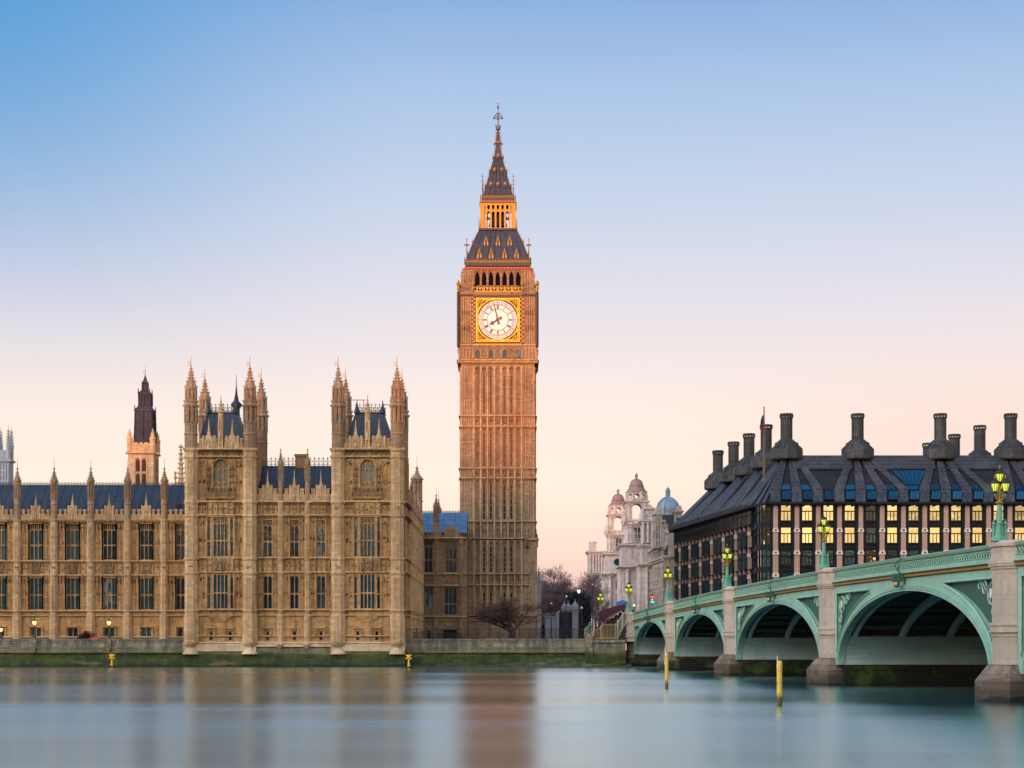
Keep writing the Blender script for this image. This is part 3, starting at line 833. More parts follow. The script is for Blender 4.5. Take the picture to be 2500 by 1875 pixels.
    for c in wins:
        for q in (-21.5, 21.5):
            if c + q < 450: put('gilt_finial', ROD, t, x(c + q), D - .05, z(1246))
        put('gilt_finial', ROD, t, x(c), D + .05, z(1229))
    for i, c in enumerate(wins):
        place_window(t, x(c), D, z(1367.6), x(c + 15.5) - x(c - 15.5), z(1279) - z(1367.6), 3, (.42,), .16, pale=(i in (1, 3)))
        place_window(t, x(c), D, z(1489), x(c + 15.5) - x(c - 15.5), z(1411.6) - z(1489), 3, (.48,), .0)
        place_window(t, x(c), D, z(1562), x(c + 12.5) - x(c - 12.5), z(1533) - z(1562), 2, (), .0)
    for c in bl[1:]: put('pinnacle', PIN_SMALL, t, x(c), D - .1, z(1269.5))
    r = MB(0, D)
    zr, ze = PZ(1184, D + 6.5), z(1250)
    r.add([(u0, -.9, ze), (u1 + 2, -.9, ze), (u1 + 2, -6.5, zr), (u0, -6.5, zr), (u0, -12.5, ze), (u1 + 2, -12.5, ze)], [(0, 1, 2, 3), (3, 2, 5, 4), (1, 5, 2), (0, 3, 4)])
    for i in range(40):                                           # raised lead rolls down the slope
        u = u0 + i * 1.37
        if u < u1: r.tube([(u, -.9, ze + .02), (u, -6.5, zr + .02)], .05, 4)
    ro = r.build('roof', M['slate'], t)
    c = MB(0, D)
    cresting(c, (u0, -6.5, zr), (u1, -6.5, zr), .42, .48, .035)
    cr = c.build('roof_cresting', M['rust_iron'], t)
    for c_ in wins:                                               # small dormer vents on the slope
        for q in (-15, 33):
            u, k = x(c_ + q), MB(0, D)
            k.prism([(u - .3, z(1243)), (u + .3, z(1243)), (u + .3, z(1232)), (u, z(1227)), (u - .3, z(1232))], -3.2, -1.6)
            k.build('roof_vent', M['lead'], t)
    return t
river_range()
# ------------------------------------------------------------------ pavilion with two towers
GT = great_turret().mesh('corner_turret', [M['pinnacle'], M['goldpaint']])
def pavilion():
    D = 247.0
    x = lambda px: PX(px, D)
    z = lambda py: PZ(py, D)
    t = thing('palace_pavilion', 'honey stone gothic pavilion with two turreted towers rising from the river', 'building', (x(718), D, 0.0))
    rnd = random.Random(9)
    w = MB(0, D)
    cv = MB(0, D)
    p = MB(0, D)
    LV = (1225, 1258, 1362.6, 1397.6, 1488.7, 1502.7)
    mid = [653.4, 718.7, 783.7]
    sb = [685.6, 751.0]
    ops = []
    for c in mid:
        ops += [(x(c - 10.5), x(c + 10.5), z(1360), z(1270)), (x(c - 10.5), x(c + 10.5), z(1487), z(1407)), (x(c - 4), x(c + 4), z(1564), z(1541))]
    opened_wall(w, x(626), x(810), z(1580), z(1222), ops)
    w.box(x(626), x(810), -10, -.6, z(1580), z(1222))
    A0, A1 = x(627), x(809)
    for py, h, q in ((1225, .34, .34), (1258, .3, .32), (1362.6, .26, .26), (1397.6, .26, .26), (1488.7, .3, .34), (1502.7, .22, .22), (1553, .25, .22)): string(w, A0, A1, z(py) + .12, h, q)
    dentils(w, A0, A1, z(1228), .2, .26, .5)
    dentils(w, A0, A1, z(1261), .2, .24, .5)
    bays = [(628, 680.5), (691, 746), (756.5, 808)]
    for (a, b), c in zip(bays, mid):
        for e0, e1 in ((a, c - 12.5), (c + 12.5, b)):
            for z0, z1 in ((1361, 1263), (1487, 1401)):
                for u in (x(e0) + .06, (x(e0) + x(e1)) / 2, x(e1) - .05): w.box(u - .05, u + .05, -.04, .13, z(z0), z(z1))
                blind(w, x(e0) + .06, x(e1) - .05, z(z1 + 20), z(z1 + 2), 2, .06, .12)
                carved2(w, (x(e0) + x(e1)) / 2, z(z1 + 12), .3, 0, 6, .14, rnd)
                carved2(w, (x(e0) + x(e1)) / 2, z((z0 + z1) / 2 + 6), .34, 0, 6, .16, rnd)
            frieze(cv, x(e0) + .1, x(e1) - .05, z(1396), z(1364), 1, 0, .12, rnd)
            frieze(cv, x(e0) + .1, x(e1) - .05, z(1256), z(1228), 1, 0, .14, rnd)
        frieze(cv, x(c - 11), x(c + 11), z(1396), z(1364), 2, 0, .1, rnd)
        frieze(cv, x(c - 11), x(c + 11), z(1256), z(1228), 3, 0, .14, rnd)
        for s in (-1, 1):
            w.box(x(c + s * 12) - .06, x(c + s * 12) + .06, -.04, .2, z(1361), z(1264))
            w.box(x(c + s * 12) - .06, x(c + s * 12) + .06, -.04, .2, z(1487), z(1402))
            w.box(x(c + s * 9.5) - .09, x(c + s * 9.5) + .09, -.04, .2, z(1548), z(1535))
        w.box(x(c - 11), x(c + 11), -.04, .26, z(1534.8), z(1531.5))
        w.box(x(c - 20), x(c - 11), -.04, .2, z(1551), z(1548.5)); w.box(x(c + 11), x(c + 20), -.04, .2, z(1551), z(1548.5))
        a, b = x(a), x(b)
        p = MB(0, D)
        parapet(p, a, x(c) - .62, z(1222.5), z(1194) - z(1222.5), .32, .1, .8, .55)
        parapet(p, x(c) + .62, b, z(1222.5), z(1194) - z(1222.5), .32, .1, .8, .55)
        gablet(p, x(c), z(1222.5), 1.3, z(1184) - z(1222.5), 1.5, .12)
        p.build('parapet', M['pale'], t)
    for c in sb:
        add_buttress(t, M['pale'], w, x(c), z(1580), z(1222), .38, [z(q) for q in LV] + [z(1553)], [(z(1360), z(1325)), (z(1320), z(1268)), (z(1486), z(1452)), (z(1446), z(1408)), (z(1255), z(1228))], extra=(.48, z(1580), z(1503)))
    # the two towers: same storeys, standing 0.7 m proud of the middle
    tw = MB()
    for T, (L0, L1, c) in enumerate(((452, 626.5, 539.3), (809.5, 986.5, 897.5))):
        w.at(0, D - .7); cv.at(0, D - .7); p.at(0, D - .7)
        s = 246.3 / 247.0
        X = lambda px: PX(px, D - .7)
        Z = lambda py: PZ(py, D - .7)
        o = [(X(c - 17.5), X(c + 17.5), Z(1190), Z(1124)),
             (X(c - 18), X(c + 18), Z(1360), Z(1265)), (X(c - 18), X(c + 18), Z(1487), Z(1402)),
             (X(c - 33), X(c - 25), Z(1360), Z(1268)), (X(c + 23), X(c + 31), Z(1360), Z(1268)), (X(c - 33), X(c - 25), Z(1487), Z(1407)), (X(c + 23), X(c + 31), Z(1487), Z(1407)),
             (X(c - 28.5), X(c - 20), Z(1564), Z(1541)), (X(c + 18), X(c + 26.5), Z(1564), Z(1541))]
        B0, B1 = X(L0), X(L1)
        opened_wall(w, B0, B1, Z(1580), Z(1096), o)
        w.box(B0, B1, -11.0, -.6, Z(1580), Z(1099))
        E0, E1 = X(L0 + 30), X(L1 - 30)
        for py, h, q in ((1096.6, .4, .5), (1115, .3, .3), (1225, .34, .36), (1258, .3, .34), (1362.6, .26, .28), (1397.6, .26, .28), (1488.7, .3, .36), (1502.7, .24, .24), (1553, .25, .22)):
            string(w, B0 - (.2 if py < 1120 else .05), B1 + (.2 if py < 1120 else .05), Z(py) + .12, h, q)
        dentils(w, B0, B1, Z(1099), .22, .34, .5); dentils(w, B0, B1, Z(1117), .16, .2, .55); dentils(w, B0, B1, Z(1228), .2, .28, .5); dentils(w, B0, B1, Z(1261), .2, .26, .5)
        n = 9                                                     # lozenge band under the top cornice
        for i in range(n):
            a = E0 + (E1 - E0) * (i + .5) / n
            h = .34
            for q in (-1, 1):
                cv.tube([(a - .5, .05, Z(1108)), (a, .05, Z(1108) + q * h), (a + .5, .05, Z(1108))], .07, 4)
            boss(cv, a, Z(1108), .16, 0, .1)
        for q0, q1 in ((L0 + 1, L0 + 30), (L1 - 31, L1 - 1)):
            for i in range(4): boss(cv, X(q0 + (i + .5) * (q1 - q0) / 4), Z(1108), .3, .4, .16)
        # panels between the corner turrets and the windows
        for e0, e1 in ((L0 + 31, c - 34), (c + 33, L1 - 31)):
            for z0, z1 in ((1361, 1263), (1487, 1401), (1222, 1119)):
                for i in range(3):
                    u = X(e0) + (X(e1) - X(e0)) * i / 2
                    w.box(u - .055, u + .055, -.04, .14, Z(z0), Z(z1))
                blind(w, X(e0), X(e1), Z(z1 + 22), Z(z1 + 2), 2, .06, .12)
                carved2(w, (X(e0) + X(e1)) / 2, Z(z1 + 14), .4, 0, 8, .16, rnd)
                carved2(w, (X(e0) + X(e1)) / 2, Z((z0 + z1) / 2 + 6), .42, 0, 7, .18, rnd)
            frieze(cv, X(e0), X(e1), Z(1396), Z(1364), 2, 0, .12, rnd); frieze(cv, X(e0), X(e1), Z(1256), Z(1228), 2, 0, .14, rnd)
        frieze(cv, X(c - 33), X(c - 21), Z(1396), Z(1364), 1, .3, .12, rnd); frieze(cv, X(c + 20), X(c + 31), Z(1396), Z(1364), 1, .3, .12, rnd)
        frieze(cv, X(c - 33), X(c + 31), Z(1256), Z(1228), 5, .3, .16, rnd)
        add_arms(t, cv, X(c), Z(1380), 2.0, 1.9, .32)
        # shallow bay carrying the main windows: mullion posts, sills and the tapering corbel below
        for zz0, zz1 in ((1361, 1264), (1487, 1401)):
            for q in (-34.5, -21.7, -18.9, 19, 22, 32.5): w.box(X(c + q) - .1, X(c + q) + .1, -.3, .3, Z(zz0), Z(zz1))
            w.box(X(c - 34.5), X(c + 32.5), -.05, .32, Z(zz0 + 1.5), Z(zz0 - .5))
        w.box(X(c - 34.5), X(c + 32.5), -.05, .3, Z(1397), Z(1362)); w.box(X(c - 34.5), X(c + 32.5), -.05, .3, Z(1263), Z(1226))
        for i in range(5): w.box(X(c - 34.5 + i * 4.5), X(c + 32.5 - i * 4.5), -.05, .34 - i * .06, Z(1502 + i * 4), Z(1498 + i * 4) - .004)
        # arched upper window: hood, statue niches, balcony
        hood = []
        for i in range(13):
            th = math.pi * i / 12
            hood.append((X(c) + (X(c + 19.5) - X(c)) * math.cos(th), .12, Z(1143) + 1.35 * math.sin(th) ** .8))
        w.tube(hood, .12, 5)
        for q in (-19.5, 19.5): w.box(X(c + q) - .1, X(c + q) + .1, -.04, .2, Z(1190), Z(1143))
        for q in (-29, 28.5):
            u = X(c + q)
            for k in (-.42, .42): w.box(u + k - .05, u + k + .05, -.04, .2, Z(1196), Z(1128))
            for k in range(4):
                zz = Z(1192 - k * 16)
                cv.lathe(u, .16, [(.16, zz), (.22, zz + .3), (.14, zz + .5), (.13, zz + .62), (.04, zz + .72)], 6)
                cv.box(u - .34, u + .34, -.04, .3, zz - .1, zz)
        parapet(cv, X(c - 38), X(c + 37), Z(1212), Z(1191) - Z(1212), .2, .55, .62, .5)
        w.box(X(c - 36), X(c + 35), -.05, .5, Z(1216), Z(1212)); w.box(X(c - 30), X(c + 30), -.05, .3, Z(1219), Z(1216) - .003)
        # ground floor hoods
        for cc in (c - 24.2, c + 22.3):
            w.box(X(cc - 11), X(cc + 11), -.04, .26, Z(1534.8), Z(1531.5))
            for s in (-1, 1): w.box(X(cc + s * 10) - .08, X(cc + s * 10) + .08, -.04, .2, Z(1551), Z(1535))
        # corner turrets below the parapet: half octagons with panelled faces
        for q in (L0 + 16, L1 - 16):
            slits = [(Z(1360), Z(1325)), (Z(1320), Z(1268)), (Z(1486), Z(1452)), (Z(1446), Z(1408)), (Z(1222), Z(1175)), (Z(1170), Z(1120)), (Z(1255), Z(1230))]
            add_buttress(t, M['pale'], w, X(q), Z(1569), Z(1098), .93, [Z(1098), Z(1115)] + [Z(k) for k in LV] + [Z(1553)], slits, extra=(1.06, Z(1569), Z(1503)))
            for k in (1386, 1244): carved(cv, X(q), Z(k), .34, .98, 5, .1, rnd)
        # parapet with two gablets and the central pinnacle
        p = MB(0, D - .7)
        for g in (c - 29, c + 28): gablet(p, X(g), Z(1097), 1.75, Z(1064) - Z(1097), 1.9, .2)
        for a, b in ((L0 + 31, c - 29 - 15), (c - 29 + 15, c - 8), (c + 8, c + 28 - 15), (c + 28 + 15, L1 - 31)): parapet(p, X(a), X(b), Z(1096), Z(1071) - Z(1096), .35, .15, .72, .55)
        p.box(X(c - 6), X(c + 6), -.4, .35, Z(1096), Z(1030))
        for q in (-1, 1): p.box(X(c + q * 4.5) - .1, X(c + q * 4.5) + .1, .35, .5, Z(1096), Z(1032))
        p.prism([(X(c - 6.5), Z(1032)), (X(c + 6.5), Z(1032)), (X(c), Z(1018))], -.45, .45)
        p.lathe(X(c), 0, [(.42, Z(1034)), (.4, Z(1008)), (.48, Z(1006)), (.3, Z(1000)), (.16, Z(985)), (.07, Z(975)), (.03, Z(964))], 8)
        crockets(p, [(.4, Z(1006)), (.27, Z(998)), (.18, Z(988))], 8, .18, X(c), 0)
        p.lathe(X(c), .42, [(.17, Z(1075)), (.22, Z(1066)), (.14, Z(1056)), (.12, Z(1052)), (.03, Z(1049))], 6)
        p.build('parapet', M['pale'], t)
        # flanks of the tower
        for q, u, sg in ((0, B0, -1), (1, B1, 1)):
            for k in (3.2, 6.4):
                for z0, z1 in ((1222, 1119), (1361, 1263), (1487, 1401)):
                    w.box(min(u, u + sg * .14), max(u, u + sg * .14), -k - .1, -k + .1, Z(z0), Z(z1))
    w.at(0, D); cv.at(0, D); p.at(0, D)
    # north flank, running back from the river
    XN = PX(988, D)
    p = MB()
    w.at(XN, D - .2, 0, 1); p.at(XN, D - .2, 0, 1); cv.at(XN, D - .2, 0, 1)
    LN = 45.0
    nb = 9
    opsn = []
    stp = (LN - 12) / nb
    cs = [12 + stp * (i + .5) for i in range(nb)]
    for c in cs: opsn += [(c - .75, c + .75, z(1360), z(1270)), (c - .75, c + .75, z(1487), z(1407))]
    opened_wall(w, 0, LN, z(1580), z(1222), opsn)
    w.box(10.0, LN, -9, -.6, z(1580), z(1225))
    for py, h, q in ((1225, .34, .34), (1258, .3, .32), (1362.6, .26, .26), (1397.6, .26, .26), (1488.7, .3, .34), (1502.7, .22, .22)): string(w, 0, LN, z(py) + .12, h, q)
    dentils(w, 0, LN, z(1228), .2, .26, .6); dentils(w, 0, LN, z(1261), .2, .24, .6)
    for i in range(nb + 1): add_buttress(t, M['pale'], w, 12 + stp * i, z(1580), z(1222), .38, [z(q) for q in LV], [])
    for i in range(1, 4):
        for z0, z1 in ((1361, 1263), (1487, 1401), (1222, 1119)): w.box(i * 2.7 - .06, i * 2.7 + .06, -.04, .15, z(z0), z(z1))
    for c in cs:
        for e in (-1.1, 1.1):
            w.box(c + e - .05, c + e + .05, -.04, .15, z(1361), z(1263)); w.box(c + e - .05, c + e + .05, -.04, .15, z(1487), z(1401))
        frieze(cv, c - 1.2, c + 1.2, z(1396), z(1364), 2, 0, .12, rnd); frieze(cv, c - 1.2, c + 1.2, z(1256), z(1228), 2, 0, .14, rnd)
    parapet(p, 11.5, LN, z(1222.5), z(1194) - z(1222.5), .32, .1, .9, .55)
    for c in cs: gablet(p, c, z(1222.5), 1.2, z(1186) - z(1222.5), 1.4, .12)
    w.build('wall', [M['palace'], M['pale'], M['soot_shade']], t); cv.build('carved_frieze', M['carved'], t); p.build('parapet', M['pale'], t)
    for c in cs:
        place_window(t, XN, D - .2 + c, z(1360), 1.5, z(1270) - z(1360), 2, (.44,), .0, ux=0, uy=1)
        place_window(t, XN, D - .2 + c, z(1487), 1.5, z(1407) - z(1487), 2, (.44,), .0, ux=0, uy=1)
    # windows of the front
    for i, c in enumerate(mid):
        ww = x(c + 10.5) - x(c - 10.5)
        place_window(t, x(c), D, z(1360), ww, z(1270) - z(1360), 2, (.43,), .14)
        place_window(t, x(c), D, z(1487), ww, z(1407) - z(1487), 2, (.48,), .0)
        place_window(t, x(c), D, z(1564), x(c + 4) - x(c - 4), z(1541) - z(1564), 1, (), .0)
    for T, c in enumerate((539.3, 897.5)):
        X = lambda px: PX(px, D - .7)
        Z = lambda py: PZ(py, D - .7)
        place_window(t, X(c), D - .7, Z(1190), X(c + 17.5) - X(c - 17.5), Z(1124) - Z(1190), 3, (.22,), .3, arched=True, pale=True)
        for a, b, q in ((1360, 1265, .43), (1487, 1402, .47)):
            place_window(t, X(c), D - .7, Z(a), X(c + 18) - X(c - 18), Z(b) - Z(a), 4, (q,), .14 if a == 1360 else .0, deep=.1, pale=(a == 1360))
            for k in (-29, 27):
                b2 = b + (3 if a == 1360 else 5)
                place_window(t, X(c + k), D - .7, Z(a), X(c + 8) - X(c), Z(b2) - Z(a), 1, (q,), .0, deep=.1, pale=(k < 0 and T == 0))
        for cc in (c - 24.2, c + 22.3): place_window(t, X(cc), D - .7, Z(1564), X(cc + 4.2) - X(cc - 4.2), Z(1541) - Z(1564), 1, (), .0)
    # turrets
    s = 247 / F
    for px, dd in ((468, -.5), (611.5, -.5), (826.6, -.5), (970, -.5)):
        put('corner_turret', GT, t, x(px), D + dd, z(1096))
        put('corner_turret', GT, t, x(px), D + 10.6, z(1096))
    # tower roofs: steep truncated pyramids with iron cresting
    for T, (a, b, c, e) in enumerate(((484, 595, 507, 575), (844, 955, 869, 936))):
        r = MB(0, D)
        ze, zt = z(1072), PZ(1008, D + 3.5)
        r.plan([(x(a), -1.2), (x(b), -1.2), (x(b), -9.8), (x(a), -9.8)], ze, zt, [(PX(c, D + 3.5), -3.6), (PX(e, D + 3.5), -3.6), (PX(e, D + 3.5), -7.2), (PX(c, D + 3.5), -7.2)])
        r.box(PX(c, D + 3.5) - .1, PX(e, D + 3.5) + .1, -7.3, -3.5, zt - .02, zt + .14)
        for q in (.25, .5, .75):
            r.tube([(x(a) + (x(b) - x(a)) * q, -1.15, ze), (PX(c, D + 3.5) + (PX(e, D + 3.5) - PX(c, D + 3.5)) * q, -3.55, zt)], .05, 4)
        for u0_, u1_ in ((x(a), PX(c, D + 3.5)), (x(b), PX(e, D + 3.5))): r.tube([(u0_, -1.2, ze), (u1_, -3.6, zt)], .1, 5)
        for px in (c + 2, e - 2):
            uu = PX(px, D + 3.5)
            r.lathe(uu, -3.8, [(.55, zt), (.3, zt + .7), (.12, zt + 1.3), (.04, zt + 1.9)], 6)
        r.build('tower_roof', M['slate'], t)
        k = MB(0, D)
        cresting(k, (PX(c, D + 3.5), -3.55, zt + .1), (PX(e, D + 3.5), -3.55, zt + .1), 1.3, .55, .04)
        k.build('roof_cresting', M['rust_iron'], t)
        k = MB(0, D)
        cresting(k, (PX(c, D + 3.5), -7.2, zt + .1), (PX(e, D + 3.5), -7.2, zt + .1), 1.3, .55, .04)
        if T == 1:
            uu = PX(870, D + 3.5)
            for q in (-1.1, 1.1): k.tube([(uu + q, -3.3, zt - .4), (uu + q, -3.3, zt + 1.9)], .05, 4)
            k.tube([(uu - 1.3, -3.3, zt + 1.85), (uu + 1.3, -3.3, zt + 1.85)], .05, 4)
            ee = PX(938, D + 3.5)
            k.tube([(ee, -3.3, zt + 1.2), (ee + .9, -3.3, zt + 1.1), (ee + 1.0, -3.3, zt + 2.0)], .06, 4)
            k.lathe(ee + 1.05, -3.3, [(.05, zt + 1.9), (.2, zt + 2.1), (.16, zt + 2.3), (.03, zt + 2.4)], 6)
        else:
            uu = PX(577, D + 12)                                  # slim ventilating turret rising behind the roof
            k.lathe(uu, -12, [(.75, zt - 1.5), (.75, zt + .4), (.5, zt + .5), (.5, zt + 1.9), (.8, zt + 2.0), (.8, zt + 2.5), (.4, zt + 2.9), (.2, zt + 3.9), (.06, zt + 5.2), (.03, zt + 6.9)], 8)
        k.build('roof_cresting', M['lead'] if T == 0 else M['rust_iron'], t)
    # middle roof
    r = MB(0, D)
    ze, zr = z(1192), PZ(1137, D + 5)
    r.add([(x(612), -.9, ze), (x(826), -.9, ze), (x(826), -5.2, zr), (x(612), -5.2, zr), (x(826), -10, ze), (x(612), -10, ze)], [(0, 1, 2, 3), (3, 2, 4, 5)])
    for i in range(9): r.tube([(x(630 + i * 21.5), -.88, ze), (x(630 + i * 21.5), -5.18, zr)], .045, 4)
    r.build('roof', M['slate'], t)
    k = MB(0, D)
    cresting(k, (x(628), -5.2, zr), (x(812), -5.2, zr), 1.3, .62, .045)
    k.build('roof_cresting', M['rust_iron'], t)
    k = MB(0, D + 5.5)
    a, b = PX(721, D + 5), PX(747, D + 5)
    k.box(a, b, -.9, .7, zr - 1, PZ(1114, D + 5)); k.box(a - .12, b + .12, -1.0, .82, PZ(1114, D + 5), PZ(1109, D + 5))
    k.build('chimney', M['carved'], t)
    ps = small_pinnacle(5.2, .36, 0).mesh('pinnacle', M['pinnacle'])
    for c in sb: put('pinnacle', ps, t, x(c), D - .1, z(1222))
    for c in mid: put('gilt_finial', ROD, t, x(c), D + .05, z(1176))
    # north-west corner turret and small finials along the flank
    put('pinnacle', small_pinnacle(6.2, .95, 1.6).mesh('pinnacle', M['pinnacle']), t, PX(1018, 289), 289, PZ(1262, 289))
    pn = small_pinnacle(1.4, .2, .5).mesh('pinnacle', M['pinnacle'])
    for i in (1, 4, 7, 8): put('pinnacle', pn, t, XN + .05, D + 12 + stp * i, z(1205))
    r = MB(XN, D, 0, 1)
    r.add([(10.5, -.8, z(1196)), (LN, -.8, z(1196)), (LN, -5, z(1150)), (10.5, -5, z(1150)), (LN, -9.2, z(1196)), (10.5, -9.2, z(1196))], [(0, 1, 2, 3), (3, 2, 4, 5), (1, 4, 2)])
    r.build('roof', M['slate'], t)
    # foot of the pavilion in the river: battered plinth and corbels under the turrets
    pl = MB(0, D)
    pl.box(x(449), x(990), -9, .95, z(1579), z(1567))
    pl.box(x(450.5), x(988.5), -9, 1.1, z(1570), z(1566.8) + .001)
    for a, b in ((449, 628), (808, 990)): pl.box(x(a) + .05, x(b) - .05, -9, .9, z(1590), z(1579) - .002)
    for q in (468, 611.5, 826.6, 970): pl.lathe(x(q), .55, [(1.1, z(1568)), (1.12, z(1573)), (.75, z(1578)), (.62, z(1582)), (.85, z(1588)), (1.15, z(1594)), (1.2, z(1597))], 12)
    for q in sb: pl.lathe(x(q), .72, [(.7, z(1568)), (.66, z(1574)), (.2, z(1584))], 8)
    pl.build('plinth', M['plinth'], t)
    bs = MB(0, D)
    bs.add([(x(449), .6, z(1579)), (x(990), .6, z(1579)), (x(990.5), 1.5, -3), (x(448.5), 1.5, -3), (x(449), -9, z(1579)), (x(990), -9, z(1579)), (x(990.5), -9, -3), (x(448.5), -9, -3)],
           [(0, 1, 2, 3), (1, 5, 6, 2), (4, 0, 3, 7), (0, 4, 5, 1)])
    bs.build('river_footing', M['river_wall'], t)
    return t
pavilion()
# ------------------------------------------------------------------ shaded range between pavilion and clock tower
def link_range():
    D = 295.0
    x = lambda px: PX(px, D)
    z = lambda py: PZ(py, D)
    t = thing('palace_link_range', 'shaded brown stone range with glossy blue roof beside the clock tower', 'building', (x(1085), D, z(1560)))
    w, p = MB(0, D), MB(0, D)
    u0, u1 = x(1020), x(1140)
    o = [(x(1037), x(1055.5), z(1398), z(1322)), (x(1087), x(1115), z(1398), z(1322)), (x(1037), x(1055.5), z(1488), z(1434)), (x(1085), x(1115), z(1502), z(1434)), (x(1083), x(1115), z(1562), z(1538)), (x(1041), x(1051), z(1562), z(1540))]
    opened_wall(w, u0, u1, z(1575), z(1314), o)
    w.box(u0, u1, -10, -.6, z(1575), z(1316))
    rnd = random.Random(2)
    for py, h, q in ((1313, .4, .45), (1401, .3, .3), (1429, .3, .3), (1505, .34, .36), (1514, .22, .22)): string(w, u0, u1, z(py) + .1, h, q)
    dentils(w, u0, u1, z(1318.5), .25, .3, .6)
    for c, r in ((1065, .5), (1126, .5)): add_buttress(t, M['link'], w, x(c), z(1575), z(1312), r, [z(1401), z(1429), z(1505), z(1313)], [(z(1400), z(1365)), (z(1360), z(1322)), (z(1500), z(1436))])
    for a, b in ((1070, 1085), (1117, 1121)):
        for q in range(3):
            u = x(a) + (x(b) - x(a)) * q / 2
            w.box(u - .06, u + .06, -.04, .14, z(1400), z(1320)); w.box(u - .06, u + .06, -.04, .14, z(1503), z(1432))
    add_arms(t, w, x(1101), z(1415), 2.0, 1.8, .03)
    frieze(w, x(1036), x(1058), z(1428), z(1404), 2, 0, .13, rnd)
    w.box(x(1080), x(1118), -.04, .3, z(1536), z(1532))
    for q in (1081.5, 1116.5): w.box(x(q) - .12, x(q) + .12, -.04, .26, z(1562), z(1536.1))
    parapet(p, x(1030), x(1060), z(1314), z(1299) - z(1314), .3, .15, .8, .5)
    parapet(p, x(1070), x(1093), z(1314), z(1299) - z(1314), .3, .15, .8, .5)
    parapet(p, x(1109), x(1125), z(1314), z(1299) - z(1314), .3, .15, .8, .5)
    gablet(p, x(1101), z(1314), 2.0, z(1287) - z(1314), .7, .15)
    w.build('wall', [M['link'], M['tower_rib'], M['soot_shade']], t); p.build('parapet', M['link'], t)
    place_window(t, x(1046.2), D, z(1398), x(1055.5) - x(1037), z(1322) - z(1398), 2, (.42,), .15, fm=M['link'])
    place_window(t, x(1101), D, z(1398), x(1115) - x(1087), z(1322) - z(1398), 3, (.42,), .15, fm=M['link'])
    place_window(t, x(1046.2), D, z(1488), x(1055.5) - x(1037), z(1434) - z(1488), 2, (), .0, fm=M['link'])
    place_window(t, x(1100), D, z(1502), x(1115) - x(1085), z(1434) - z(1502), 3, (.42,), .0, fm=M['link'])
    for a, b, y in ((1083, 1115, 1538), (1041, 1051, 1540)):
        dr = MB(0, D)
        dr.box(x(a), x(b), -.5, -.42, z(1562), z(y))
        for i in range(5): dr.box(x(a + (b - a) * i / 5) + .05, x(a + (b - a) * i / 5) + .2, -.43, -.38, z(1561), z(y + 1))
        dr.build('door', M['dark'], t)
    r = MB(0, D)
    zr, ze = PZ(1252, D + 5), z(1300)
    r.add([(x(1028), -.8, ze), (u1, -.8, ze), (u1, -5, zr), (x(1028), -5, zr), (u1, -10, ze), (x(1028), -10, ze)], [(0, 1, 2, 3), (3, 2, 4, 5)])
    for i in range(8): r.tube([(x(1030 + i * 13), -.78, ze), (x(1030 + i * 13), -4.98, zr)], .05, 4)
    for i in range(1, 5): r.tube([(x(1028), -.8 - 4.2 * i / 5 + .02, ze + (zr - ze) * i / 5), (u1, -.8 - 4.2 * i / 5 + .02, ze + (zr - ze) * i / 5)], .035, 4)
    r.build('roof', M['slate2'], t)
    k = MB(0, D)
    cresting(k, (x(1028), -5, zr), (x(1125), -5, zr), .4, .5, .035)
    k.build('roof_cresting', M['rust_iron'], t)
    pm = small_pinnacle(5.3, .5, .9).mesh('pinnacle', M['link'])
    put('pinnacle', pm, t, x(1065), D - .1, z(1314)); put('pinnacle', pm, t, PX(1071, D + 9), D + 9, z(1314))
    return t
link_range()
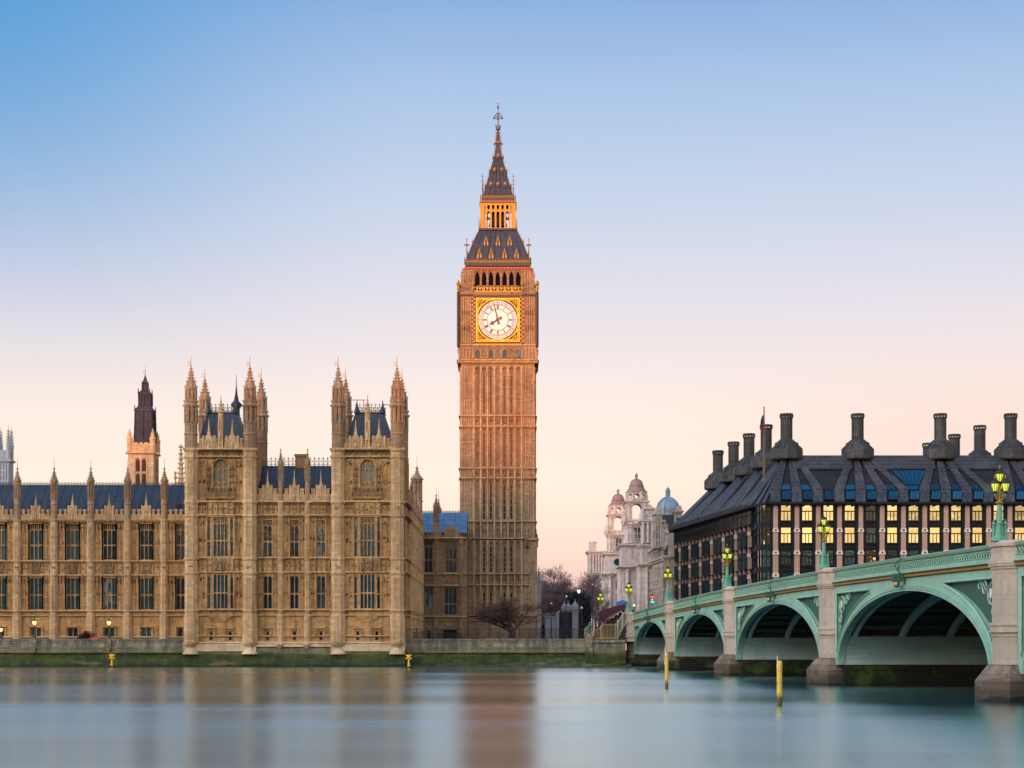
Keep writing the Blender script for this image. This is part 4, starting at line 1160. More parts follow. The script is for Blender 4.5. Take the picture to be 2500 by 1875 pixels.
# ------------------------------------------------------------------ clock tower
SQ = math.sqrt(2)
def square(mb, prof): mb.lathe(0, 0, [(r * SQ, z) for r, z in prof], 4, math.pi / 4)
def lancet_mesh(w, h, m_glass='slit'):
    g = MB()
    n = max(1, int(h / 1.1))
    for i in range(n):
        a, b = h * i / n, h * (i + 1) / n
        g.prism([(-w / 2, a), (w / 2, a), (w / 2, b), (-w / 2, b)], -.02 + .01 * (i % 2), 0)
    return g.mesh('lancet_window', M[m_glass])
def clock_tower():
    D = 304.0
    s = D / F
    C, H = PX(1215.3, D), 89 * s
    cy = D + H
    z = lambda py, hw=89.0: PZ(py, cy - hw * s)                  # row on a plane hw pixels in front of the axis
    t = thing('clock_tower', 'tall gothic clock tower with white dial and pointed iron roof, upper half glowing orange', 'tower', (C, cy, z(1562)))
    faces = [(1, 0), (0, 1), (0, -1)]
    w, cv = MB(), MB()
    cell = 16.6
    def face(mb, f, half_px):
        ux, uy = f
        h = half_px * s
        mb.at(C + uy * h, cy - ux * h, ux, uy)
    stages = [(893, 1014), (1043, 1142), (1169, 1271.5), (1319, 1400), (1430, 1499)]
    bands = [(1016, 1042), (1144, 1168), (1273.5, 1315), (1401.5, 1428.5)]
    lan = {}
    rnd = random.Random(21)
    w.at(C, cy)
    square(w, [(84.5 * s, z(1575)), (84.5 * s, z(880))])
    for fi, f in enumerate(faces):
        face(w, f, 87.5); face(cv, f, 87.5)
        U = lambda px: px * s
        for si, (a, b) in enumerate(stages):
            ops = []
            for k in (1, 2, 4, 5):
                c = (k - 3) * cell
                top = a + (16 if si else 24)
                ops.append((U(c - 2.9), U(c + 2.9), z(b - 3), z(top)))
            opened_wall(w, U(-59.5), U(59.5), z(b), z(a), ops, .19)
            for c0, c1, zb, zt in ops:
                key = round(zt - zb, 2)
                if key not in lan: lan[key] = lancet_mesh(c1 - c0, zt - zb)
                p = w.P((c0 + c1) / 2, -.17, zb)
                put('lancet_window', lan[key], t, *p, math.atan2(f[1], f[0]))
            for k in range(8):                                    # main ribs between the seven panels
                c = (k - 3.5) * cell
                w.k = 1
                w.box(U(c - 1.5), U(c + 1.5), -.05, .46, z(b), z(a))
                for q in (-3.4, 3.4): w.box(U(c + q) - .05, U(c + q) + .05, -.05, .2, z(b), z(a))
            w.k = 0
            for k in range(7):
                c = (k - 3) * cell
                if k in (0, 3, 6):
                    for q in (-1.6, 1.6, -4.6, 4.6): w.box(U(c + q) - .045, U(c + q) + .045, -.05, .13, z(b), z(a))
                    for r in (-1, 1):
                        for q in (-1.9, 1.9): boss(cv, U(c + q), z(a + (b - a) * .66) + r * .14, .13, .02, .14)
                else:
                    for q in (-3.4, 3.4): w.box(U(c + q) - .06, U(c + q) + .06, -.05, .24, z(b - 2), z(a + 12))
                    for q in range(4): w.box(U(c - 2.6), U(c + 2.6), -.12, -.02, z(a + 30 + (b - a - 34) * q / 4) - .08, z(a + 30 + (b - a - 34) * q / 4) + .08)
                    w.prism([(U(c - 5), z(b)), (U(c + 5), z(b)), (U(c + 3), z(b - 3.5)), (U(c - 3), z(b - 3.5))], -.05, .42)
                # traceried head
                e0, e1 = c - cell / 2 + 1.5, c + cell / 2 - 1.5
                hh = 9
                for q in (-1, 1): w.prism([(U(c + q * 6.8), z(a)), (U(c), z(a)), (U(c), z(a + 2)), (U(c + q * 4.2), z(a + 5)), (U(c + q * 6.8), z(a + hh))], -.05, .26)
                for r in range(3):
                    for q in (-2.2, 2.2): boss(cv, U(c + q), z(a + 8 + r * 5), .15, .02, .16)
            for sg in (-1, 1):                                    # corner piers with stacked blind arcades
                x0, x1 = (60 if sg > 0 else -89.0), (89.0 if sg > 0 else -60)
                w.box(U(x0), U(x1), -.6, .1, z(b), z(a))
                w.box(U(sg * 60) - .12, U(sg * 60) + .12, -.2, .3, z(b), z(a))
                n = 3 if b - a > 90 else 2
                for i in range(n):
                    za, zb = a + (b - a) * i / n, a + (b - a) * (i + 1) / n
                    blind(w, U(x0 + 2), U(x1 - 2), z(zb), z(za + 2), 4, .09, .13, True, .1)
        for a, b in bands:
            w.box(U(-59.5), U(59.5), -.25, .02, z(b), z(a))
            for k in range(8):
                c = (k - 3.5) * cell
                w.k = 1; w.box(U(c - 1.8), U(c + 1.8), -.05, .46, z(b), z(a)); w.k = 0
                w.box(U(c - 4) - .05, U(c - 4) + .05, -.05, .2, z(b), z(a)); w.box(U(c + 4) - .05, U(c + 4) + .05, -.05, .2, z(b), z(a))
            for k in range(7):
                c = (k - 3) * cell
                carved(cv, U(c), z((a + b) / 2), .38, .02, 7, .12, rnd)
                if fi == 0: w.box(U(c - 4.2), U(c + 4.2), -.05, .1, z(a + 4), z(a))
            for sg in (-1, 1):
                x0, x1 = (60 if sg > 0 else -89.0), (89.0 if sg > 0 else -60)
                w.box(U(x0), U(x1), -.6, .1, z(b), z(a))
                blind(w, U(x0 + 2), U(x1 - 2), z(b), z(a), 5, .1, .16, True, .1)
            string(w, U(-90.5), U(90.5), z(a) + .12, .26, .45)
            string(w, U(-90.5), U(90.5), z(b) + .12, .26, .42)
            dentils(w, U(-90), U(90), z(b) - .14, .2, .3, .42)
        # plinth, gabled corner niches
        w.box(U(-96), U(96), -.6, .3, z(1575), z(1502))
        string(w, U(-96.5), U(96.5), z(1501), .3, .6); string(w, U(-96.5), U(96.5), z(1514), .22, .45)
        for sg in (-1, 1):
            x0, x1 = (76 if sg > 0 else -96.0), (96.0 if sg > 0 else -76)
            w.box(U(x0), U(x1), -.6, .35, z(1503), z(1318))
            blind(w, U(x0 + 1), U(x1 - 1), z(1400), z(1320), 3, .1, .16, True, .35); blind(w, U(x0 + 1), U(x1 - 1), z(1499), z(1430), 3, .1, .16, True, .35)
            string(w, U(x0) - .1, U(x1) + .1, z(1316), .35, .5, .3)
            g = sg * 72
            w.prism([(U(g - 6), z(1335)), (U(g + 6), z(1335)), (U(g + 6), z(1318)), (U(g), z(1303)), (U(g - 6), z(1318))], -.1, .75)
            cv.prism([(U(g - 3), z(1335)), (U(g + 3), z(1335)), (U(g + 3), z(1320)), (U(g), z(1311)), (U(g - 3), z(1320))], .7, .8)
            w.lathe(U(g), .4, [(.3, z(1305)), (.12, z(1298)), (.2, z(1296)), (.03, z(1288))], 6)
        # corbelled head of the shaft and arcade below the dial
        for i in range(6):
            q = 89.5 + i * .55
            w.box(U(-q), U(q), -1.4, U(.6 * i) + .15, z(893 - i * 2.2), z(893 - (i + 1) * 2.2) - .003 * i)
        for k in range(7):
            c = (k - 3) * cell
            for q in (-1, 1): w.prism([(U(c + q * 8), z(893)), (U(c), z(893)), (U(c), z(895)), (U(c + q * 5), z(900)), (U(c + q * 6.5), z(912)), (U(c + q * 8), z(912))], -.05, .4)
    w.at(C, cy); cv.at(C, cy)
    square(w, [(92.3 * s, z(880.5)), (95 * s, z(848)), (96.5 * s, z(846.5)), (96.5 * s, z(843)), (91.5 * s, z(842)), (91.5 * s, z(724)), (94 * s, z(722)), (97.5 * s, z(720)), (97.5 * s, z(715)), (93 * s, z(713)), (93 * s, z(711.5)), (80 * s, z(711))])
    ar = MB()
    for f in faces:
        face(w, f, 94); face(ar, f, 94); face(cv, f, 92)
        for k in range(8):
            c = (k - 3.5) * cell
            w.box(U(c - 2.2), U(c + 2.2), -.4, .28, z(876), z(850)); w.box(U(c - 2.8), U(c + 2.8), -.4, .42, z(851), z(848))
        for k in range(7):
            c = (k - 3) * cell
            if k % 2 == 0:
                n_ = framed(ar)
                n_.prism([(U(c - 4.4), z(874)), (U(c + 4.4), z(874)), (U(c + 4.4), z(858)), (U(c), z(852)), (U(c - 4.4), z(858))], -.2, .14)
                n_.build('arcade_window', M['glass'], t)
            else:
                w.box(U(c - .5), U(c + .5), -.3, .14, z(875), z(856))
            for q in (-1, 1): w.prism([(U(c + q * 6), z(849)), (U(c), z(849)), (U(c), z(852)), (U(c + q * 4.4), z(859)), (U(c + q * 6), z(859))], -.1, .24)
        for sg in (-1, 1):
            x0, x1 = (61 if sg > 0 else -92.0), (92.0 if sg > 0 else -61)
            blind(w, U(x0), U(x1), z(877), z(849), 4, .12, .2, True)
        string(w, U(-94), U(94), z(879), .25, .35); string(w, U(-97), U(97), z(884) + .1, .3, .2)
        face(w, f, 91.5)
        for sg in (-1, 1):                                        # panelled flanks beside the dial
            x0, x1 = (64 if sg > 0 else -91.0), (91.0 if sg > 0 else -64)
            blind(w, U(x0 + 2), U(x1 - 3), z(838), z(727), 4, .12, .2, True)
            for yy in (764, 802):
                for q in (.3, .7):
                    for r in range(6): boss(cv, U(x0 + (x1 - x0) * q) + .18 * ((r % 2) * 2 - 1), z(yy) + .3 * (r // 2 - 1), .17, .05, .18)
        string(w, U(-95), U(95), z(841), .3, .3)
    w.at(C, cy)
    # belfry stage
    for x0, x1 in ((-80, -56), (56, 80)):
        for y0, y1 in ((-80, -56), (56, 80)): w.box(x0 * s, x1 * s, y0 * s, y1 * s, z(713), z(657))
    cv.at(C, cy)
    square(cv, [(50 * s, z(713)), (50 * s, z(660))])
    for f in faces:
        face(w, f, 80)
        for k in range(8):
            c = (k - 3.5) * cell
            w.box(U(c - 2.7), U(c + 2.7), -.5, 0, z(712), z(657)); w.box(U(c - 1.0), U(c + 1.0), -.1, .2, z(712), z(657))
        for k in range(7):
            c = (k - 3) * cell
            for q in (-1, 1): w.prism([(U(c + q * 5.7), z(657)), (U(c), z(657)), (U(c), z(661)), (U(c + q * 4), z(668)), (U(c + q * 5.7), z(676))], -.4, -.05)
            w.prism([(U(c - 6), z(666)), (U(c), z(656.5)), (U(c + 6), z(666)), (U(c + 5), z(666)), (U(c), z(659)), (U(c - 5), z(666))], -.1, .24)
        blind(w, U(-79), U(-60), z(712), z(658), 3, .1, .15); blind(w, U(60), U(79), z(712), z(658), 3, .1, .15)
    # balcony
    for f in faces:
        face(w, f, 93)
        w.box(U(-93), U(93), -.35, 0, z(703.5), z(701)); w.box(U(-93), U(93), -.32, -.02, z(712), z(710))
        for k in range(48):
            c = -92 + 184 * k / 47
            if abs(c) > 58: w.box(U(c) - .1, U(c) + .1, -.28, -.06, z(710), z(703.5))
    # corner pinnacles with flying struts
    for sx in (-1, 1):
        for sy in (-1, 1):
            if sx == 0: continue
            u, d = sx * 86.5 * s, sy * 86.5 * s
            w.at(C, cy)
            w.lathe(u, d, [(.38, z(713)), (.38, z(676)), (.46, z(675)), (.3, z(671)), (.2, z(662)), (.05, z(654))], 4, math.pi / 4)
            crockets(w, [(.3, z(671)), (.2, z(665))], 4, .14, u, d)
            w.tube([(u, d, z(690)), (sx * 83 * s, sy * 83 * s, z(686)), (sx * 79 * s, sy * 79 * s, z(676))], .14, 4)
    w.build('shaft', [M['tower'], M['tower_rib'], M['soot_shade']], t)
    cv.build('carved_detail', M['soot_shade'], t)
    bl = MB()
    for f in faces:
        face(bl, f, 80)
        for k in range(7):
            c = (k - 3) * cell
            n_ = framed(bl)
            n_.box(U(c - 5.6), U(c + 5.6), -.75, -.6, z(710), z(658))
            n_.build('belfry_opening', M['dark'], t)
    # ---- gilded work
    g = MB()
    for f in faces:
        face(g, f, 93)
        g.k = 0
        n = 6                                                     # gilt balustrade with lozenges above the dial
        for i in range(n + 1):
            c = -52 + 104 * i / n
            if i < n:
                m = c + 52 / n
                g.tube([(U(c), .1, z(700)), (U(m - 3), .1, z(700)), (U(m), .1, z(697)), (U(m + 3), .1, z(700)), (U(c + 104 / n), .1, z(700))], .12, 4)
                g.prism([(U(m - 4), z(705)), (U(m), z(701)), (U(m + 4), z(705)), (U(m), z(709))], .05, .16)
                for q in (-6.4, 6.4, -8.2, 8.2): g.box(U(m + q) - .06, U(m + q) + .06, 0, .12, z(711), z(701))
        g.box(U(-58), U(58), -.1, .14, z(713.5), z(711)); g.box(U(-60), U(60), -.1, .2, z(722), z(716.5))
        for i in range(14): boss(g, U(-56 + i * 8.6), z(719), .2, .2, .14)
        g.box(U(-57), U(57), -.05, .32, z(844), z(840.5))
        for sg in (-1, 1):
            u = U(sg * 59.5)
            g.lathe(u, .15, [(.14, z(713)), (.3, z(706)), (.14, z(700)), (.3, z(695)), (.34, z(691)), (.12, z(688)), (.03, z(683))], 6)
            for i in range(22):                                   # chequered gilt strips framing the dial
                zz = z(838 - i * 5.1)
                for q in (0, 1): g.box(u - .33 + .33 * ((i + q) % 2) * 1.0, u - .33 + .33 * ((i + q) % 2) + .3, .06, .2, zz + q * .18, zz + q * .18 + .15)
    g.at(C, cy)
    for sx in (-1, 1):
        for sy in (-1, 1):
            u, d = sx * 96 * s, sy * 96 * s
            for i in range(24):
                zz = z(843 - i * 5.1)
                g.lathe(u, d, [(.16, zz), (.34, zz + .1), (.16, zz + .2)], 6)
            g.lathe(u, d, [(.2, z(714)), (.36, z(704)), (.2, z(700)), (.42, z(695)), (.42, z(692)), (.2, z(689)), (.04, z(684))], 6)
    dk = MB(C, cy)
    for sx in (-1, 1):
        for sy in (-1, 1): dk.lathe(sx * 96 * s, sy * 96 * s, [(.2, z(850)), (.3, z(846)), (.3, z(714))], 6)
    for f in faces:
        face(dk, f, 92.5)
        dk.box(U(-58.5), U(58.5), -.2, .06, z(839), z(724))
        for sg in (-1, 1): dk.box(U(sg * 59.5) - .42, U(sg * 59.5) + .42, -.2, .1, z(840), z(723))
    dk.build('dial_surround', M['darkpaint'], t)
    # painted cornices, crestings
    rc = MB(C, cy)
    square(rc, [(81 * s, z(658.5)), (83 * s, z(655)), (82 * s, z(650)), (80 * s, z(649.5))])
    square(rc, [(43 * s, z(496, 43)), (45 * s, z(493, 43)), (43.5 * s, z(489.5, 43)), (40 * s, z(489, 43))])
    for f in faces:
        face(rc, f, 82)
        for i in range(20): boss(rc, U(-77 + i * 8.1), z(653.5), .22, .05, .2)
        face(rc, f, 44)
        for i in range(10): boss(rc, U(-38 + i * 8.4), z(493, 44), .18, .02, .16)
    rc.build('painted_cornice', M['redpaint'], t)
    for f in faces:
        for hp, y0, y1, n in ((79, 648, 632.5, 22), (39.5, 488.5, 476, 12)):
            face(g, f, hp)
            h = z(y1, hp) - z(y0, hp)
            for i in range(n):
                c = -hp + 2 * hp * (i + .5) / n
                wd = hp / n
                g.tube([(U(c - wd), .04, z(y0, hp) + h * .62), (U(c), .04, z(y0, hp) + h * .98), (U(c + wd), .04, z(y0, hp) + h * .62)], .075, 4)
                boss(g, U(c), z(y0, hp) + h * .45, .15, .03, .12)
            g.box(U(-hp), U(hp), -.1, .05, z(y0, hp) + h * .56, z(y0, hp) + h * .61)
    # lantern
    for f in faces + [(-1, 0)]:
        face(g, f, 43)
        for c in (-42, -38.5, -35, -29, -17.4, -5.8, 5.8, 17.4, 29, 35, 38.5, 42): g.box(U(c) - .14, U(c) + .14, -.26, 0, z(557, 43), z(496, 43))
        g.box(U(-43), U(43), -.2, -.04, z(500, 43), z(496, 43)); g.box(U(-43), U(43), -.2, -.04, z(513.5, 43), z(511.5, 43)); g.box(U(-43), U(43), -.3, .1, z(559, 43), z(556, 43))
        for k in range(5):
            c = (k - 2) * 11.6
            for q in (-1, 1):
                g.prism([(U(c + q * 5.8), z(512, 43)), (U(c), z(512, 43)), (U(c), z(515, 43)), (U(c + q * 4), z(519, 43)), (U(c + q * 5.8), z(526, 43))], -.18, -.06)
                g.prism([(U(c + q * 5.8), z(498, 43)), (U(c + q * 1.5), z(498, 43)), (U(c + q * 3.5), z(505, 43)), (U(c + q * 1.5), z(511, 43)), (U(c + q * 5.8), z(511, 43))], -.18, -.06)
        for q in (-47, 47): g.tube([(U(q), .1, z(560, 43)), (U(q), .1, z(533, 43))], [.09, .03], 4)
    g.build('gilded_work', M['gold'], t)
    li = MB(C, cy)
    square(li, [(17 * s, z(560, 43)), (17 * s, z(497, 43))])
    square(li, [(42 * s, z(500, 43)), (42 * s, z(496.5, 43))])
    for k in range(5):                                            # the small bells
        li.lathe((k - 2) * 8 * s, 30 * s, [(.55, z(553, 30)), (.4, z(547, 30)), (.22, z(541, 30)), (.05, z(539, 30))], 8)
    li.build('lantern_core', M['lead'], t)
    # roofs
    r = MB(C, cy)
    square(r, [(79.5 * s, z(649, 79.5)), (79 * s, z(634, 79)), (75.5 * s, z(632, 75.5)), (67 * s, z(609, 67)), (59 * s, z(589, 59)), (51.5 * s, z(573, 51.5)), (46 * s, z(563, 46)), (48 * s, z(561, 48)), (48 * s, z(557, 48)), (44 * s, z(556.5, 44))])
    square(r, [(39.5 * s, z(489, 39.5)), (39.5 * s, z(476, 39.5)), (35 * s, z(474.5, 35)), (28.5 * s, z(453, 28.5)), (23 * s, z(434, 23)), (17.8 * s, z(415, 17.8)), (13 * s, z(398, 13)), (9.6 * s, z(384, 9.6)), (6.6 * s, z(366, 6.6)), (4.8 * s, z(348, 4.8)), (2.6 * s, z(316, 2.6))])
    for f in faces:
        for hp0, y0, hp1, y1, n in ((75, 631, 46, 564, 9), (35, 474, 10, 386, 5)):
            for i in range(n + 1):
                face(r, f, 0)
                q0, q1 = -hp0 + 2 * hp0 * i / n, -hp1 + 2 * hp1 * i / n
                if hp0 == 75:
                    pts = [(U(-p + 2 * p * i / n), U(p), z(y, p)) for p, y in ((75.6, 632), (67.1, 609), (59.1, 589), (51.6, 573), (46.2, 563))]
                else:
                    pts = [(U(-p + 2 * p * i / n), U(p), z(y, p)) for p, y in ((35.1, 474.5), (28.6, 453), (23.1, 434), (17.9, 415), (13.1, 398), (9.7, 384))]
                r.tube(pts, .07, 4)
    r.build('roof', M['iron_roof'], t)
    # dormers, edge crockets, finials
    dm = MB()
    for f in faces:
        for row, offs, hp, y0, y1, wd in ((0, (-45.5, -16.4, 16.4, 45.5), 72, 634, 612, 3.8), (1, (-29, 0, 29), 60, 606, 581, 3.8), (2, (-17.5, 0, 17.5), 29.5, 457, 446, 2.2), (3, (-8.8, 8.8), 19, 422, 411, 2.0), (4, (0,), 10.5, 388, 377, 1.8), (5, (0,), 5.3, 352, 346, 1.3)):
            for o_ in offs:
                dd_, tr = MB(), MB()
                face(tr, f, hp); face(dd_, f, hp)
                ym = y0 + (y1 - y0) * .55
                big = row < 2
                dd_.prism([(U(o_ - wd), z(y0, hp)), (U(o_ + wd), z(y0, hp)), (U(o_ + wd), z(ym, hp)), (U(o_), z(y1 + 2, hp)), (U(o_ - wd), z(ym, hp))], -1.2, .12 if big else .25)
                if big:
                    for q in (-1, 1): tr.box(U(o_ + q * wd) - .09, U(o_ + q * wd) + .09, -.2, .22, z(y0, hp), z(ym, hp))
                for q in (-1, 1): tr.tube([(U(o_ + q * wd * 1.15), .15, z(ym + .5, hp)), (U(o_), .22, z(y1, hp))], .1 if big else .13, 4)
                tr.tube([(U(o_), .2, z(y1, hp)), (U(o_), .2, z(y1 - (6 if big else 2), hp))], [.09, .03], 4)
                child_of(tr, 'dormer_gable', M['goldpaint'], t, dd_.build('dormer', M['darkpaint'], t))
    dm.at(C, cy)
    for prof in ([(75, 632), (67, 609), (59, 589), (51.5, 573), (46, 563)], [(35, 474), (28.5, 453), (23, 434), (17.8, 415), (13, 398), (9.6, 384), (6.6, 366), (4.8, 348), (2.8, 320)]):
        for (a, ya), (b, yb) in zip(prof, prof[1:]):
            n = max(2, int((ya - yb) / 5))
            for i in range(n):
                q = (a + (b - a) * i / n) * s
                zz = z(ya + (yb - ya) * i / n, q / s)
                for sx in (-1, 1):
                    for sy in (-1, 1): dm.add([(sx * q - .1, sy * q - .1, zz), (sx * q + .1, sy * q - .1, zz), (sx * q + .1, sy * q + .1, zz), (sx * q - .1, sy * q + .1, zz), (sx * (q + .3), sy * (q + .3), zz + .22)], [(0, 1, 4), (1, 2, 4), (2, 3, 4), (3, 0, 4)])
    dm.build('roof_trim', M['goldpaint'], t)
    for hp, y0, y1, yb in ((76, 632, 580, 597), (38, 480, 425, 442)):
        for sx in (-1, 1):
            for sy in (-1, 1):
                u, d = C + sx * hp * s, cy + sy * hp * s
                fn = MB(u, d)
                fn.tube([(0, 0, z(y0 + 12, hp)), (0, 0, z(y1, hp))], [.12, .04], 5)
                for q in (-1.6, 1.6): fn.tube([(q * .25, 0, z(y0 + 14, hp)), (q * .22, 0, z(y0 - 4, hp))], .07, 4)
                fn.box(-.42, .42, -.03, .03, z(yb, hp) - .28, z(yb, hp) + .1) if hp > 50 else fn.box(-.35, .35, -.03, .03, z(yb, hp), z(yb, hp) + .08)
                fn.box(-.22, .22, -.03, .03, z(y1 + 6, hp), z(y1 + 6, hp) + .07)
                fn.build('corner_finial', M['rust_iron'], t)
    fn = MB(C, cy)
    fn.lathe(0, 0, [(2.8 * s, z(319, 0)), (6.2 * s, z(316, 0)), (6.6 * s, z(311, 0)), (5 * s, z(309, 0)), (2 * s, z(308, 0)), (1.6 * s, z(300, 0)), (.9 * s, z(285, 0)), (1.6 * s, z(284, 0)), (.9 * s, z(281, 0)), (.6 * s, z(268, 0)), (2.6 * s, z(264, 0)), (3.0 * s, z(261, 0)), (1.2 * s, z(258, 0)), (.4 * s, z(256, 0)), (.3 * s, z(250, 0))], 8)
    for i in range(4):
        a = math.pi / 2 * i
        for rr, zz, q in ((10.5, 289, .2), (9.5, 285.5, .17), (6.5, 281.5, .16), (3.6, 277, .14)):
            x_, y_ = rr * s * math.cos(a), rr * s * math.sin(a)
            fn.tube([(0, 0, z(zz + 1, 0)), (x_ * .6, y_ * .6, z(zz + 1.5, 0)), (x_, y_, z(zz, 0))], .05, 4)
            fn.lathe(x_, y_, [(.03, z(zz, 0) - q), (q, z(zz, 0)), (.03, z(zz, 0) + q)], 5)
        for rr in (5.5,): fn.tube([(rr * s * math.cos(a + .78), rr * s * math.sin(a + .78), z(310, 0)), (8.4 * s * math.cos(a + .78), 8.4 * s * math.sin(a + .78), z(305.5, 0))], .08, 4)
    fn.box(-.3, .3, -.03, .03, z(253.4, 0), z(252.8, 0))
    fn.build('finial', M['rust_iron'], t)
    # dial: built once, hung on three faces
    rd = 49.0 * s
    disc, ringm, hand, fr = MB(), MB(), MB(), MB()
    n = 64
    disc.add([(0, 0, 0)] + [(rd * math.cos(2 * math.pi * i / n), 0, rd * math.sin(2 * math.pi * i / n)) for i in range(n)], [(0, 1 + (i + 1) % n, 1 + i) for i in range(n)])
    def ring(mb, r0, r1, d0, d1):
        for i in range(n):
            a, b = 2 * math.pi * i / n, 2 * math.pi * (i + 1) / n
            mb.prism([(r0 * math.cos(a), r0 * math.sin(a)), (r1 * math.cos(a), r1 * math.sin(a)), (r1 * math.cos(b), r1 * math.sin(b)), (r0 * math.cos(b), r0 * math.sin(b))], d0, d1)
    for a, b in ((.955, 1.0), (.885, .90), (.775, .795), (.735, .75), (.535, .552), (.505, .515)): ring(ringm, a * rd, b * rd, .005, .07)
    def spoke(mb, ang, r0, r1, w0, w1=None, d0=.005, d1=.06):
        w1 = w0 if w1 is None else w1
        c, q = math.sin(ang), math.cos(ang)
        mb.prism([(r0 * c - w0 * q, r0 * q + w0 * c), (r0 * c + w0 * q, r0 * q - w0 * c), (r1 * c + w1 * q, r1 * q - w1 * c), (r1 * c - w1 * q, r1 * q + w1 * c)], d0, d1)
    for i in range(60): spoke(ringm, 2 * math.pi * i / 60, .80 * rd, .885 * rd, .035)
    for h in range(12):
        a = 2 * math.pi * h / 12
        spoke(ringm, a, .79 * rd, .97 * rd, .05)
        strokes = {0: 4, 1: 1, 2: 2, 3: 3, 4: 4, 5: 2, 6: 3, 7: 4, 8: 5, 9: 3, 10: 2, 11: 3}[h]
        for k in range(strokes): spoke(ringm, a + (k - (strokes - 1) / 2) * .045, .56 * rd, .735 * rd, .042)
    am, ah = R(-13.5), R(239)
    spoke(hand, am, 0, .62 * rd, .13, .10, .2, .28); spoke(hand, am, .62 * rd, .93 * rd, .1, .03, .2, .28)
    spoke(hand, am + math.pi, 0, .16 * rd, .13, .14, .2, .28); spoke(hand, am + math.pi, .15 * rd, .22 * rd, .14, .34, .2, .28)
    spoke(hand, ah, 0, .28 * rd, .17, .14, .1, .18); spoke(hand, ah, .26 * rd, .36 * rd, .4, .3, .1, .18); spoke(hand, ah, .36 * rd, .47 * rd, .3, .03, .1, .18)
    spoke(hand, ah + math.pi, 0, .13 * rd, .15, .12, .1, .18)
    for r_, a_, d_ in ((.34, 0, .1), (.27, 1, .12)):
        cx_, cz_ = (0, 0) if not a_ else (.17 * rd * math.sin(ah + math.pi), .17 * rd * math.cos(ah + math.pi))
        hand.prism([(cx_ + r_ * math.cos(2 * math.pi * i / 14), cz_ + r_ * math.sin(2 * math.pi * i / 14)) for i in range(14)], d_, .3)
    q = 53 * s                                                    # gilt square with pierced corners round the dial
    ring(fr, 1.045 * rd, 1.075 * rd, .0, .14)
    for a in (-q, q - .12):
        fr.box(a, a + .12, 0, .14, -q, q); fr.box(-q + .12, q - .12, 0, .14, a, a + .12)
    for a in (-q + .28, q - .36):
        fr.box(a, a + .08, 0, .1, -q + .12, q - .12); fr.box(-q + .28, q - .28, 0, .1, a, a + .08)
    for sx in (-1, 1):
        for sz in (-1, 1):
            ox, oz = sx * q * .815, sz * q * .815
            for i in range(6):
                a = 2 * math.pi * i / 6
                pts = [(ox + .28 * math.cos(a) + .16 * math.cos(b * 1.05), .08, oz + .28 * math.sin(a) + .16 * math.sin(b * 1.05)) for b in range(7)]
                fr.tube(pts, .045, 4)
            boss(fr, ox, oz, .2, .02, .16)
            for k in (0, 1):
                px_, pz_ = (sx * q * .50, sz * q * .92) if k else (sx * q * .92, sz * q * .50)
                boss(fr, px_, pz_, .26, .02, .12)
                fr.tube([(sx * q * .62, .06, sz * q * .97), (px_ * .98 + .0, .06, pz_ * .9), (px_, .06, pz_)], .05, 4)
            back = [(sx * q * .98, sz * q * .98)]
    bk = MB()
    bk.box(-q, q, -.06, -.03, -q, q)
    meshes = [disc.mesh('clock_dial', M['dial']), ringm.mesh('dial_tracery', M['iron']), hand.mesh('clock_hands', M['iron']), fr.mesh('gilt_frame', M['goldframe']), bk.mesh('dial_back', M['dialback'])]
    for f in faces:
        face(w, f, 92.5)
        p = w.P(0, .12, z(782))
        dl = put('clock_dial', meshes[0], t, *p, math.atan2(f[1], f[0]))
        for nm_, me in zip(('dial_tracery', 'clock_hands', 'gilt_frame', 'dial_back'), meshes[1:]): sub(nm_, me, dl)
    return t
clock_tower()
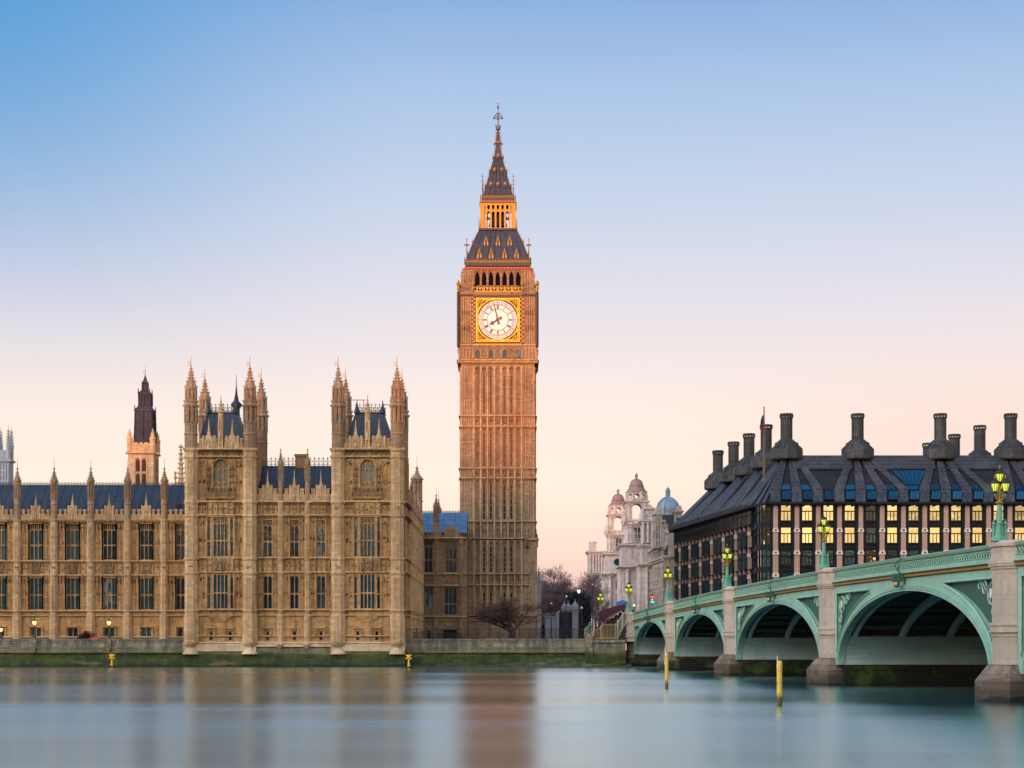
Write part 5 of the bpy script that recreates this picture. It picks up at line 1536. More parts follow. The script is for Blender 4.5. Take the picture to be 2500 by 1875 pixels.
# ------------------------------------------------------------------ ventilating tower behind the range
def vent_tower():
    D = 312.0
    s = D / F
    c0 = PX(344, D)
    h = 31 * s
    cy = D + h
    z = lambda py: PZ(py, D)
    t = thing('ventilation_tower', 'square pale stone tower with red louvres carrying a dark iron lantern', 'tower', (c0, cy, z(1250)))
    w = MB(c0, cy)
    square(w, [(h, z(1260)), (h, z(1108)), (h + .35, z(1107)), (h + .35, z(1104.5)), (h, z(1103)), (h, z(1083))])
    for f in ((1, 0), (0, 1)):
        w.at(c0 + f[1] * h, cy - f[0] * h, *f)
        for k in range(5): w.box(-h + 2 * h * (k + .2) / 5, -h + 2 * h * (k + .8) / 5, -.25, .03, z(1083), z(1080))
        blind(w, -h * .8, h * .8, z(1102), z(1085), 8, .08, .1)
        for q in (-1, 0, 1): w.box(q * 15 * s - .1, q * 15 * s + .1, -.05, .12, z(1200), z(1117))
        w.box(-16 * s, 16 * s, -.05, .12, z(1155), z(1152)); w.box(-16 * s, 16 * s, -.05, .14, z(1118), z(1116))
        for y in (1125, 1145, 1165): w.box(-h + .0, h, -.02, .02, z(y), z(y) + .05)
    w.at(c0, cy)
    for sx in (-1, 1):
        for sy in (-1, 1):
            u, d = sx * (h - .2), sy * (h - .2)
            w.lathe(u, d, [(.5, z(1103)), (.5, z(1073)), (.62, z(1072)), (.4, z(1068)), (.26, z(1060)), (.12, z(1053)), (.26, z(1051.5)), (.1, z(1050)), (.04, z(1045))], 8)
            crockets(w, [(.42, z(1068)), (.3, z(1061)), (.2, z(1056))], 8, .14, u, d)
            w.box(u + sx * .3 - .5, u + sx * .3 + .9 * (sx > 0), d - .12, d + .12, z(1108), z(1105)) if sy > 0 else None
    w.build('wall', M['vent'], t)
    lv, dk = MB(c0, cy), MB(c0, cy)
    for f in ((1, 0), (0, 1)):
        lv.at(c0 + f[1] * h, cy - f[0] * h, *f); dk.at(c0 + f[1] * h, cy - f[0] * h, *f)
        for q in (-7.5, 7.5):
            for a, b in ((1151, 1124), (1186, 1160)):
                dk.prism([((q - 5) * s, z(a)), ((q + 5) * s, z(a)), ((q + 5) * s, z(b)), (q * s, z(b - 5)), ((q - 5) * s, z(b))], -.1, .02)
                for i in range(7):
                    zz = z(a) + (z(b - 2) - z(a)) * (i + .3) / 7
                    lv.box((q - 4.8) * s, (q + 4.8) * s, 0, .1, zz, zz + .14)
    dk.build('louvre_opening', M['dark'], t); lv.build('louvre', M['louvre'], t)
    r = MB(c0 + 4 * s, cy)
    c2 = r
    square(r, [(23 * s, z(1086)), (22.5 * s, z(1070)), (22 * s, z(1069)), (20.5 * s, z(1003)), (21.5 * s, z(1002)), (21.5 * s, z(998)), (15.5 * s, z(990)), (14 * s, z(985)), (13.5 * s, z(960)), (14.5 * s, z(959)), (14.5 * s, z(955)), (8.5 * s, z(951)), (6.8 * s, z(949)), (4.0 * s, z(948)), (4.0 * s, z(934)), (7 * s, z(932)), (7 * s, z(928)), (4.5 * s, z(926)), (3 * s, z(920)), (1 * s, z(912)), (.4 * s, z(908)), (.3 * s, z(891))])
    for f in ((1, 0), (0, 1)):
        r.at(c0 + 4 * s + f[1] * 21.5 * s, cy - f[0] * 21.5 * s, *f)
        for k in range(3): r.tube([((-22 + 22 * k) * s, .08, z(1070)), ((-20.5 + 20.5 * k) * s, -.04 - .0, z(1003))], .12, 4)
        for y in (1048, 1028): r.box(-21.5 * s, 21.5 * s, -.2, .1, z(y), z(y) + .12)
        for q in (-10.5, 10.5): r.prism([((q - 1) * s, z(1070)), ((q + 1) * s, z(1070)), ((q + .6) * s, z(1006)), ((q - .6) * s, z(1006))], -.3, .06)
        r.at(c0 + 4 * s + f[1] * 14 * s, cy - f[0] * 14 * s, *f)
        for k in range(5): r.box((-13 + 6.5 * k) * s - .1, (-13 + 6.5 * k) * s + .1, -.1, .16, z(988), z(959))
    r.at(c0 + 4 * s, cy)
    for hp, y0, y1 in ((21, 1002, 986), (14, 958, 945), (6.3, 949, 931)):
        for sx in (-1, 1):
            for sy in (-1, 1): r.tube([(sx * hp * s, sy * hp * s, z(y0)), (sx * hp * s, sy * hp * s, z(y1))], [.16, .05] if hp > 7 else [.12, .1], 5)
    for sx in (-1, 1): r.tube([(sx * 9 * s, -20 * s, z(1002)), (sx * 9 * s, -20 * s, z(990))], [.1, .04], 4)
    r.build('iron_lantern', M['lead'], t)
    k = MB(c0 + 4 * s, cy)
    vane(k, z(900), z(891), .35, 0)
    k.build('weather_vane', M['gold'], t)
vent_tower()
# ------------------------------------------------------------------ far spires and abbey towers
def far_spire(name, label, px, py_tip, py_base, hw, D, m, ball=False):
    t = thing(name, label, 'spire', (PX(px, D), D, PZ(1260, D)))
    b = MB(PX(px, D), D)
    s = D / F
    z = lambda py: PZ(py, D)
    if ball:
        b.lathe(0, 0, [(hw * 1.3 * s, z(1260)), (hw * 1.2 * s, z(py_base + 6)), (hw * .4 * s, z(py_base - 2)), (hw * .2 * s, z(py_tip + 22)), (hw * .5 * s, z(py_tip + 19)), (hw * .55 * s, z(py_tip + 14)), (hw * .2 * s, z(py_tip + 11)), (hw * .45 * s, z(py_tip + 7)), (hw * .45 * s, z(py_tip + 3)), (.03, z(py_tip))], 10)
    else:
        b.lathe(0, 0, [(hw * s, z(1260)), (hw * s, z(py_base))] + crocket_spire(z(py_base), hw * s, z(py_tip + 12), .22, 8, .16) + [(.1, z(py_tip + 10)), (.5, z(py_tip + 8)), (.5, z(py_tip + 6)), (.06, z(py_tip))], 8)
        crockets(b, [((hw - (hw - 2) * i / 8) * s, z(py_base - (py_base - py_tip - 12) * i / 8)) for i in range(8)], 8, .25)
    b.build('spire_shaft', m, t)
far_spire('gothic_spire', 'slender crocketed stone spire behind the blue roof, close to the pavilion', 441.5, 1084, 1190, 8.5, 330, M['vent'])
far_spire('ball_finial', 'stone finial with stacked gilt balls on the roofline beside the spire', 428, 1150, 1182, 7, 322, M['vent'], True)
def abbey_tower(px, y_tip, hw, D, label):
    s = D / F
    x0 = PX(px, D)
    z = lambda py: PZ(py, D)
    t = thing('abbey_tower', label, 'tower', (x0, D + hw * s, z(1260)))
    b = MB(x0, D + hw * s)
    h = hw * s
    square(b, [(h, z(1260)), (h, z(1128)), (h + .5, z(1127)), (h + .5, z(1122)), (h * .9, z(1120)), (h * .9, z(1098))])
    b.at(x0, D)
    for q in (-.8, -.4, 0, .4, .8): b.box(q * h - .25, q * h + .25, -.3, .3, z(1250), z(1130))
    for y in (1175, 1150): b.box(-h, h, -.2, .25, z(y), z(y) + .4)
    b.at(x0, D + h)
    for sx in (-1, 1):
        for sy in (-1, 1):
            u, d = sx * h * .78, sy * h * .78
            b.lathe(u, d, [(h * .3, z(1128)), (h * .3, z(1094)), (h * .36, z(1092)), (h * .26, z(1086))] + [(h * .26 * (1 - i / 8), z(1086 - (1086 - y_tip) * i / 8)) for i in range(1, 8)] + [(.05, z(y_tip))], 6)
            crockets(b, [(h * .26 * (1 - i / 7), z(1086 - (1086 - y_tip) * i / 7)) for i in range(6)], 6, .3, u, d)
    b.build('wall', M['abbey'], t)
abbey_tower(6, 1038, 17, 500, 'pale bluish abbey tower with four spirelets, cut by the left picture edge')
# ------------------------------------------------------------------ dark roofed office building beyond the bridge
def office():
    D = 280.0
    s = D / F
    x = lambda px: PX(px, D)
    z = lambda py: PZ(py, D)
    t = thing('office_building', 'dark bronze roofed office block with tall round flues and pink stone piers', 'building', (62, 300, 3.6))
    X1 = 92.0
    NF = 6
    fl = [1232 + 54.7 * k for k in range(NF + 1)]
    piers = [1892.7 + 51.95 * i for i in range(14)]
    fr = MB(0, D)
    fr.box(x(1880), X1, -12, -.5, 3.0, z(1231))
    def join(a, b, k):
        n = len(a.v)
        a.v += b.v; a.f += [tuple(i + n for i in f) for f in b.f]; a.mi += [k] * len(b.f)
    def pier_parts(stm, wbm, hom):                                # pink pier with its pale blocks and dark sockets
        join(stm, wbm, 1); join(stm, hom, 2)
        stm.build('stone_pier', [M['pink'], M['paleblock'], M['dark']], t)
    for px in piers:
        st, wb, hole = MB(0, D), MB(0, D), MB(0, D)
        for k in range(NF):
            g = .5 * k * s
            st.box(x(px - 5.4) - g, x(px + 5.4) + g, -.4, .45, z(fl[k + 1] + 3), z(fl[k] + (3 if k == 0 else 7)))
            a, b = z(fl[k] + 67.5), z(fl[k] + 57.5)
            if k < NF - 1:
                wb.prism([(x(px - 7.4) - g, a), (x(px + 7.4) + g, a), (x(px + 7.2) + g, a + .25), (x(px + 5.2) + g, b), (x(px - 5.2) - g, b), (x(px - 7.2) - g, a + .25)], -.3, .62)
                c = z(fl[k] + 62.5)
                hole.prism([(x(px) + .16 * math.cos(i * .628), c + .16 * math.sin(i * .628)) for i in range(10)], .6, .63)
        st.lathe(x(px), .1, [(.36, z(1237)), (.36, z(1234)), (.15, z(1232))], 10)
        for q in (-1, 1): fr.box(x(px + q * 9.4) - .24, x(px + q * 9.4) + .24, -.6, .22, 3.0, z(1231))
        pier_parts(st, wb, hole)
    cell = [p + 25.97 for p in piers]
    gm, ge = {}, MB(0, D)
    def win(m, w, z0, z1, split=.6, panes=3, bar=.05):
        g, f = MB(), MB()
        h = z1 - z0
        zs = z0 + h * split
        g.add([(-w / 2, 0, 0), (w / 2, 0, 0), (w / 2, 0, h * split), (-w / 2, 0, h * split)], [(0, 1, 2, 3)])
        g.add([(-w / 2, 0.0, h * split), (w / 2, 0.0, h * split), (w / 2, .006, h), (-w / 2, .006, h)], [(0, 1, 2, 3)])
        for i in range(panes + 1): f.box(-w / 2 + w * i / panes - bar, -w / 2 + w * i / panes + bar, .005, .1, 0, h * split)
        for i in (0, 1): f.box(-w / 2 + w * i - bar, -w / 2 + w * i + bar, .005, .12, h * split, h)
        f.box(-w / 2 - .1, w / 2 + .1, .005, .3, h * split - .07, h * split + .07); f.box(-w / 2, w / 2, .005, .14, 0, .09); f.box(-w / 2, w / 2, .005, .12, h - .07, h)
        return g.mesh('window', m), f.mesh('window_frame', M['bronze2'])
    w0 = x(1012.8) - x(988)
    h0 = z(1232.5) - z(1271.5)
    top = win(M['mirror'], w0, 0, h0)
    low = win(M['officeglass'], w0, 0, h0)
    for i, c in enumerate(cell):
        if x(c) > X1 - 1: continue
        for k in range(NF):
            up = k < 2 or (k == 2 and i % 5 == 4)
            if i == 4 and k < 2: up = False
            me = top if up else low
            o = put('window', me[0], t, x(c), D + .12, z(fl[k] + 39.5), random.uniform(-.012, .012))
            sub('window_frame', me[1], o)
            fr.box(x(c - 13), x(c + 13), -.3, .05, z(fl[k] + 54), z(fl[k] + 40)); fr.box(x(c - 15), x(c + 15), -.3, .28, z(fl[k] + 42.5), z(fl[k] + 40.2))
            for q in (-1, 1): fr.box(x(c + q * 14.6) - .12, x(c + q * 14.6) + .12, -.3, .02, z(fl[k] + 40), z(fl[k]))
    # chamfered glass corner
    cp = [(x(1881), 280.0), (PX(1860, 280.7), 280.7), (PX(1847, 283.2), 283.2), (PX(1842, 287.4), 287.4)]
    for j in range(3):
        (xa, ya), (xb, yb) = cp[j], cp[j + 1]
        ln = math.hypot(xa - xb, ya - yb)
        ux, uy = (xa - xb) / ln, (ya - yb) / ln
        fr.at(xb, yb, ux, uy)
        fr.box(0, ln, -2.5, -.12, 3.0, z(1231))
        for k in range(NF):
            fr.box(-.05, ln + .05, -.2, .1, z(fl[k] + 55), z(fl[k] + 41.5)); fr.box(-.05, ln + .05, -.2, .16, z(fl[k] + 16.5), z(fl[k] + 14.8))
            for q in (0, .5, 1): fr.box(ln * q - .06, ln * q + .06, -.2, .12, z(fl[k] + 42), z(fl[k]))
            key = ('c', j)
            if key not in gm:
                g = MB()
                g.add([(0, 0, 0), (ln, 0, 0), (ln, 0, z(fl[0]) - z(fl[0] + 41.5)), (0, 0, z(fl[0]) - z(fl[0] + 41.5))], [(0, 1, 2, 3)])
                gm[key] = (g.mesh('corner_window', M['mirror']), g.mesh('corner_window', M['officeglass']))
            put('corner_window', gm[key][1 if (j * 2 + k) % 4 in (2, 3) else 0], t, *fr.P(0, -.05, z(fl[k] + 41.5)), math.atan2(uy, ux))
    # west side along the street
    FX, FY = 33.0, 345.5
    NX, NY = 40.3, 287.6
    ln = math.hypot(NX - FX, NY - FY)
    ux, uy = (NX - FX) / ln, (NY - FY) / ln
    fr.at(FX, FY, ux, uy)
    fr.box(0, ln, -12, -.6, 3.0, z(1231))
    nb = 20
    bs = ln / nb
    sw = {m: None for m in ('mirror', 'officeglass')}
    for m in sw:
        g, f = MB(), MB()
        hh = z(fl[0] + 2) - z(fl[0] + 41)
        g.box(-1.12, 1.12, 0, .55, 0, hh)
        for q in (-1.12, -.37, .37, 1.12): f.box(q - .05, q + .05, .5, .63, 0, hh)
        for q in (0, .62, 1): f.box(-1.18, 1.18, .0, .66, hh * q - .06, hh * q + .06)
        sw[m] = (g.mesh('bay_window', M[m]), f.mesh('window_frame', M['bronze2']))
    for i in range(nb):
        u = bs * (i + .5)
        for k in range(NF - 1):
            if i % 3 != 1 or k == 0:
                me = sw['mirror' if k == 0 else 'officeglass']
                o = put('bay_window', me[0], t, *fr.P(u + .1, -.12, z(fl[k] + 40)), math.atan2(uy, ux))
                sub('window_frame', me[1], o)
        pu = bs * i + .1
        st, wb, hole = MB(FX, FY, ux, uy), MB(FX, FY, ux, uy), MB(FX, FY, ux, uy)
        for k in range(NF):
            st.box(pu - .17, pu + .17, -.5, .12, z(fl[k + 1] + 2), z(fl[k] + 12))
            wb.prism([(pu - .3, z(fl[k] + 66)), (pu + .3, z(fl[k] + 66)), (pu + .2, z(fl[k] + 57)), (pu - .2, z(fl[k] + 57))], -.3, .24)
            hole.box(pu - .1, pu + .1, .2, .27, z(fl[k] + 63.5), z(fl[k] + 59.5))
        st.lathe(pu, .0, [(.25, z(1250)), (.42, z(1242)), (.3, z(1238)), (.05, z(1236))], 10)
        pier_parts(st, wb, hole)
    for k in range(NF): fr.box(0, ln, -.5, .12, z(fl[k] + 44), z(fl[k] + 41.5)); fr.box(0, ln, -.5, -.3, z(fl[k] + 54), z(fl[k] + 44) - .003)
    # ---- roof
    ez = z(1230)
    RZ = PZ(1114, 288.0)
    E = [(X1, 279.1), (41.5, 279.1), (39.4, 287.0), (31.9, 346.2)]
    Rg = [(X1, 288.0), (46.0, 288.0), (46.0, 288.0), (40.6, 345.0)]
    rf = MB()
    V = lambda p, zz: (p[0], -p[1], zz)
    rf.add([V(E[0], ez), V(E[1], ez), V(Rg[1], RZ), V(Rg[0], RZ)], [(0, 1, 2, 3)])
    rf.add([V(E[1], ez), V(E[2], ez), V(Rg[1], RZ)], [(0, 1, 2)])
    rf.add([V(E[2], ez), V(E[3], ez), V(Rg[3], RZ), V(Rg[2], RZ)], [(0, 1, 2, 3)])
    rf.add([V(E[3], ez), V((50, 352), ez), V((50, 345), RZ), V(Rg[3], RZ)], [(0, 1, 2, 3)])
    rf.add([V(Rg[1], RZ), V(Rg[0], RZ), V((X1, 346), RZ), V(Rg[3], RZ)], [(0, 1, 2, 3)])
    rf.build('roof', M['bronze_recess'], t)
    a0 = (RZ - ez) / 8.9
    def RP(px, py, lift=0.0):                                     # point of the front roof slope seen at this place of the photograph
        ax, ay = (px - CX) / F, (CY - py) / F
        Y = (EZ - ez + a0 * 279.1) / (a0 - ay)
        return Vector((ax * Y, -Y, EZ + ay * Y)) + Vector((0, .7, .7)) * lift
    ds = MB()
    def panel(mb, pts, th, lift=0.0):
        P = [RP(*p, lift) for p in pts]
        P2 = [p + Vector((0, .7, .7)) * th for p in P]
        n = len(P)
        mb.add([tuple(p) for p in P] + [tuple(p) for p in P2], [tuple(range(n)), tuple(range(2 * n - 1, n - 1, -1))] + [((i + 1) % n, i, n + i, n + (i + 1) % n) for i in range(n)])
    chim = [(1921, (1840, 1892.7, 1944.6, 1996.6)), (2095, (2048.5, 2100.5, 2152.4, 2204.4)), (2297, (2256.3, 2308.3, 2360.2, 2412)), (2469, (2464, 2516, 2568, 2620))]
    k = 0
    for c, ps in chim:
        for i, p in enumerate(ps):
            if p < 1850: continue
            tx = c + (i - 1.4) * 13.5
            panel(ds, [(p - 12.5, 1229), (p + 12.5, 1229), (p + 12.3, 1197), (p - 12.3, 1197)], .34)
            panel(ds, [(p - 12.2, 1197), (p + 12.2, 1197), (tx + 6.2, 1117), (tx - 6.2, 1117)], .35 + .012 * (i % 2))
            panel(ds, [(p - .35, 1228), (p + .35, 1228), (tx + .3, 1118), (tx - .3, 1118)], .05, .36)
    tops = [(1921 + 20, 2095 - 22), (2095 + 24, 2297 - 22), (2297 + 24, 2469 - 22), (2469 + 20, 2560)]
    for i, (a, b) in enumerate(tops): panel(ds, [(a - 8, 1148), (b + 8, 1148), (b + 2, 1115), (a - 2, 1115)], .3)
    for (a, b), (c, e) in (((2001, 1148), (2062, 1176)), ((2365, 1148), (2433, 1178))): pass
    # west slope strips and standing seams
    n = 21
    for i in range(n + 1):
        q = i / n
        e = Vector((E[2][0] + (E[3][0] - E[2][0]) * q, -(E[2][1] + (E[3][1] - E[2][1]) * q), ez))
        j = round(q * 4) / 4
        jq = q * .45 + j * .55
        r = Vector((Rg[2][0] + (Rg[3][0] - Rg[2][0]) * jq, -(Rg[2][1] + (Rg[3][1] - Rg[2][1]) * jq), RZ))
        al = Vector((E[3][0] - E[2][0], -(E[3][1] - E[2][1]), 0)).normalized()
        nr = Vector((-.75, 0, .6))
        P = [e - al * .85, e + al * .85, r + al * .5, r - al * .5]
        P2 = [p + nr * (.34 + .01 * (i % 2)) for p in P]
        ds.add([tuple(p) for p in P] + [tuple(p) for p in P2], [(0, 1, 2, 3), (7, 6, 5, 4), (1, 0, 4, 5), (2, 1, 5, 6), (3, 2, 6, 7), (0, 3, 7, 4)])
        if i < n:
            m = e + al * 1.4
            ds.tube([tuple(m + nr * .6), tuple(m + nr * .1 + (r - e) * .18)], .12, 4)
    for q in (0.15, .5, .85):
        e = Vector((E[1][0] + (E[2][0] - E[1][0]) * q, -(E[1][1] + (E[2][1] - E[1][1]) * q), ez))
        r = Vector((46.0, -288.0, RZ))
        al = Vector((E[2][0] - E[1][0], -(E[2][1] - E[1][1]), 0)).normalized()
        nr = Vector((-.6, .5, .6))
        P = [e - al * .7, e + al * .7, r + al * .25, r - al * .25]
        P2 = [p + nr * .36 for p in P]
        ds.add([tuple(p) for p in P] + [tuple(p) for p in P2], [(0, 1, 2, 3), (7, 6, 5, 4), (1, 0, 4, 5), (2, 1, 5, 6), (3, 2, 6, 7), (0, 3, 7, 4)])
    ds.build('roof_duct', M['bronze'], t)
    ev = MB()                                                     # thin projecting eaves
    for (xa, ya), (xb, yb) in zip(E, E[1:]):
        l2 = math.hypot(xa - xb, ya - yb)
        ev.at(xb, yb, (xa - xb) / l2, (ya - yb) / l2)
        ev.box(-.02, l2 + .02, -1.2, .25, ez - .18, ez - .02); ev.box(0, l2, -.1, .3, ez - .05, ez + .12)
        m = int(l2 / 1.3)
        for i in range(m): ev.box(l2 * (i + .5) / m - .05, l2 * (i + .5) / m + .05, -1.2, .15, ez - .42, ez - .19)
    ev.build('eaves', M['bronze2'], t)
    fr.build('window_wall', M['bronze2'], t)
    # attic windows and skylights
    for i, c in enumerate([1866 + 0] + cell):
        if i == 0 or x(c) > X1: continue
        g = MB()
        P = [RP(c - 11, 1219), RP(c + 11, 1219), RP(c + 11, 1200.5), RP(c - 11, 1200.5)]
        up = [p + Vector((0, .0, 0)) for p in P]
        base = P[0]
        front = [(P[0].x, P[0].y + .55, P[0].z), (P[1].x, P[1].y + .55, P[1].z), (P[2].x, P[2].y + .95, P[2].z), (P[3].x, P[3].y + .95, P[3].z)]
        g.add(front, [(0, 1, 2, 3)])
        o = g.build('attic_window', M['mirror_blue'], t)
        f = MB()
        for q in range(4):
            a = Vector(front[0]).lerp(Vector(front[1]), q / 3); b = Vector(front[3]).lerp(Vector(front[2]), q / 3)
            f.tube([tuple(a + Vector((0, .04, 0))), tuple(b + Vector((0, .04, 0)))], .05, 4)
        f.slab([front[3], front[2], tuple(P[2] + Vector((0, -.4, .5))), tuple(P[3] + Vector((0, -.4, .5)))], .08)
        f.box(P[0].x - .08, P[1].x + .08, P[0].y - .2, P[0].y + .75, P[0].z - .12, P[0].z + .04)
        for q in (0, 1): f.slab([front[q], front[3 - q] if q == 0 else front[2], tuple(P[3 if q == 0 else 2]), tuple(P[q])], .07)
        fo = f.build('window_frame', M['bronze2'], None)
        fo.parent = o; fo.location = (0, 0, 0)
        fo.data.transform(Matrix.Translation(-origin(t)))
    for j, (c, ps) in enumerate(chim):
        for i in range(3):
            m = (ps[i] + ps[i + 1]) / 2
            if m < 1890: continue
            lean = (c - m) * .11
            sky_ = MB()
            panel(sky_, [(m - 11.5, 1196), (m + 11.5, 1196), (m + 8.5 + lean, 1185.5), (m - 8.5 + lean, 1185.5)], .06, .08)
            sky_.build('skylight', M['mirror_blue'], t)
    sky_ = MB()
    panel(sky_, [(2213, 1185), (2243, 1185), (2260, 1150), (2177, 1150)], .06, .1)
    panel(sky_, [(2216, 1196), (2241, 1196), (2243, 1187), (2213, 1187)], .06, .1)
    so_ = sky_.build('skylight', M['mirror_blue'], t)
    bars = MB()
    for i in range(1, 6):
        a, b = RP(2213 + 30 * i / 6, 1185, .17), RP(2177 + 83 * i / 6, 1150, .17)
        bars.tube([tuple(a), tuple(b)], .07, 4)
    child_of(bars, 'skylight_bars', M['bronze2'], t, so_)
    # slim lights between attic windows
    for i, p in enumerate(piers):
        if i % 4 != 3 and p > 1900:
            sl_ = MB()
            panel(sl_, [(p - 2.2, 1226), (p + 2.2, 1226), (p + 1.9, 1212), (p - 1.9, 1212)], .05, .36)
            sl_.build('slim_rooflight', M['mirror_blue'], t)
    # ---- flues
    def flue(rows, big=True):
        g = MB()
        q = 288 / F
        zz = lambda py: (1114 - py) * q
        prof = [(38, 1122), (40, 1119), (40, 1096.7), (39, 1096), (27, 1084.5), (27, 1079.5), (25, 1078.5), (16, 1071), (14.2, 1069.5), (14, 1057), (14.3, 1056.8), (14, 1056), (14, 1044), (14.3, 1043.8), (14, 1043), (14, 1031), (14.3, 1030.8), (14, 1030), (14, 1020.5), (16.2, 1019.5), (16.2, 1016.5), (13, 1016.2), (13, 1011), (8, 1011)]
        if not big: prof = [(a * (.92 if a < 30 else .9), b) for a, b in prof]
        g.lathe(0, 0, [(a * q, zz(b)) for a, b in prof if b > 1016.3], 12)
        g.lathe(0, 0, [(12 * q, zz(1011)), (16.2 * q, zz(1011)), (16.2 * q, zz(1008)), (13 * q, zz(1007.6))], 12)
        for i in range(12):
            a = 2 * math.pi * i / 12
            g.tube([(15.2 * q * math.cos(a), 15.2 * q * math.sin(a), zz(1017)), (15.2 * q * math.cos(a), 15.2 * q * math.sin(a), zz(1010))], .13, 4)
            g.tube([(14.2 * q * math.cos(a), 14.2 * q * math.sin(a), zz(1069)), (14.2 * q * math.cos(a), 14.2 * q * math.sin(a), zz(1020))], .04, 4)
            g.tube([(39.3 * q * math.cos(a), 39.3 * q * math.sin(a), zz(1096)), (27 * q * math.cos(a), 27 * q * math.sin(a), zz(1084))], .08, 4)
            a2 = a + math.pi / 12
            g.tube([(26.6 * q * math.cos(a), 26.6 * q * math.sin(a), zz(1085)), (26.6 * q * math.cos(a), 26.6 * q * math.sin(a), zz(1079))], .16, 4)
        return g
    fm = flue(None).mesh('flue', [M['chim']])
    for px in (1921, 2095, 2297, 2469): put('flue', fm, t, PX(px, 288), 288.4, RZ - .1, random.random())
    for px, dd in ((1870.6, 302), (1828.6, 315), (1790.9, 328), (1752.8, 343)): put('flue', fm, t, PX(px, dd), dd, RZ - .25, random.random())
    for px, dd, sc in ((2392, 303, 1.0), (2330, 316, 1.0), (2266, 330, 1.0)): put('flue', fm, t, PX(px, dd), dd, RZ - .25, random.random(), sc)
    sv = MB()
    sv.lathe(0, 0, [(1.25, 0), (1.25, 2.3), (1.6, 2.5), (1.6, 2.8), (1.2, 2.85)], 12); sv.lathe(0, 0, [(1.2, 3.5), (1.6, 3.5), (1.6, 3.75), (1.2, 3.8)], 12)
    for i in range(12): sv.tube([(1.45 * math.cos(i * .5236), 1.45 * math.sin(i * .5236), 2.8), (1.45 * math.cos(i * .5236), 1.45 * math.sin(i * .5236), 3.6)], .1, 4)
    put('short_vent', sv.mesh('short_vent', M['chim']), t, PX(2213, 330), 330, RZ - .6)
    fp = MB(PX(1865.5, 283), 283)
    fp.tube([(0, 0, PZ(1170, 283)), (0, 0, PZ(996, 283))], [.2, .09], 8)
    fp.lathe(0, 0, [(.04, PZ(996, 283)), (.18, PZ(994.5, 283)), (.04, PZ(993, 283))], 6)
    fp.box(-.35, .35, -.6, .3, PZ(1176, 283), PZ(1168, 283))
    po = fp.build('flagpole', M['rust_iron'], t)
    fg = MB(PX(1865.5, 283), 283)
    za, zb = PZ(1012, 283), PZ(1058, 283)
    ns = 7
    pts = []
    for i in range(ns + 1):
        q = i / ns
        for j in range(4): pts.append((-.1 - .55 * (j / 3) * math.sin(.5 + q * 2.3), .22 * math.sin(j * 2.1 + q * 3), za + (zb - za) * (q * .9 + .1 * j / 3)))
    fg.add(pts, [(i * 4 + j, i * 4 + j + 1, i * 4 + j + 5, i * 4 + j + 4) for i in range(ns) for j in range(3)])
    fo = fg.build('flag', M['flagred'], None)
    fo.data.transform(Matrix.Translation(-origin(t)))
    fo.parent = po
    return t
office()
# ------------------------------------------------------------------ white stone buildings along the street
def circle_pts(u, z, r, n=14): return [(u + r * math.cos(2 * math.pi * i / n), z + r * math.sin(2 * math.pi * i / n)) for i in range(n)]
def cornice(mb, u0, u1, d0, d1, z, h=.5, p=.5):
    mb.box(u0 - p, u1 + p, d0 - p if d0 < d1 - 2 else d0, d1 + p, z - h * .4, z)
    mb.box(u0 - p * .6, u1 + p * .6, d0 - p * .6, d1 + p * .6, z - h * .7, z - h * .4 - .003)
    mb.box(u0 - p * .25, u1 + p * .25, d0 - p * .25, d1 + p * .25, z - h, z - h * .7 - .003)
def column(mb, u, d, z0, z1, r): mb.lathe(u, d, [(r * 1.35, z0), (r * 1.3, z0 + .25), (r, z0 + .35), (r * .88, z1 - .6), (r * 1.1, z1 - .45), (r * 1.4, z1 - .05), (r * 1.4, z1)], 10)
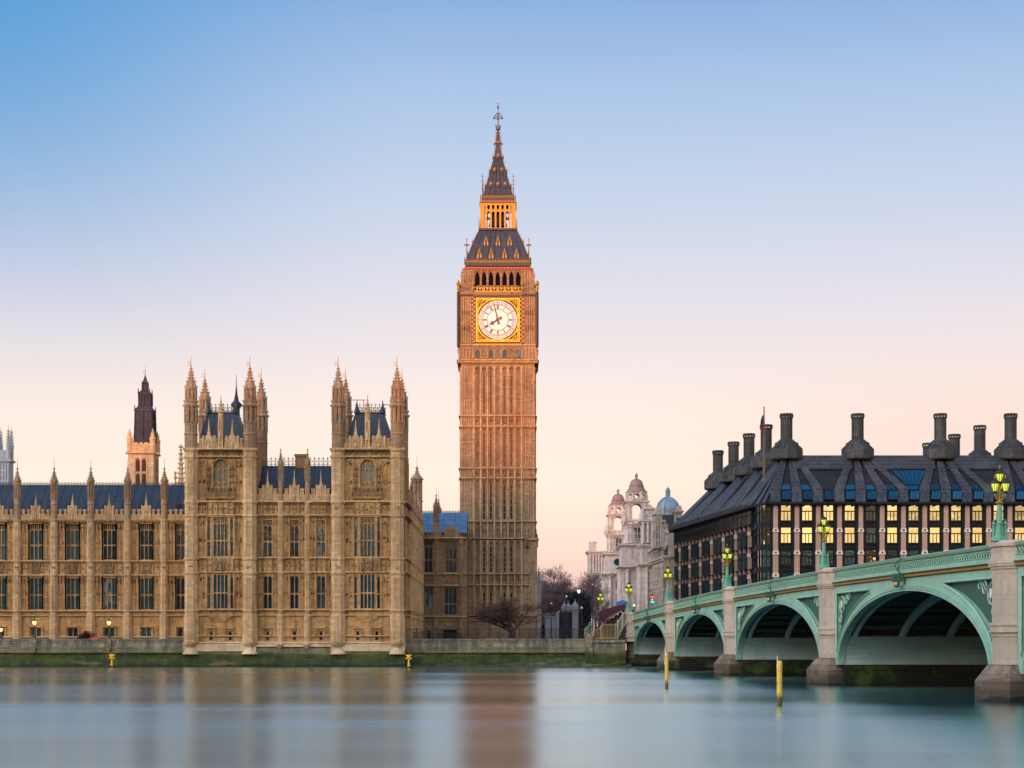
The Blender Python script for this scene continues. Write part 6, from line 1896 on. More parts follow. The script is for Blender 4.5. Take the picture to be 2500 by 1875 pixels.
def cupola(t, px, D, k, flip):
    """domed bell turret; rows of the nearer tower at distance 390, shared by the farther one at 430"""
    s = 390 / F
    cx = PX(px, D)
    z = lambda py: PZ(py, 390)
    w, dm = MB(cx, D), MB(cx, D)
    h = 25 * s
    w.box(-h * 1.35, h * 1.35, -h * 1.35, h * 1.35, 3, z(1331))
    cornice(w, -h * 1.35, h * 1.35, -h * 1.35, h * 1.35, z(1329), .6, .5)
    w.box(-h * 1.02, h * 1.02, -h * .6, h * 1.02, z(1329), z(1282))                   # stage with paired columns and a lit window
    for q in (-1, 1):
        for e in (.62, .94): column(w, q * h * e, h * 1.0, z(1327), z(1286), .34)
        for e in (.1, .55): w.at(cx, D); column(w, -h * 1.06, q * h * e, z(1327), z(1286), .3)
    cornice(w, -h * 1.05, h * 1.05, -h * 1.05, h * 1.05, z(1278), .9, .5)
    for q in (-1, 1):
        for e in (-1, 1):                                           # arched bell stage: four corner piers
            w.box(q * h * .78 - h * .3, q * h * .78 + h * .3, e * h * .78 - h * .3, e * h * .78 + h * .3, z(1278), z(1229))
            column(w, q * h * .78, e * h * 1.04, z(1274), z(1232), .3)
            # draped figures and urns at the corners
            w.lathe(q * h * 1.25, e * h * 1.25, [(.5, z(1278)), (.55, z(1270)), (.35, z(1262)), (.25, z(1258)), (.28, z(1255)), (.05, z(1251))], 7)
    for f in ((1, 0), (0, 1), (-1, 0), (0, -1)):
        w.at(cx + f[1] * h, D - f[0] * h, *f)
        ro, n = h * .48, 8
        for q in (-1, 1):
            pts = [(q * ro, z(1228)), (q * ro, z(1244))] + [(q * ro * math.cos(a * math.pi / 2 / n), z(1244) + 1.15 * math.sin(a * math.pi / 2 / n)) for a in range(1, n + 1)] + [(0, z(1228))]
            w.prism(pts, -h * .5, 0)
        for i in range(7): w.box(-ro + 2 * ro * i / 6 - .06, -ro + 2 * ro * i / 6 + .06, -.3, -.15, z(1272), z(1269))
        w.box(-ro, ro, -.34, -.1, z(1269), z(1268)); w.box(-ro, ro, -.34, -.1, z(1278), z(1272))
    w.at(cx, D)
    cornice(w, -h, h, -h, h, z(1225), .6, .55)
    # pierced octagonal drum
    ri, zc, rr = h * .93, z(1212.5), .52
    for i in range(8):
        a = 2 * math.pi * i / 8 - math.pi / 2
        f = (math.cos(a + math.pi / 2), math.sin(a + math.pi / 2))
        wd = ri * math.tan(math.pi / 8)
        w.at(cx + math.cos(a) * ri, D + math.sin(a) * ri, *f)
        n = 14
        zt, zb = z(1202), z(1224)
        for k_ in range(n):
            a0, a1 = 2 * math.pi * k_ / n, 2 * math.pi * (k_ + 1) / n
            def edge(b):
                c_, s_ = math.cos(b), math.sin(b)
                m = min(wd / abs(c_) if abs(c_) > 1e-6 else 1e9, ((zt - zc) if s_ > 0 else (zc - zb)) / abs(s_) if abs(s_) > 1e-6 else 1e9)
                return (m * c_, zc + m * s_)
            e0, e1 = edge(a0), edge(a1)
            i0, i1 = (rr * math.cos(a0), zc + rr * math.sin(a0)), (rr * math.cos(a1), zc + rr * math.sin(a1))
            w.prism([i0, e0, e1, i1], -.35, 0)
        w.lathe(wd, .12, [(.4, z(1224)), (.34, z(1214)), (.22, z(1206)), (.1, z(1202))], 6)
    w.at(cx, D)
    w.lathe(0, 0, [(h * .5, z(1202.5)), (h * 1.12, z(1202.5)), (h * 1.16, z(1201)), (h * .9, z(1200))], 8, math.pi / 8)
    dm.lathe(0, 0, [(h * 1.02, z(1201)), (h * .88, z(1196)), (h * .74, z(1191)), (h * .70, z(1188.5)), (h * .74, z(1187.5)), (h * .74, z(1186)), (h * .66, z(1185)), (h * .64, z(1181)), (h * .56, z(1176)), (h * .42, z(1172)), (h * .22, z(1169.5)), (h * .1, z(1168.5)),
                    (h * .12, z(1165.5)), (h * .06, z(1164.5))], 16)
    for i in range(4):                                              # open crown finial
        a = math.pi / 4 * i
        for q in (-1, 1): dm.tube([(q * .12 * math.cos(a), q * .12 * math.sin(a), z(1165.5)), (q * .34 * math.cos(a), q * .34 * math.sin(a), z(1162)), (q * .28 * math.cos(a), q * .28 * math.sin(a), z(1159)), (0, 0, z(1157.5))], .07, 4)
    dm.lathe(0, 0, [(.1, z(1158)), (.16, z(1156.8)), (.06, z(1155.6)), (.03, z(1153))], 6)
    tw = w.build('bell_turret', M['portland'], t)
    do = dm.build('turret_dome', M['dome_brown'], None)
    do.data.transform(Matrix.Translation(-origin(t)))
    do.parent = tw
    g = MB(cx, D)
    g.box(-h * .34, h * .34, h * 1.0, h * 1.06, z(1325), z(1290))
    go = g.build('window', M['mirror'], None)
    go.data.transform(Matrix.Translation(-origin(t))); go.parent = tw
    b = MB(cx, D)
    for i in range(3): b.box(-h * .34 + h * .34 * i - .05, -h * .34 + h * .34 * i + .05, h * 1.05, h * 1.1, z(1325), z(1290))
    for q in (1305, 1318): b.box(-h * .34, h * .34, h * 1.05, h * 1.1, z(q), z(q) + .12)
    for i in range(8): b.box(-h * .34 + h * .68 * i / 7 - .05, -h * .34 + h * .68 * i / 7 + .05, h * 1.12, h * 1.2, z(1328), z(1322))
    bo = b.build('window_frame', M['portland'], None)
    bo.data.transform(Matrix.Translation(-origin(t))); bo.parent = tw
def white_offices():
    t = thing('government_building', 'white stone baroque block with two domed bell turrets behind the bridge end', 'building', (30, 410, 3.6))
    FX, FY, NX, NY = 24.2, 455.0, 30.9, 374.0
    ln = math.hypot(NX - FX, NY - FY)
    ux, uy = (NX - FX) / ln, (NY - FY) / ln
    w = MB(FX, FY, ux, uy)
    zc = PZ(1383, 390)
    ops = []
    nb = 16
    for i in range(nb):
        c = ln * (i + .5) / nb
        for a, b in ((4.5, 8.0), (9.5, 13.5), (15.0, 18.6)): ops.append((c - .85, c + .85, a, b))
    opened_wall(w, 0, ln, 3, zc, ops, .6)
    w.box(0, ln, -18, -.7, 3, zc)
    for i in range(nb + 1): column(w, ln * i / nb, .35, 9, zc - 1.2, .45) if i % 2 == 0 else w.box(ln * i / nb - .4, ln * i / nb + .4, 0, .35, 9, zc - 1.2)
    for zz, h, p in ((zc + .1, 1.0, 1.0), (zc - 1.2, .4, .45), (9.0, .4, .5), (14.2, .3, .25)): w.box(-.2, ln + .2, -.3, p, zz - h * .4, zz); w.box(-.1, ln + .1, -.3, p * .6, zz - h, zz - h * .4 - .004)
    dentils(w, 0, ln, zc - .85, .3, .75, .9)
    for k in range(12): w.box(0, ln, -.1, .07 + .02 * (k % 2), 3.5 + k * .45, 3.85 + k * .45)
    w.box(0, ln, -.35, .1, zc + 1.6, zc + 1.85)
    for i in range(90): w.box(ln * i / 90 + .2, ln * i / 90 + .5, -.3, .05, zc + .1, zc + 1.6)
    w.box(0, ln, -18, -1.0, zc, zc + 1.4)
    w.at(0, 0)
    def block(x0, y0, x1, y1, zt, cols=3, pediment=False):
        w.at(0, 0)
        w.box(x0, x1, -y1, -y0, 3, zt)
        cornice(w, x0, x1, -y1, -y0, zt, .7, .6)
        cornice(w, x0, x1, -y1, -y0, PZ(1383, 390) * (1 if zt > 20 else .8), .9, .9)
        for i in range(cols): column(w, x0 + (x1 - x0) * (i + .5) / cols, -y0 + .3, 9, PZ(1392, 390), .42); column(w, x0 - .3, -y0 - (y1 - y0) * (i + .5) / cols, 9, PZ(1392, 390), .42)
        for k in range(16):
            zz = 3.4 + k * .42
            w.box(x0 - .06, x1 + .06, -y1 - .06, -y0 + .06, zz, zz + .36)
    XA, XB = PX(1553.8, 390), PX(1509, 430)
    block(XA - 3.6, 385.5, XA + 4.2, 395, PZ(1331, 390))
    block(XB - 3.4, 425.5, XB + 4.0, 434, PZ(1331, 390))
    # near end pavilion with scrolled gable
    xa, xb = PX(1566.5, 374), PX(1596, 374)
    block(xa, 373, xb + 4, 380, PZ(1330, 374))
    w.at(0, 0)
    w.box(xa + .2, xb + 2, -380, -373.3, PZ(1332, 374), PZ(1274, 374)); cornice(w, xa + .2, xb + 2, -380, -373.3, PZ(1270, 374), .8, .7)
    for q in (.3, 1.3, 2.2): column(w, xa + q, -372.9, PZ(1326, 374), PZ(1276, 374), .3)
    w.box(xa + .9, xb + .1, -379, -373.6, PZ(1272, 374), PZ(1243, 374)); cornice(w, xa + .9, xb + .1, -379, -373.6, PZ(1241, 374), .5, .4)
    w.prism([(xa + .7, PZ(1241, 374)), (xb + .2, PZ(1241, 374)), ((xa + xb) / 2 + .3, PZ(1231, 374))], -379, -373.4)
    w.lathe(xa + .2, -373.6, [(.7, PZ(1270, 374)), (.8, PZ(1258, 374)), (.5, PZ(1250, 374)), (.2, PZ(1242, 374))], 7)
    # far end pavilion
    xc, xd = PX(1437, 462), PX(1475, 462)
    w.box(xc, xd + 2, -470, -462, 3, PZ(1345, 462)); cornice(w, xc, xd + 2, -470, -462, PZ(1345, 462), .8, .6)
    w.box(xc + .4, PX(1456, 462), -469, -462.3, PZ(1345, 462), PZ(1325, 462))
    w.lathe((xc + PX(1456, 462)) / 2 + .2, -464.5, [(1.0, PZ(1326, 462)), (1.15, PZ(1323, 462)), (.9, PZ(1321, 462))], 12)
    for q in range(5): column(w, xc + .5 + q * .75, -461.8, PZ(1400, 462), PZ(1352, 462), .28)
    cornice(w, xc, xd + 2, -470, -462, PZ(1402, 462), .6, .5)
    # link roofs between
    w.box(PX(1475, 450), XB - 2, -455, -440, 3, PZ(1394, 450))
    w.build('wall', M['portland'], t)
    gl = MB(FX, FY, ux, uy)
    each_pane(t, gl, ops, -.65, -.55, M['glass'])
    gl.at(0, 0)
    each_pane(t, gl, [(PX(1503.5, 425.3), PX(1510.5, 425.3), PZ(a, 425), PZ(b, 425)) for a, b in ((1438, 1417), (1478, 1452))], -425.55, -425.3, M['glass'])
    gl.prism(circle_pts(PX(1507, 425.3), PZ(1372, 425.3), .85), -425.6, -425.3)
    gl.build('round_window', M['glass'], t)
    cupola(t, 1553.8, 390, 1.0, False)
    cupola(t, 1509, 430, 1.0, True)
    return t
white_offices()
def corner_house():
    D = 352.0
    z = lambda py: PZ(py, D)
    x = lambda px: PX(px, D)
    t = thing('corner_house', 'grey stone corner house with ornate gable, dark mansard and blue ribbed dome', 'building', (34, 358, 3.6))
    w, r, dm = MB(), MB(), MB()
    xa, xb = x(1622), x(1668)
    w.at(0, D)
    ops = [(x(1640), x(1651), z(1437), z(1417)), (x(1645), x(1660), z(1398), z(1374))]
    opened_wall(w, xa, xb + 3, 3, z(1357), ops, .7)
    w.box(xa, xb + 3, -14, -.8, 3, z(1357))
    for zz, h, p in ((z(1356), .8, .8), (z(1407), .5, .45), (z(1443), .3, .25), (z(1448), .3, .3)): w.box(xa - .2, xb + 3, -.4, p, zz - h * .5, zz); w.box(xa - .1, xb + 3, -.4, p * .5, zz - h, zz - h * .5 - .004)
    dentils(w, xa, xb + 3, z(1361), .25, .5, .7)
    for px in (1623, 1630, 1642.5, 1661): w.box(x(px) - .35, x(px) + .35, -.1, .3, z(1405), z(1366))
    for px in (1639.5, 1651.5): w.box(x(px) - .1, x(px) + .1, -.2, .12, z(1439), z(1416))
    w.box(x(1639), x(1652), -.2, .3, z(1439.5), z(1437.5)); w.box(x(1639), x(1652), -.2, .2, z(1416.5), z(1414.5))
    for k in range(12): w.box(x(1644) + k * .11, x(1644) + k * .11 + .04, .4, .44, z(1402), z(1394))
    w.box(x(1643.5), x(1661), .38, .46, z(1394), z(1393.3))
    # street side facade running back
    FX, FY, NX, NY = PX(1588, 374), 374.0, xa, D
    ln = math.hypot(NX - FX, NY - FY)
    ux, uy = (NX - FX) / ln, (NY - FY) / ln
    w.at(FX, FY, ux, uy)
    o2 = []
    n = 7
    for i in range(n):
        c = ln * (i + .5) / n
        for a, b in ((5, 8.5), (10, 13.5), (15, 18.5), (20.5, 23.5)): o2.append((c - .8, c + .8, a, b))
    zt = z(1332)
    opened_wall(w, 0, ln, 3, zt, o2, .6)
    w.box(0, ln, -9, -.7, 3, zt)
    for zz, h, p in ((zt + .1, .9, .9), (z(1360), .7, .8), (z(1410), .5, .5), (9.3, .4, .4)): w.box(0, ln + .3, -.4, p, zz - h * .5, zz); w.box(0, ln + .2, -.4, p * .5, zz - h, zz - h * .5 - .004)
    for i in range(n + 1):
        for a, b in ((9.5, 14), (14.6, 19), (20, zt - 1)): column(w, ln * i / n, .3, a, b, .3)
    for u0_ in (ln * .15, ln * .55, ln * .9):
        w.box(u0_ - 1.3, u0_ + 1.3, -2, .2, zt, zt + 2.6); w.prism([(u0_ - 1.5, zt + 2.6), (u0_ + 1.5, zt + 2.6), (u0_ + .5, zt + 3.6), (u0_ + .4, zt + 4.6), (u0_ - .4, zt + 4.6), (u0_ - .5, zt + 3.6)], -1, .2)
        w.lathe(u0_, -.3, [(.3, zt + 4.6), (.45, zt + 5.1), (.1, zt + 5.6)], 8)
    # tall ornate gable facing the river
    w.at(0, D + .4)
    g0, g1 = x(1591), x(1626)
    gb = [(1592, 1340), (1592, 1305), (1595, 1300), (1595, 1262), (1600, 1258), (1602, 1240), (1608, 1236), (1613, 1252), (1616, 1272), (1618, 1294), (1622, 1302), (1625, 1340)]
    w.prism([(PX(a, D + 2), PZ(b, D + 2)) for a, b in gb], -5, -.4)
    for yy in (1258, 1275, 1300, 1318): w.box(PX(1594, D + 2), PX(1620, D + 2), -5.1, -.2, PZ(yy, D + 2), PZ(yy, D + 2) + .25)
    gw = MB(0, D + .4)
    each_pane(t, gw, [(PX(q - 1.7, D + 2), PX(q + 1.7, D + 2), PZ(b_, D + 2), PZ(b_ - 12, D + 2)) for q in (1602, 1608, 1613.5) for b_ in (1296, 1315.5, 1335) if not (q > 1613 and b_ < 1300)], -.5, -.36, M['glass'])
    for px in (1599, 1605, 1611, 1616): w.box(PX(px, D + 2) - .16, PX(px, D + 2) + .16, -1, -.15, PZ(1338, D + 2), PZ(1262 if px < 1612 else 1302, D + 2))
    w.lathe(PX(1616, D + 2), -1, [(.3, PZ(1260, D + 2)), (.6, PZ(1256, D + 2)), (.5, PZ(1251, D + 2)), (.1, PZ(1248, D + 2))], 8)
    for px, a, b in ((1627, 1332, 1306), (1592, 1306, 1290)): w.lathe(PX(px, D + 1), .2, [(.4, PZ(a, D)), (.25, PZ((a + b) / 2, D)), (.3, PZ((a + b) / 2 - 1, D)), (.04, PZ(b, D))], 6)
    # chimney stack right of the dome
    w.at(0, D + 4)
    cx0, cx1 = PX(1646, D + 4), PX(1665, D + 4)
    w.box(cx0, cx1, -3, 0, PZ(1330, D), PZ(1252, D)); cornice(w, cx0, cx1, -3, 0, PZ(1246, D + 4), .7, .4)
    w.box(cx0 + .9, cx1 - .1, -2.4, -.4, PZ(1248, D), PZ(1234, D + 4)); w.lathe(cx1 - .5, -1.2, [(.6, PZ(1240, D)), (.65, PZ(1236, D)), (.4, PZ(1232, D))], 8)
    w.box((cx0 + cx1) / 2 - .25, (cx0 + cx1) / 2 + .3, -.1, .06, PZ(1285, D), PZ(1258, D)) if False else None
    w.build('wall', M['portland2'], t)
    gl = MB(0, D)
    each_pane(t, gl, ops, -.66, -.6, M['glass'])
    each_pane(t, gl.at(FX, FY, ux, uy), o2, -.6, -.52, M['glass'])
    each_pane(t, gl.at(0, D + 4), [((cx0 + cx1) / 2 - .3, (cx0 + cx1) / 2 + .35, PZ(1286, D), PZ(1260, D))], -.1, .04, M['glass'])
    sb = MB(0, D)
    for q in (0, .5, 1): sb.box(x(1640), x(1651), -.58, -.5, z(1437) + (z(1417) - z(1437)) * q - .05, z(1437) + (z(1417) - z(1437)) * q + .05)
    for q in (1645.5, 1652, 1659.5): sb.box(x(q) - .06, x(q) + .06, -.58, -.5, z(1398), z(1374))
    sb.build('sash_bars', M['white'], t)
    # mansards
    r.at(0, D + .8)
    zA = z(1357)
    r.plan([(x(1625), 0), (x(1668) + 3, 0), (x(1668) + 3, -12), (x(1625), -12)], zA, z(1308), [(x(1638), -3), (x(1668) + 3, -3), (x(1668) + 3, -9), (x(1638), -9)])
    r.at(0, D + 4)
    r.plan([(PX(1617, D + 4), 0), (PX(1648, D + 4), 0), (PX(1648, D + 4), -8), (PX(1617, D + 4), -8)], PZ(1340, D + 4), PZ(1256, D + 4), [(PX(1620, D + 4), -.6), (PX(1646, D + 4), -.6), (PX(1646, D + 4), -7), (PX(1620, D + 4), -7)])
    r.build('mansard_roof', M['slate'], t)
    hip = MB(0, D)
    hip.tube([(x(1637), .1, zA), (x(1648), -2.4, z(1309))], .14, 5); hip.tube([(x(1638), -2.0, z(1308)), (x(1668), -2.0, z(1308))], .12, 5)
    hip.build('roof_hip', M['dome_lead'], t)
    Dd = 366.0
    cx = PX(1630.5, Dd)
    dm.at(cx, Dd)
    q = Dd / F
    zz = lambda py: PZ(py, Dd)
    dm.lathe(0, 0, [(29 * q, zz(1300)), (29 * q, zz(1262)), (30.5 * q, zz(1261)), (30.5 * q, zz(1258)), (29 * q, zz(1256)), (29 * q, zz(1246)), (27.5 * q, zz(1238)), (24.5 * q, zz(1230)), (19.5 * q, zz(1223)), (12.5 * q, zz(1217.5)), (6 * q, zz(1215)), (6.2 * q, zz(1213.5))], 24)
    dm.lathe(0, 0, [(6.4 * q, zz(1214)), (6.4 * q, zz(1212.5)), (3 * q, zz(1212))], 12)
    for i in range(8):
        a = 2 * math.pi * i / 8 + .39
        dm.tube([(4.7 * q * math.cos(a), 4.7 * q * math.sin(a), zz(1213)), (4.7 * q * math.cos(a), 4.7 * q * math.sin(a), zz(1199))], .12, 5)
        dm.tube([((rr + .7) * q * math.cos(a), (rr + .7) * q * math.sin(a), zz(yy)) for rr, yy in ((29, 1256), (29, 1246), (27.5, 1238), (24.5, 1230), (19.5, 1223), (12.5, 1217.5), (6, 1215))], .16, 5)
        if i % 2: pass
        a2 = a + .39
        dm.box(28 * q * math.cos(a2) - .3, 28 * q * math.cos(a2) + .3, 28 * q * math.sin(a2) - .3, 28 * q * math.sin(a2) + .3, zz(1250), zz(1243))
    dm.lathe(0, 0, [(6 * q, zz(1199.5)), (6.2 * q, zz(1198)), (5.2 * q, zz(1197)), (4.8 * q, zz(1194)), (3 * q, zz(1191.5)), (.8 * q, zz(1190)), (.3 * q, zz(1188)), (.1 * q, zz(1185))], 14)
    dm.build('dome', M['dome_lead'], t)
corner_house()
# ------------------------------------------------------------------ road bridge (s along it from the west bank, d towards the camera side)
BD = (0.0869 / math.hypot(.0869, 1), -1 / math.hypot(.0869, 1))
BX, BY = 39.548 - .0869 * 252.0, 252.0
PIERS = [0.0, 32.4, 68.2, 106.9, 147.2, 186.0]
def top_z(q): return 9.76 - 1.29e-4 * (q - 125) ** 2
BW = 26.0
def bridge():
    t = thing('road_bridge', 'pale green iron arched bridge on stone piers crossing the river', 'bridge', (BX, BY, 0))
    F_ = lambda: MB(BX, BY, *BD)
    crowns = [6.25, 6.78, 7.2, 7.32, 7.2]
    for k in range(5):
        a, b = PIERS[k] + 2.9, PIERS[k + 1] - 2.9
        mid, half, zs, zc = (a + b) / 2, (b - a) / 2, 1.7, crowns[k]
        n = 44
        def arc(off, i, m=n):
            th = math.pi * i / m
            return (mid - (half + off) * math.cos(th), zs + (zc - zs + off) * math.sin(th))
        def zin(q, off=0):
            c = max(-1, min(1, (q - mid) / (half + off)))
            return zs + (zc - zs + off) * math.sqrt(max(0, 1 - c * c))
        lo = lambda q: top_z(q) - 1.46                            # underside of the cornice
        sp, sh, sh2 = F_(), F_(), F_()
        qs = sorted(set([a + (b - a) * i / 60 for i in range(61)] + [a + (b - a) * j for j in (.003, .01, .02, .99, .98, .997)] + [a - 1.4, a - .7, b + .7, b + 1.4]))
        trc = []
        tl, tr = [], []
        for q0, q1 in zip(qs, qs[1:]):
            def strip(z0a, z1a, z0b, z1b, d0=-.45, d1=0.0, mb=sp):
                if z1a - z0a < .01 and z1b - z0b < .01: return
                mb.prism([(q0, z0a), (q1, z0b), (q1, z1b), (q0, z1a)], d0, d1)
            side = q0 if q0 < mid else q1
            t0, t1 = lo(q0) - .62, lo(q1) - .62
            l0, l1 = zin(q0, .95), zin(q1, .95)
            inp = min(q0 - a, b - q1) > -.75 and max(l0, l1) < min(t0, t1) - .12
            if inp:
                strip(zin(q0), l0, zin(q1), l1); strip(t0, lo(q0), t1, lo(q1))
                strip(l0, t0, l1, t1, -.42, -.34, sh if q0 < mid else sh2)
                (tl if q0 < mid else tr).append((q0, q1, l0, l1, t0, t1))
            else: strip(zin(q0), lo(q0), zin(q1), lo(q1))
        for segs, sg in ((tl, -1), (tr, 1)):                      # mouldings and tracery of the spandrel panel
            if not segs: continue
            fr0 = F_()
            trc.append(fr0)
            up = [(s_[0], .05, s_[4]) for s_ in segs] + [(segs[-1][1], .05, segs[-1][5])]
            dn = [(s_[0], .05, s_[2]) for s_ in segs] + [(segs[-1][1], .05, segs[-1][3])]
            fr0.tube(up, .09, 4); fr0.tube(dn, .09, 4)
            e = 0 if sg < 0 else -1
            fr0.tube([dn[e], up[e]], .09, 4)
            X0 = up[e][0]
            zt, zb = up[e][2], dn[e][2]
            inward = -sg
            c1 = (X0 + inward * .95, zt - .95)
            for r_, cc in ((.72, c1), (.42, (X0 + inward * 2.2, zt - .52)), (.36, (X0 + inward * .55, zt - 2.1)), (.26, (X0 + inward * 3.05, zt - .35)), (.22, (X0 + inward * .35, zt - 2.9))):
                fr0.tube([(cc[0] + r_ * math.cos(i * .524), -.15, cc[1] + r_ * math.sin(i * .524)) for i in range(13)], .055, 4)
                for j in range(4 if r_ > .3 else 0): fr0.tube([(cc[0] + r_ * .5 * math.cos(j * 1.571) + r_ * .4 * math.cos(i * .785), -.15, cc[1] + r_ * .5 * math.sin(j * 1.571) + r_ * .4 * math.sin(i * .785)) for i in range(9)], .035, 4)
            sd_ = framed(fr0)
            sd_.prism([(c1[0] - .2, c1[1] + .3), (c1[0] + .2, c1[1] + .3), (c1[0] + .2, c1[1] - .1), (c1[0], c1[1] - .35), (c1[0] - .2, c1[1] - .1)], -.2, -.06)
            sd_.build('shield', M['white'], t)
        so_ = sp.build('spandrel', M['green'], t)
        
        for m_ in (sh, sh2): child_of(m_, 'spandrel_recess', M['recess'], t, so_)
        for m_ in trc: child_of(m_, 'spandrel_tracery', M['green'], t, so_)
        rg = F_()                                                 # moulded arch ring
        for o0, o1, dd in ((0, .14, .16), (.17, .3, .2), (.33, .46, .14)):
            for i in range(n):
                p0, p1, p2, p3 = arc(o0, i), arc(o1, i), arc(o1, i + 1), arc(o0, i + 1)
                rg.prism([p0, p1, p2, p3], -.1, dd)
        rg.build('arch_ring', M['green'], t)
        for j in range(7):                                        # ribs under the deck, then the far face
            d = -.9 - (BW - 1.8) * j / 6
            rb = F_()
            for i in range(n): rb.prism([arc(0, i), arc(.62, i), arc(.62, i + 1), arc(0, i + 1)], d - .16, d + .16)
            rb.build('arch_rib', M['rib'], t)
        bm = F_()
        for i in range(1, 24):
            q = a + (b - a) * i / 24
            zz = zin(q, .62)
            bm.box(q - .08, q + .08, -BW + 1, -.6, zz + .02, zz + .3)
            bm.box(q - .05, q + .05, -BW + 1, -.6, lo(q) - .5, lo(q) - .1)
        bm.build('cross_beam', M['green_dk'], t)['kind'] = 'stuff'
        sk, sk2 = F_(), F_()                                      # pale plating round the foot of the ribs
        for i in range(n):
            p0, p1 = arc(-.02, i), arc(-.02, i + 1)
            if max(p0[1], p1[1]) < 4.15: (sk if p0[0] < mid else sk2).prism([p0, p1, (p1[0] + (.12 if p1[0] > mid else -.12), p1[1]), (p0[0] + (.12 if p0[0] > mid else -.12), p0[1])], -BW + .4, -.5)
        for m_ in (sk, sk2): m_.build('haunch_plating', M['skirt'], t)
        fa = F_()
        for q0, q1 in zip(qs, qs[1:]): fa.prism([(q0, zin(q0)), (q1, zin(q1)), (q1, lo(q1)), (q0, lo(q0))], -BW - .3, -BW)
        fa.build('far_spandrel', M['green'], t)
        # cornice with gilt dentils, parapet
        cn, pp_, pr = F_(), F_(), F_()
        m = int((b - a + 2.8) / .30)
        for i in range(m):
            q = a - 1.4 + (b - a + 2.8) * (i + .5) / m
            zz = top_z(q) - 1.46
            cn.k = 1
            cn.box(q - .085, q + .085, .02, .2, zz + .02, zz + .19)
            cn.k = 0
        N_ = 24
        for i in range(N_):
            q0, q1 = a - 1.4 + (b - a + 2.8) * i / N_, a - 1.4 + (b - a + 2.8) * (i + 1) / N_
            T0, T1 = top_z(q0), top_z(q1)
            def rail(mb, za, zb, d0, d1): mb.prism([(q0, T0 - za), (q1, T1 - za), (q1, T1 - zb), (q0, T0 - zb)], d0, d1)
            rail(cn, 1.46, 1.25, -.3, .06); rail(cn, 1.25, 1.16, -.3, .26); rail(cn, 1.5, 1.46, -.3, .12)
            rail(pp_, 1.16, 1.02, -.25, .22); rail(pp_, 1.02, .80, -.25, .14); rail(pp_, .80, .76, -.25, .2)
            rail(pr, .76, .24, -.36, -.24); rail(pp_, .24, .16, -.25, .12); rail(pp_, .16, .06, -.25, .2); rail(pp_, .06, .0, -.3, .26)
        m = int((b - a + 2.8) / .46)
        for i in range(m):
            q0 = a - 1.4 + (b - a + 2.8) * i / m
            q1 = q0 + (b - a + 2.8) / m
            c = (q0 + q1) / 2
            Z = lambda f: top_z(c) - .76 + .52 * f
            for pts in ([(q0, 0), (q0 + .05, .35), (c, .62), (q1 - .05, .35), (q1, 0)], [(q0, 1), (q0 + .04, .75), (c, .5), (q1 - .04, .75), (q1, 1)], [(c, .62), (c, 1)]):
                pp_.tube([(u, -.08, Z(f)) for u, f in pts], .05, 4)
        cn.build('cornice', [M['darkpaint'], M['goldpaint']], t)
        child_of(pr, 'parapet_shade_plate', M['recess'], t, pp_.build('parapet', M['green'], t))  # dark plate added behind the lattice to stand for shade
        nv = F_()                                                 # navigation light bracket at the crown
        zz = top_z(mid)
        nv.box(mid - .32, mid + .32, .2, .95, zz - 1.75, zz - 1.2); nv.tube([(mid - .2, .3, zz - 1.2), (mid - .2, .7, zz - .6), (mid - .1, .3, zz - .1), (mid, .1, zz + .1)], .06, 5)
        nv.tube([(mid + .15, .5, zz - 1.2), (mid + .15, .5, zz - .4)], .05, 5)
        for q in (-.2, .2): nv.lathe(mid + q, .6, [(.16, zz - 1.75), (.16, zz - 2.1), (.05, zz - 2.2)], 8)
        no = nv.build('navigation_light', M['green_dk'], t)
        rd = F_()
        rd.lathe(mid + .2, .72, [(.08, zz - 1.98), (.12, zz - 1.9), (.08, zz - 1.8)], 8)
        child_of(rd, 'red_lens', M['redsig'], t, no)
    dk = F_()
    for i in range(40):
        q0, q1 = -6 + 195 * i / 40, -6 + 195 * (i + 1) / 40
        dk.prism([(q0, top_z(q0) - 1.5), (q1, top_z(q1) - 1.5), (q1, top_z(q1) - 1.12), (q0, top_z(q0) - 1.12)], -BW, -.2)
        dk.prism([(q0, top_z(q0) - 1.12), (q1, top_z(q1) - 1.12), (q1, top_z(q1)), (q0, top_z(q0))], -BW, -BW + .3)
    dk.build('deck', M['asphalt'], t)
    # piers: octagonal granite shafts on spreading cutwaters
    for q in PIERS:
        T = top_z(q)
        g, w = F_(), F_()
        oc = lambda r, d1, d0=-.4: [(q - r, d0), (q + r, d0), (q + r, d1 - r * .62), (q + r * .5, d1), (q - r * .5, d1), (q - r, d1 - r * .62)]
        g.plan(oc(1.32, .78), 1.9, T - 1.3)
        for z0, z1, e in ((4.62, 4.80, .16), (4.36, 4.62, .08), (4.20, 4.36, .2), (3.95, 4.2, .05), (T - 1.45, T - 1.3, .18), (T - 1.62, T - 1.45, .08)): g.plan(oc(1.32 + e, .78 + e), z0, z1)
        g.plan(oc(1.4, .86), T - 1.3, T - .25, oc(1.37, .83))
        g.plan(oc(1.55, 1.0), T - 1.3, T - 1.12); g.plan(oc(1.5, .95), T - .25, T - .05); g.plan(oc(1.46, .92), T - .05, T + .12, oc(1.2, .68))
        g.box(q - 2.85, q + 2.85, -BW, -.5, 1.72, 2.0)
        g.box(q - 2.2, q + 2.2, -BW, -.5, 2.0, 4.2); g.box(q - 1.4, q + 1.4, -BW, -.5, 4.2, T - 1.6)
        g.plan([(q + u - q, -BW - d + .4) for u, d in oc(1.32, .78)], 1.9, T - .1)
        po = g.build('pier', M['granite'], t)
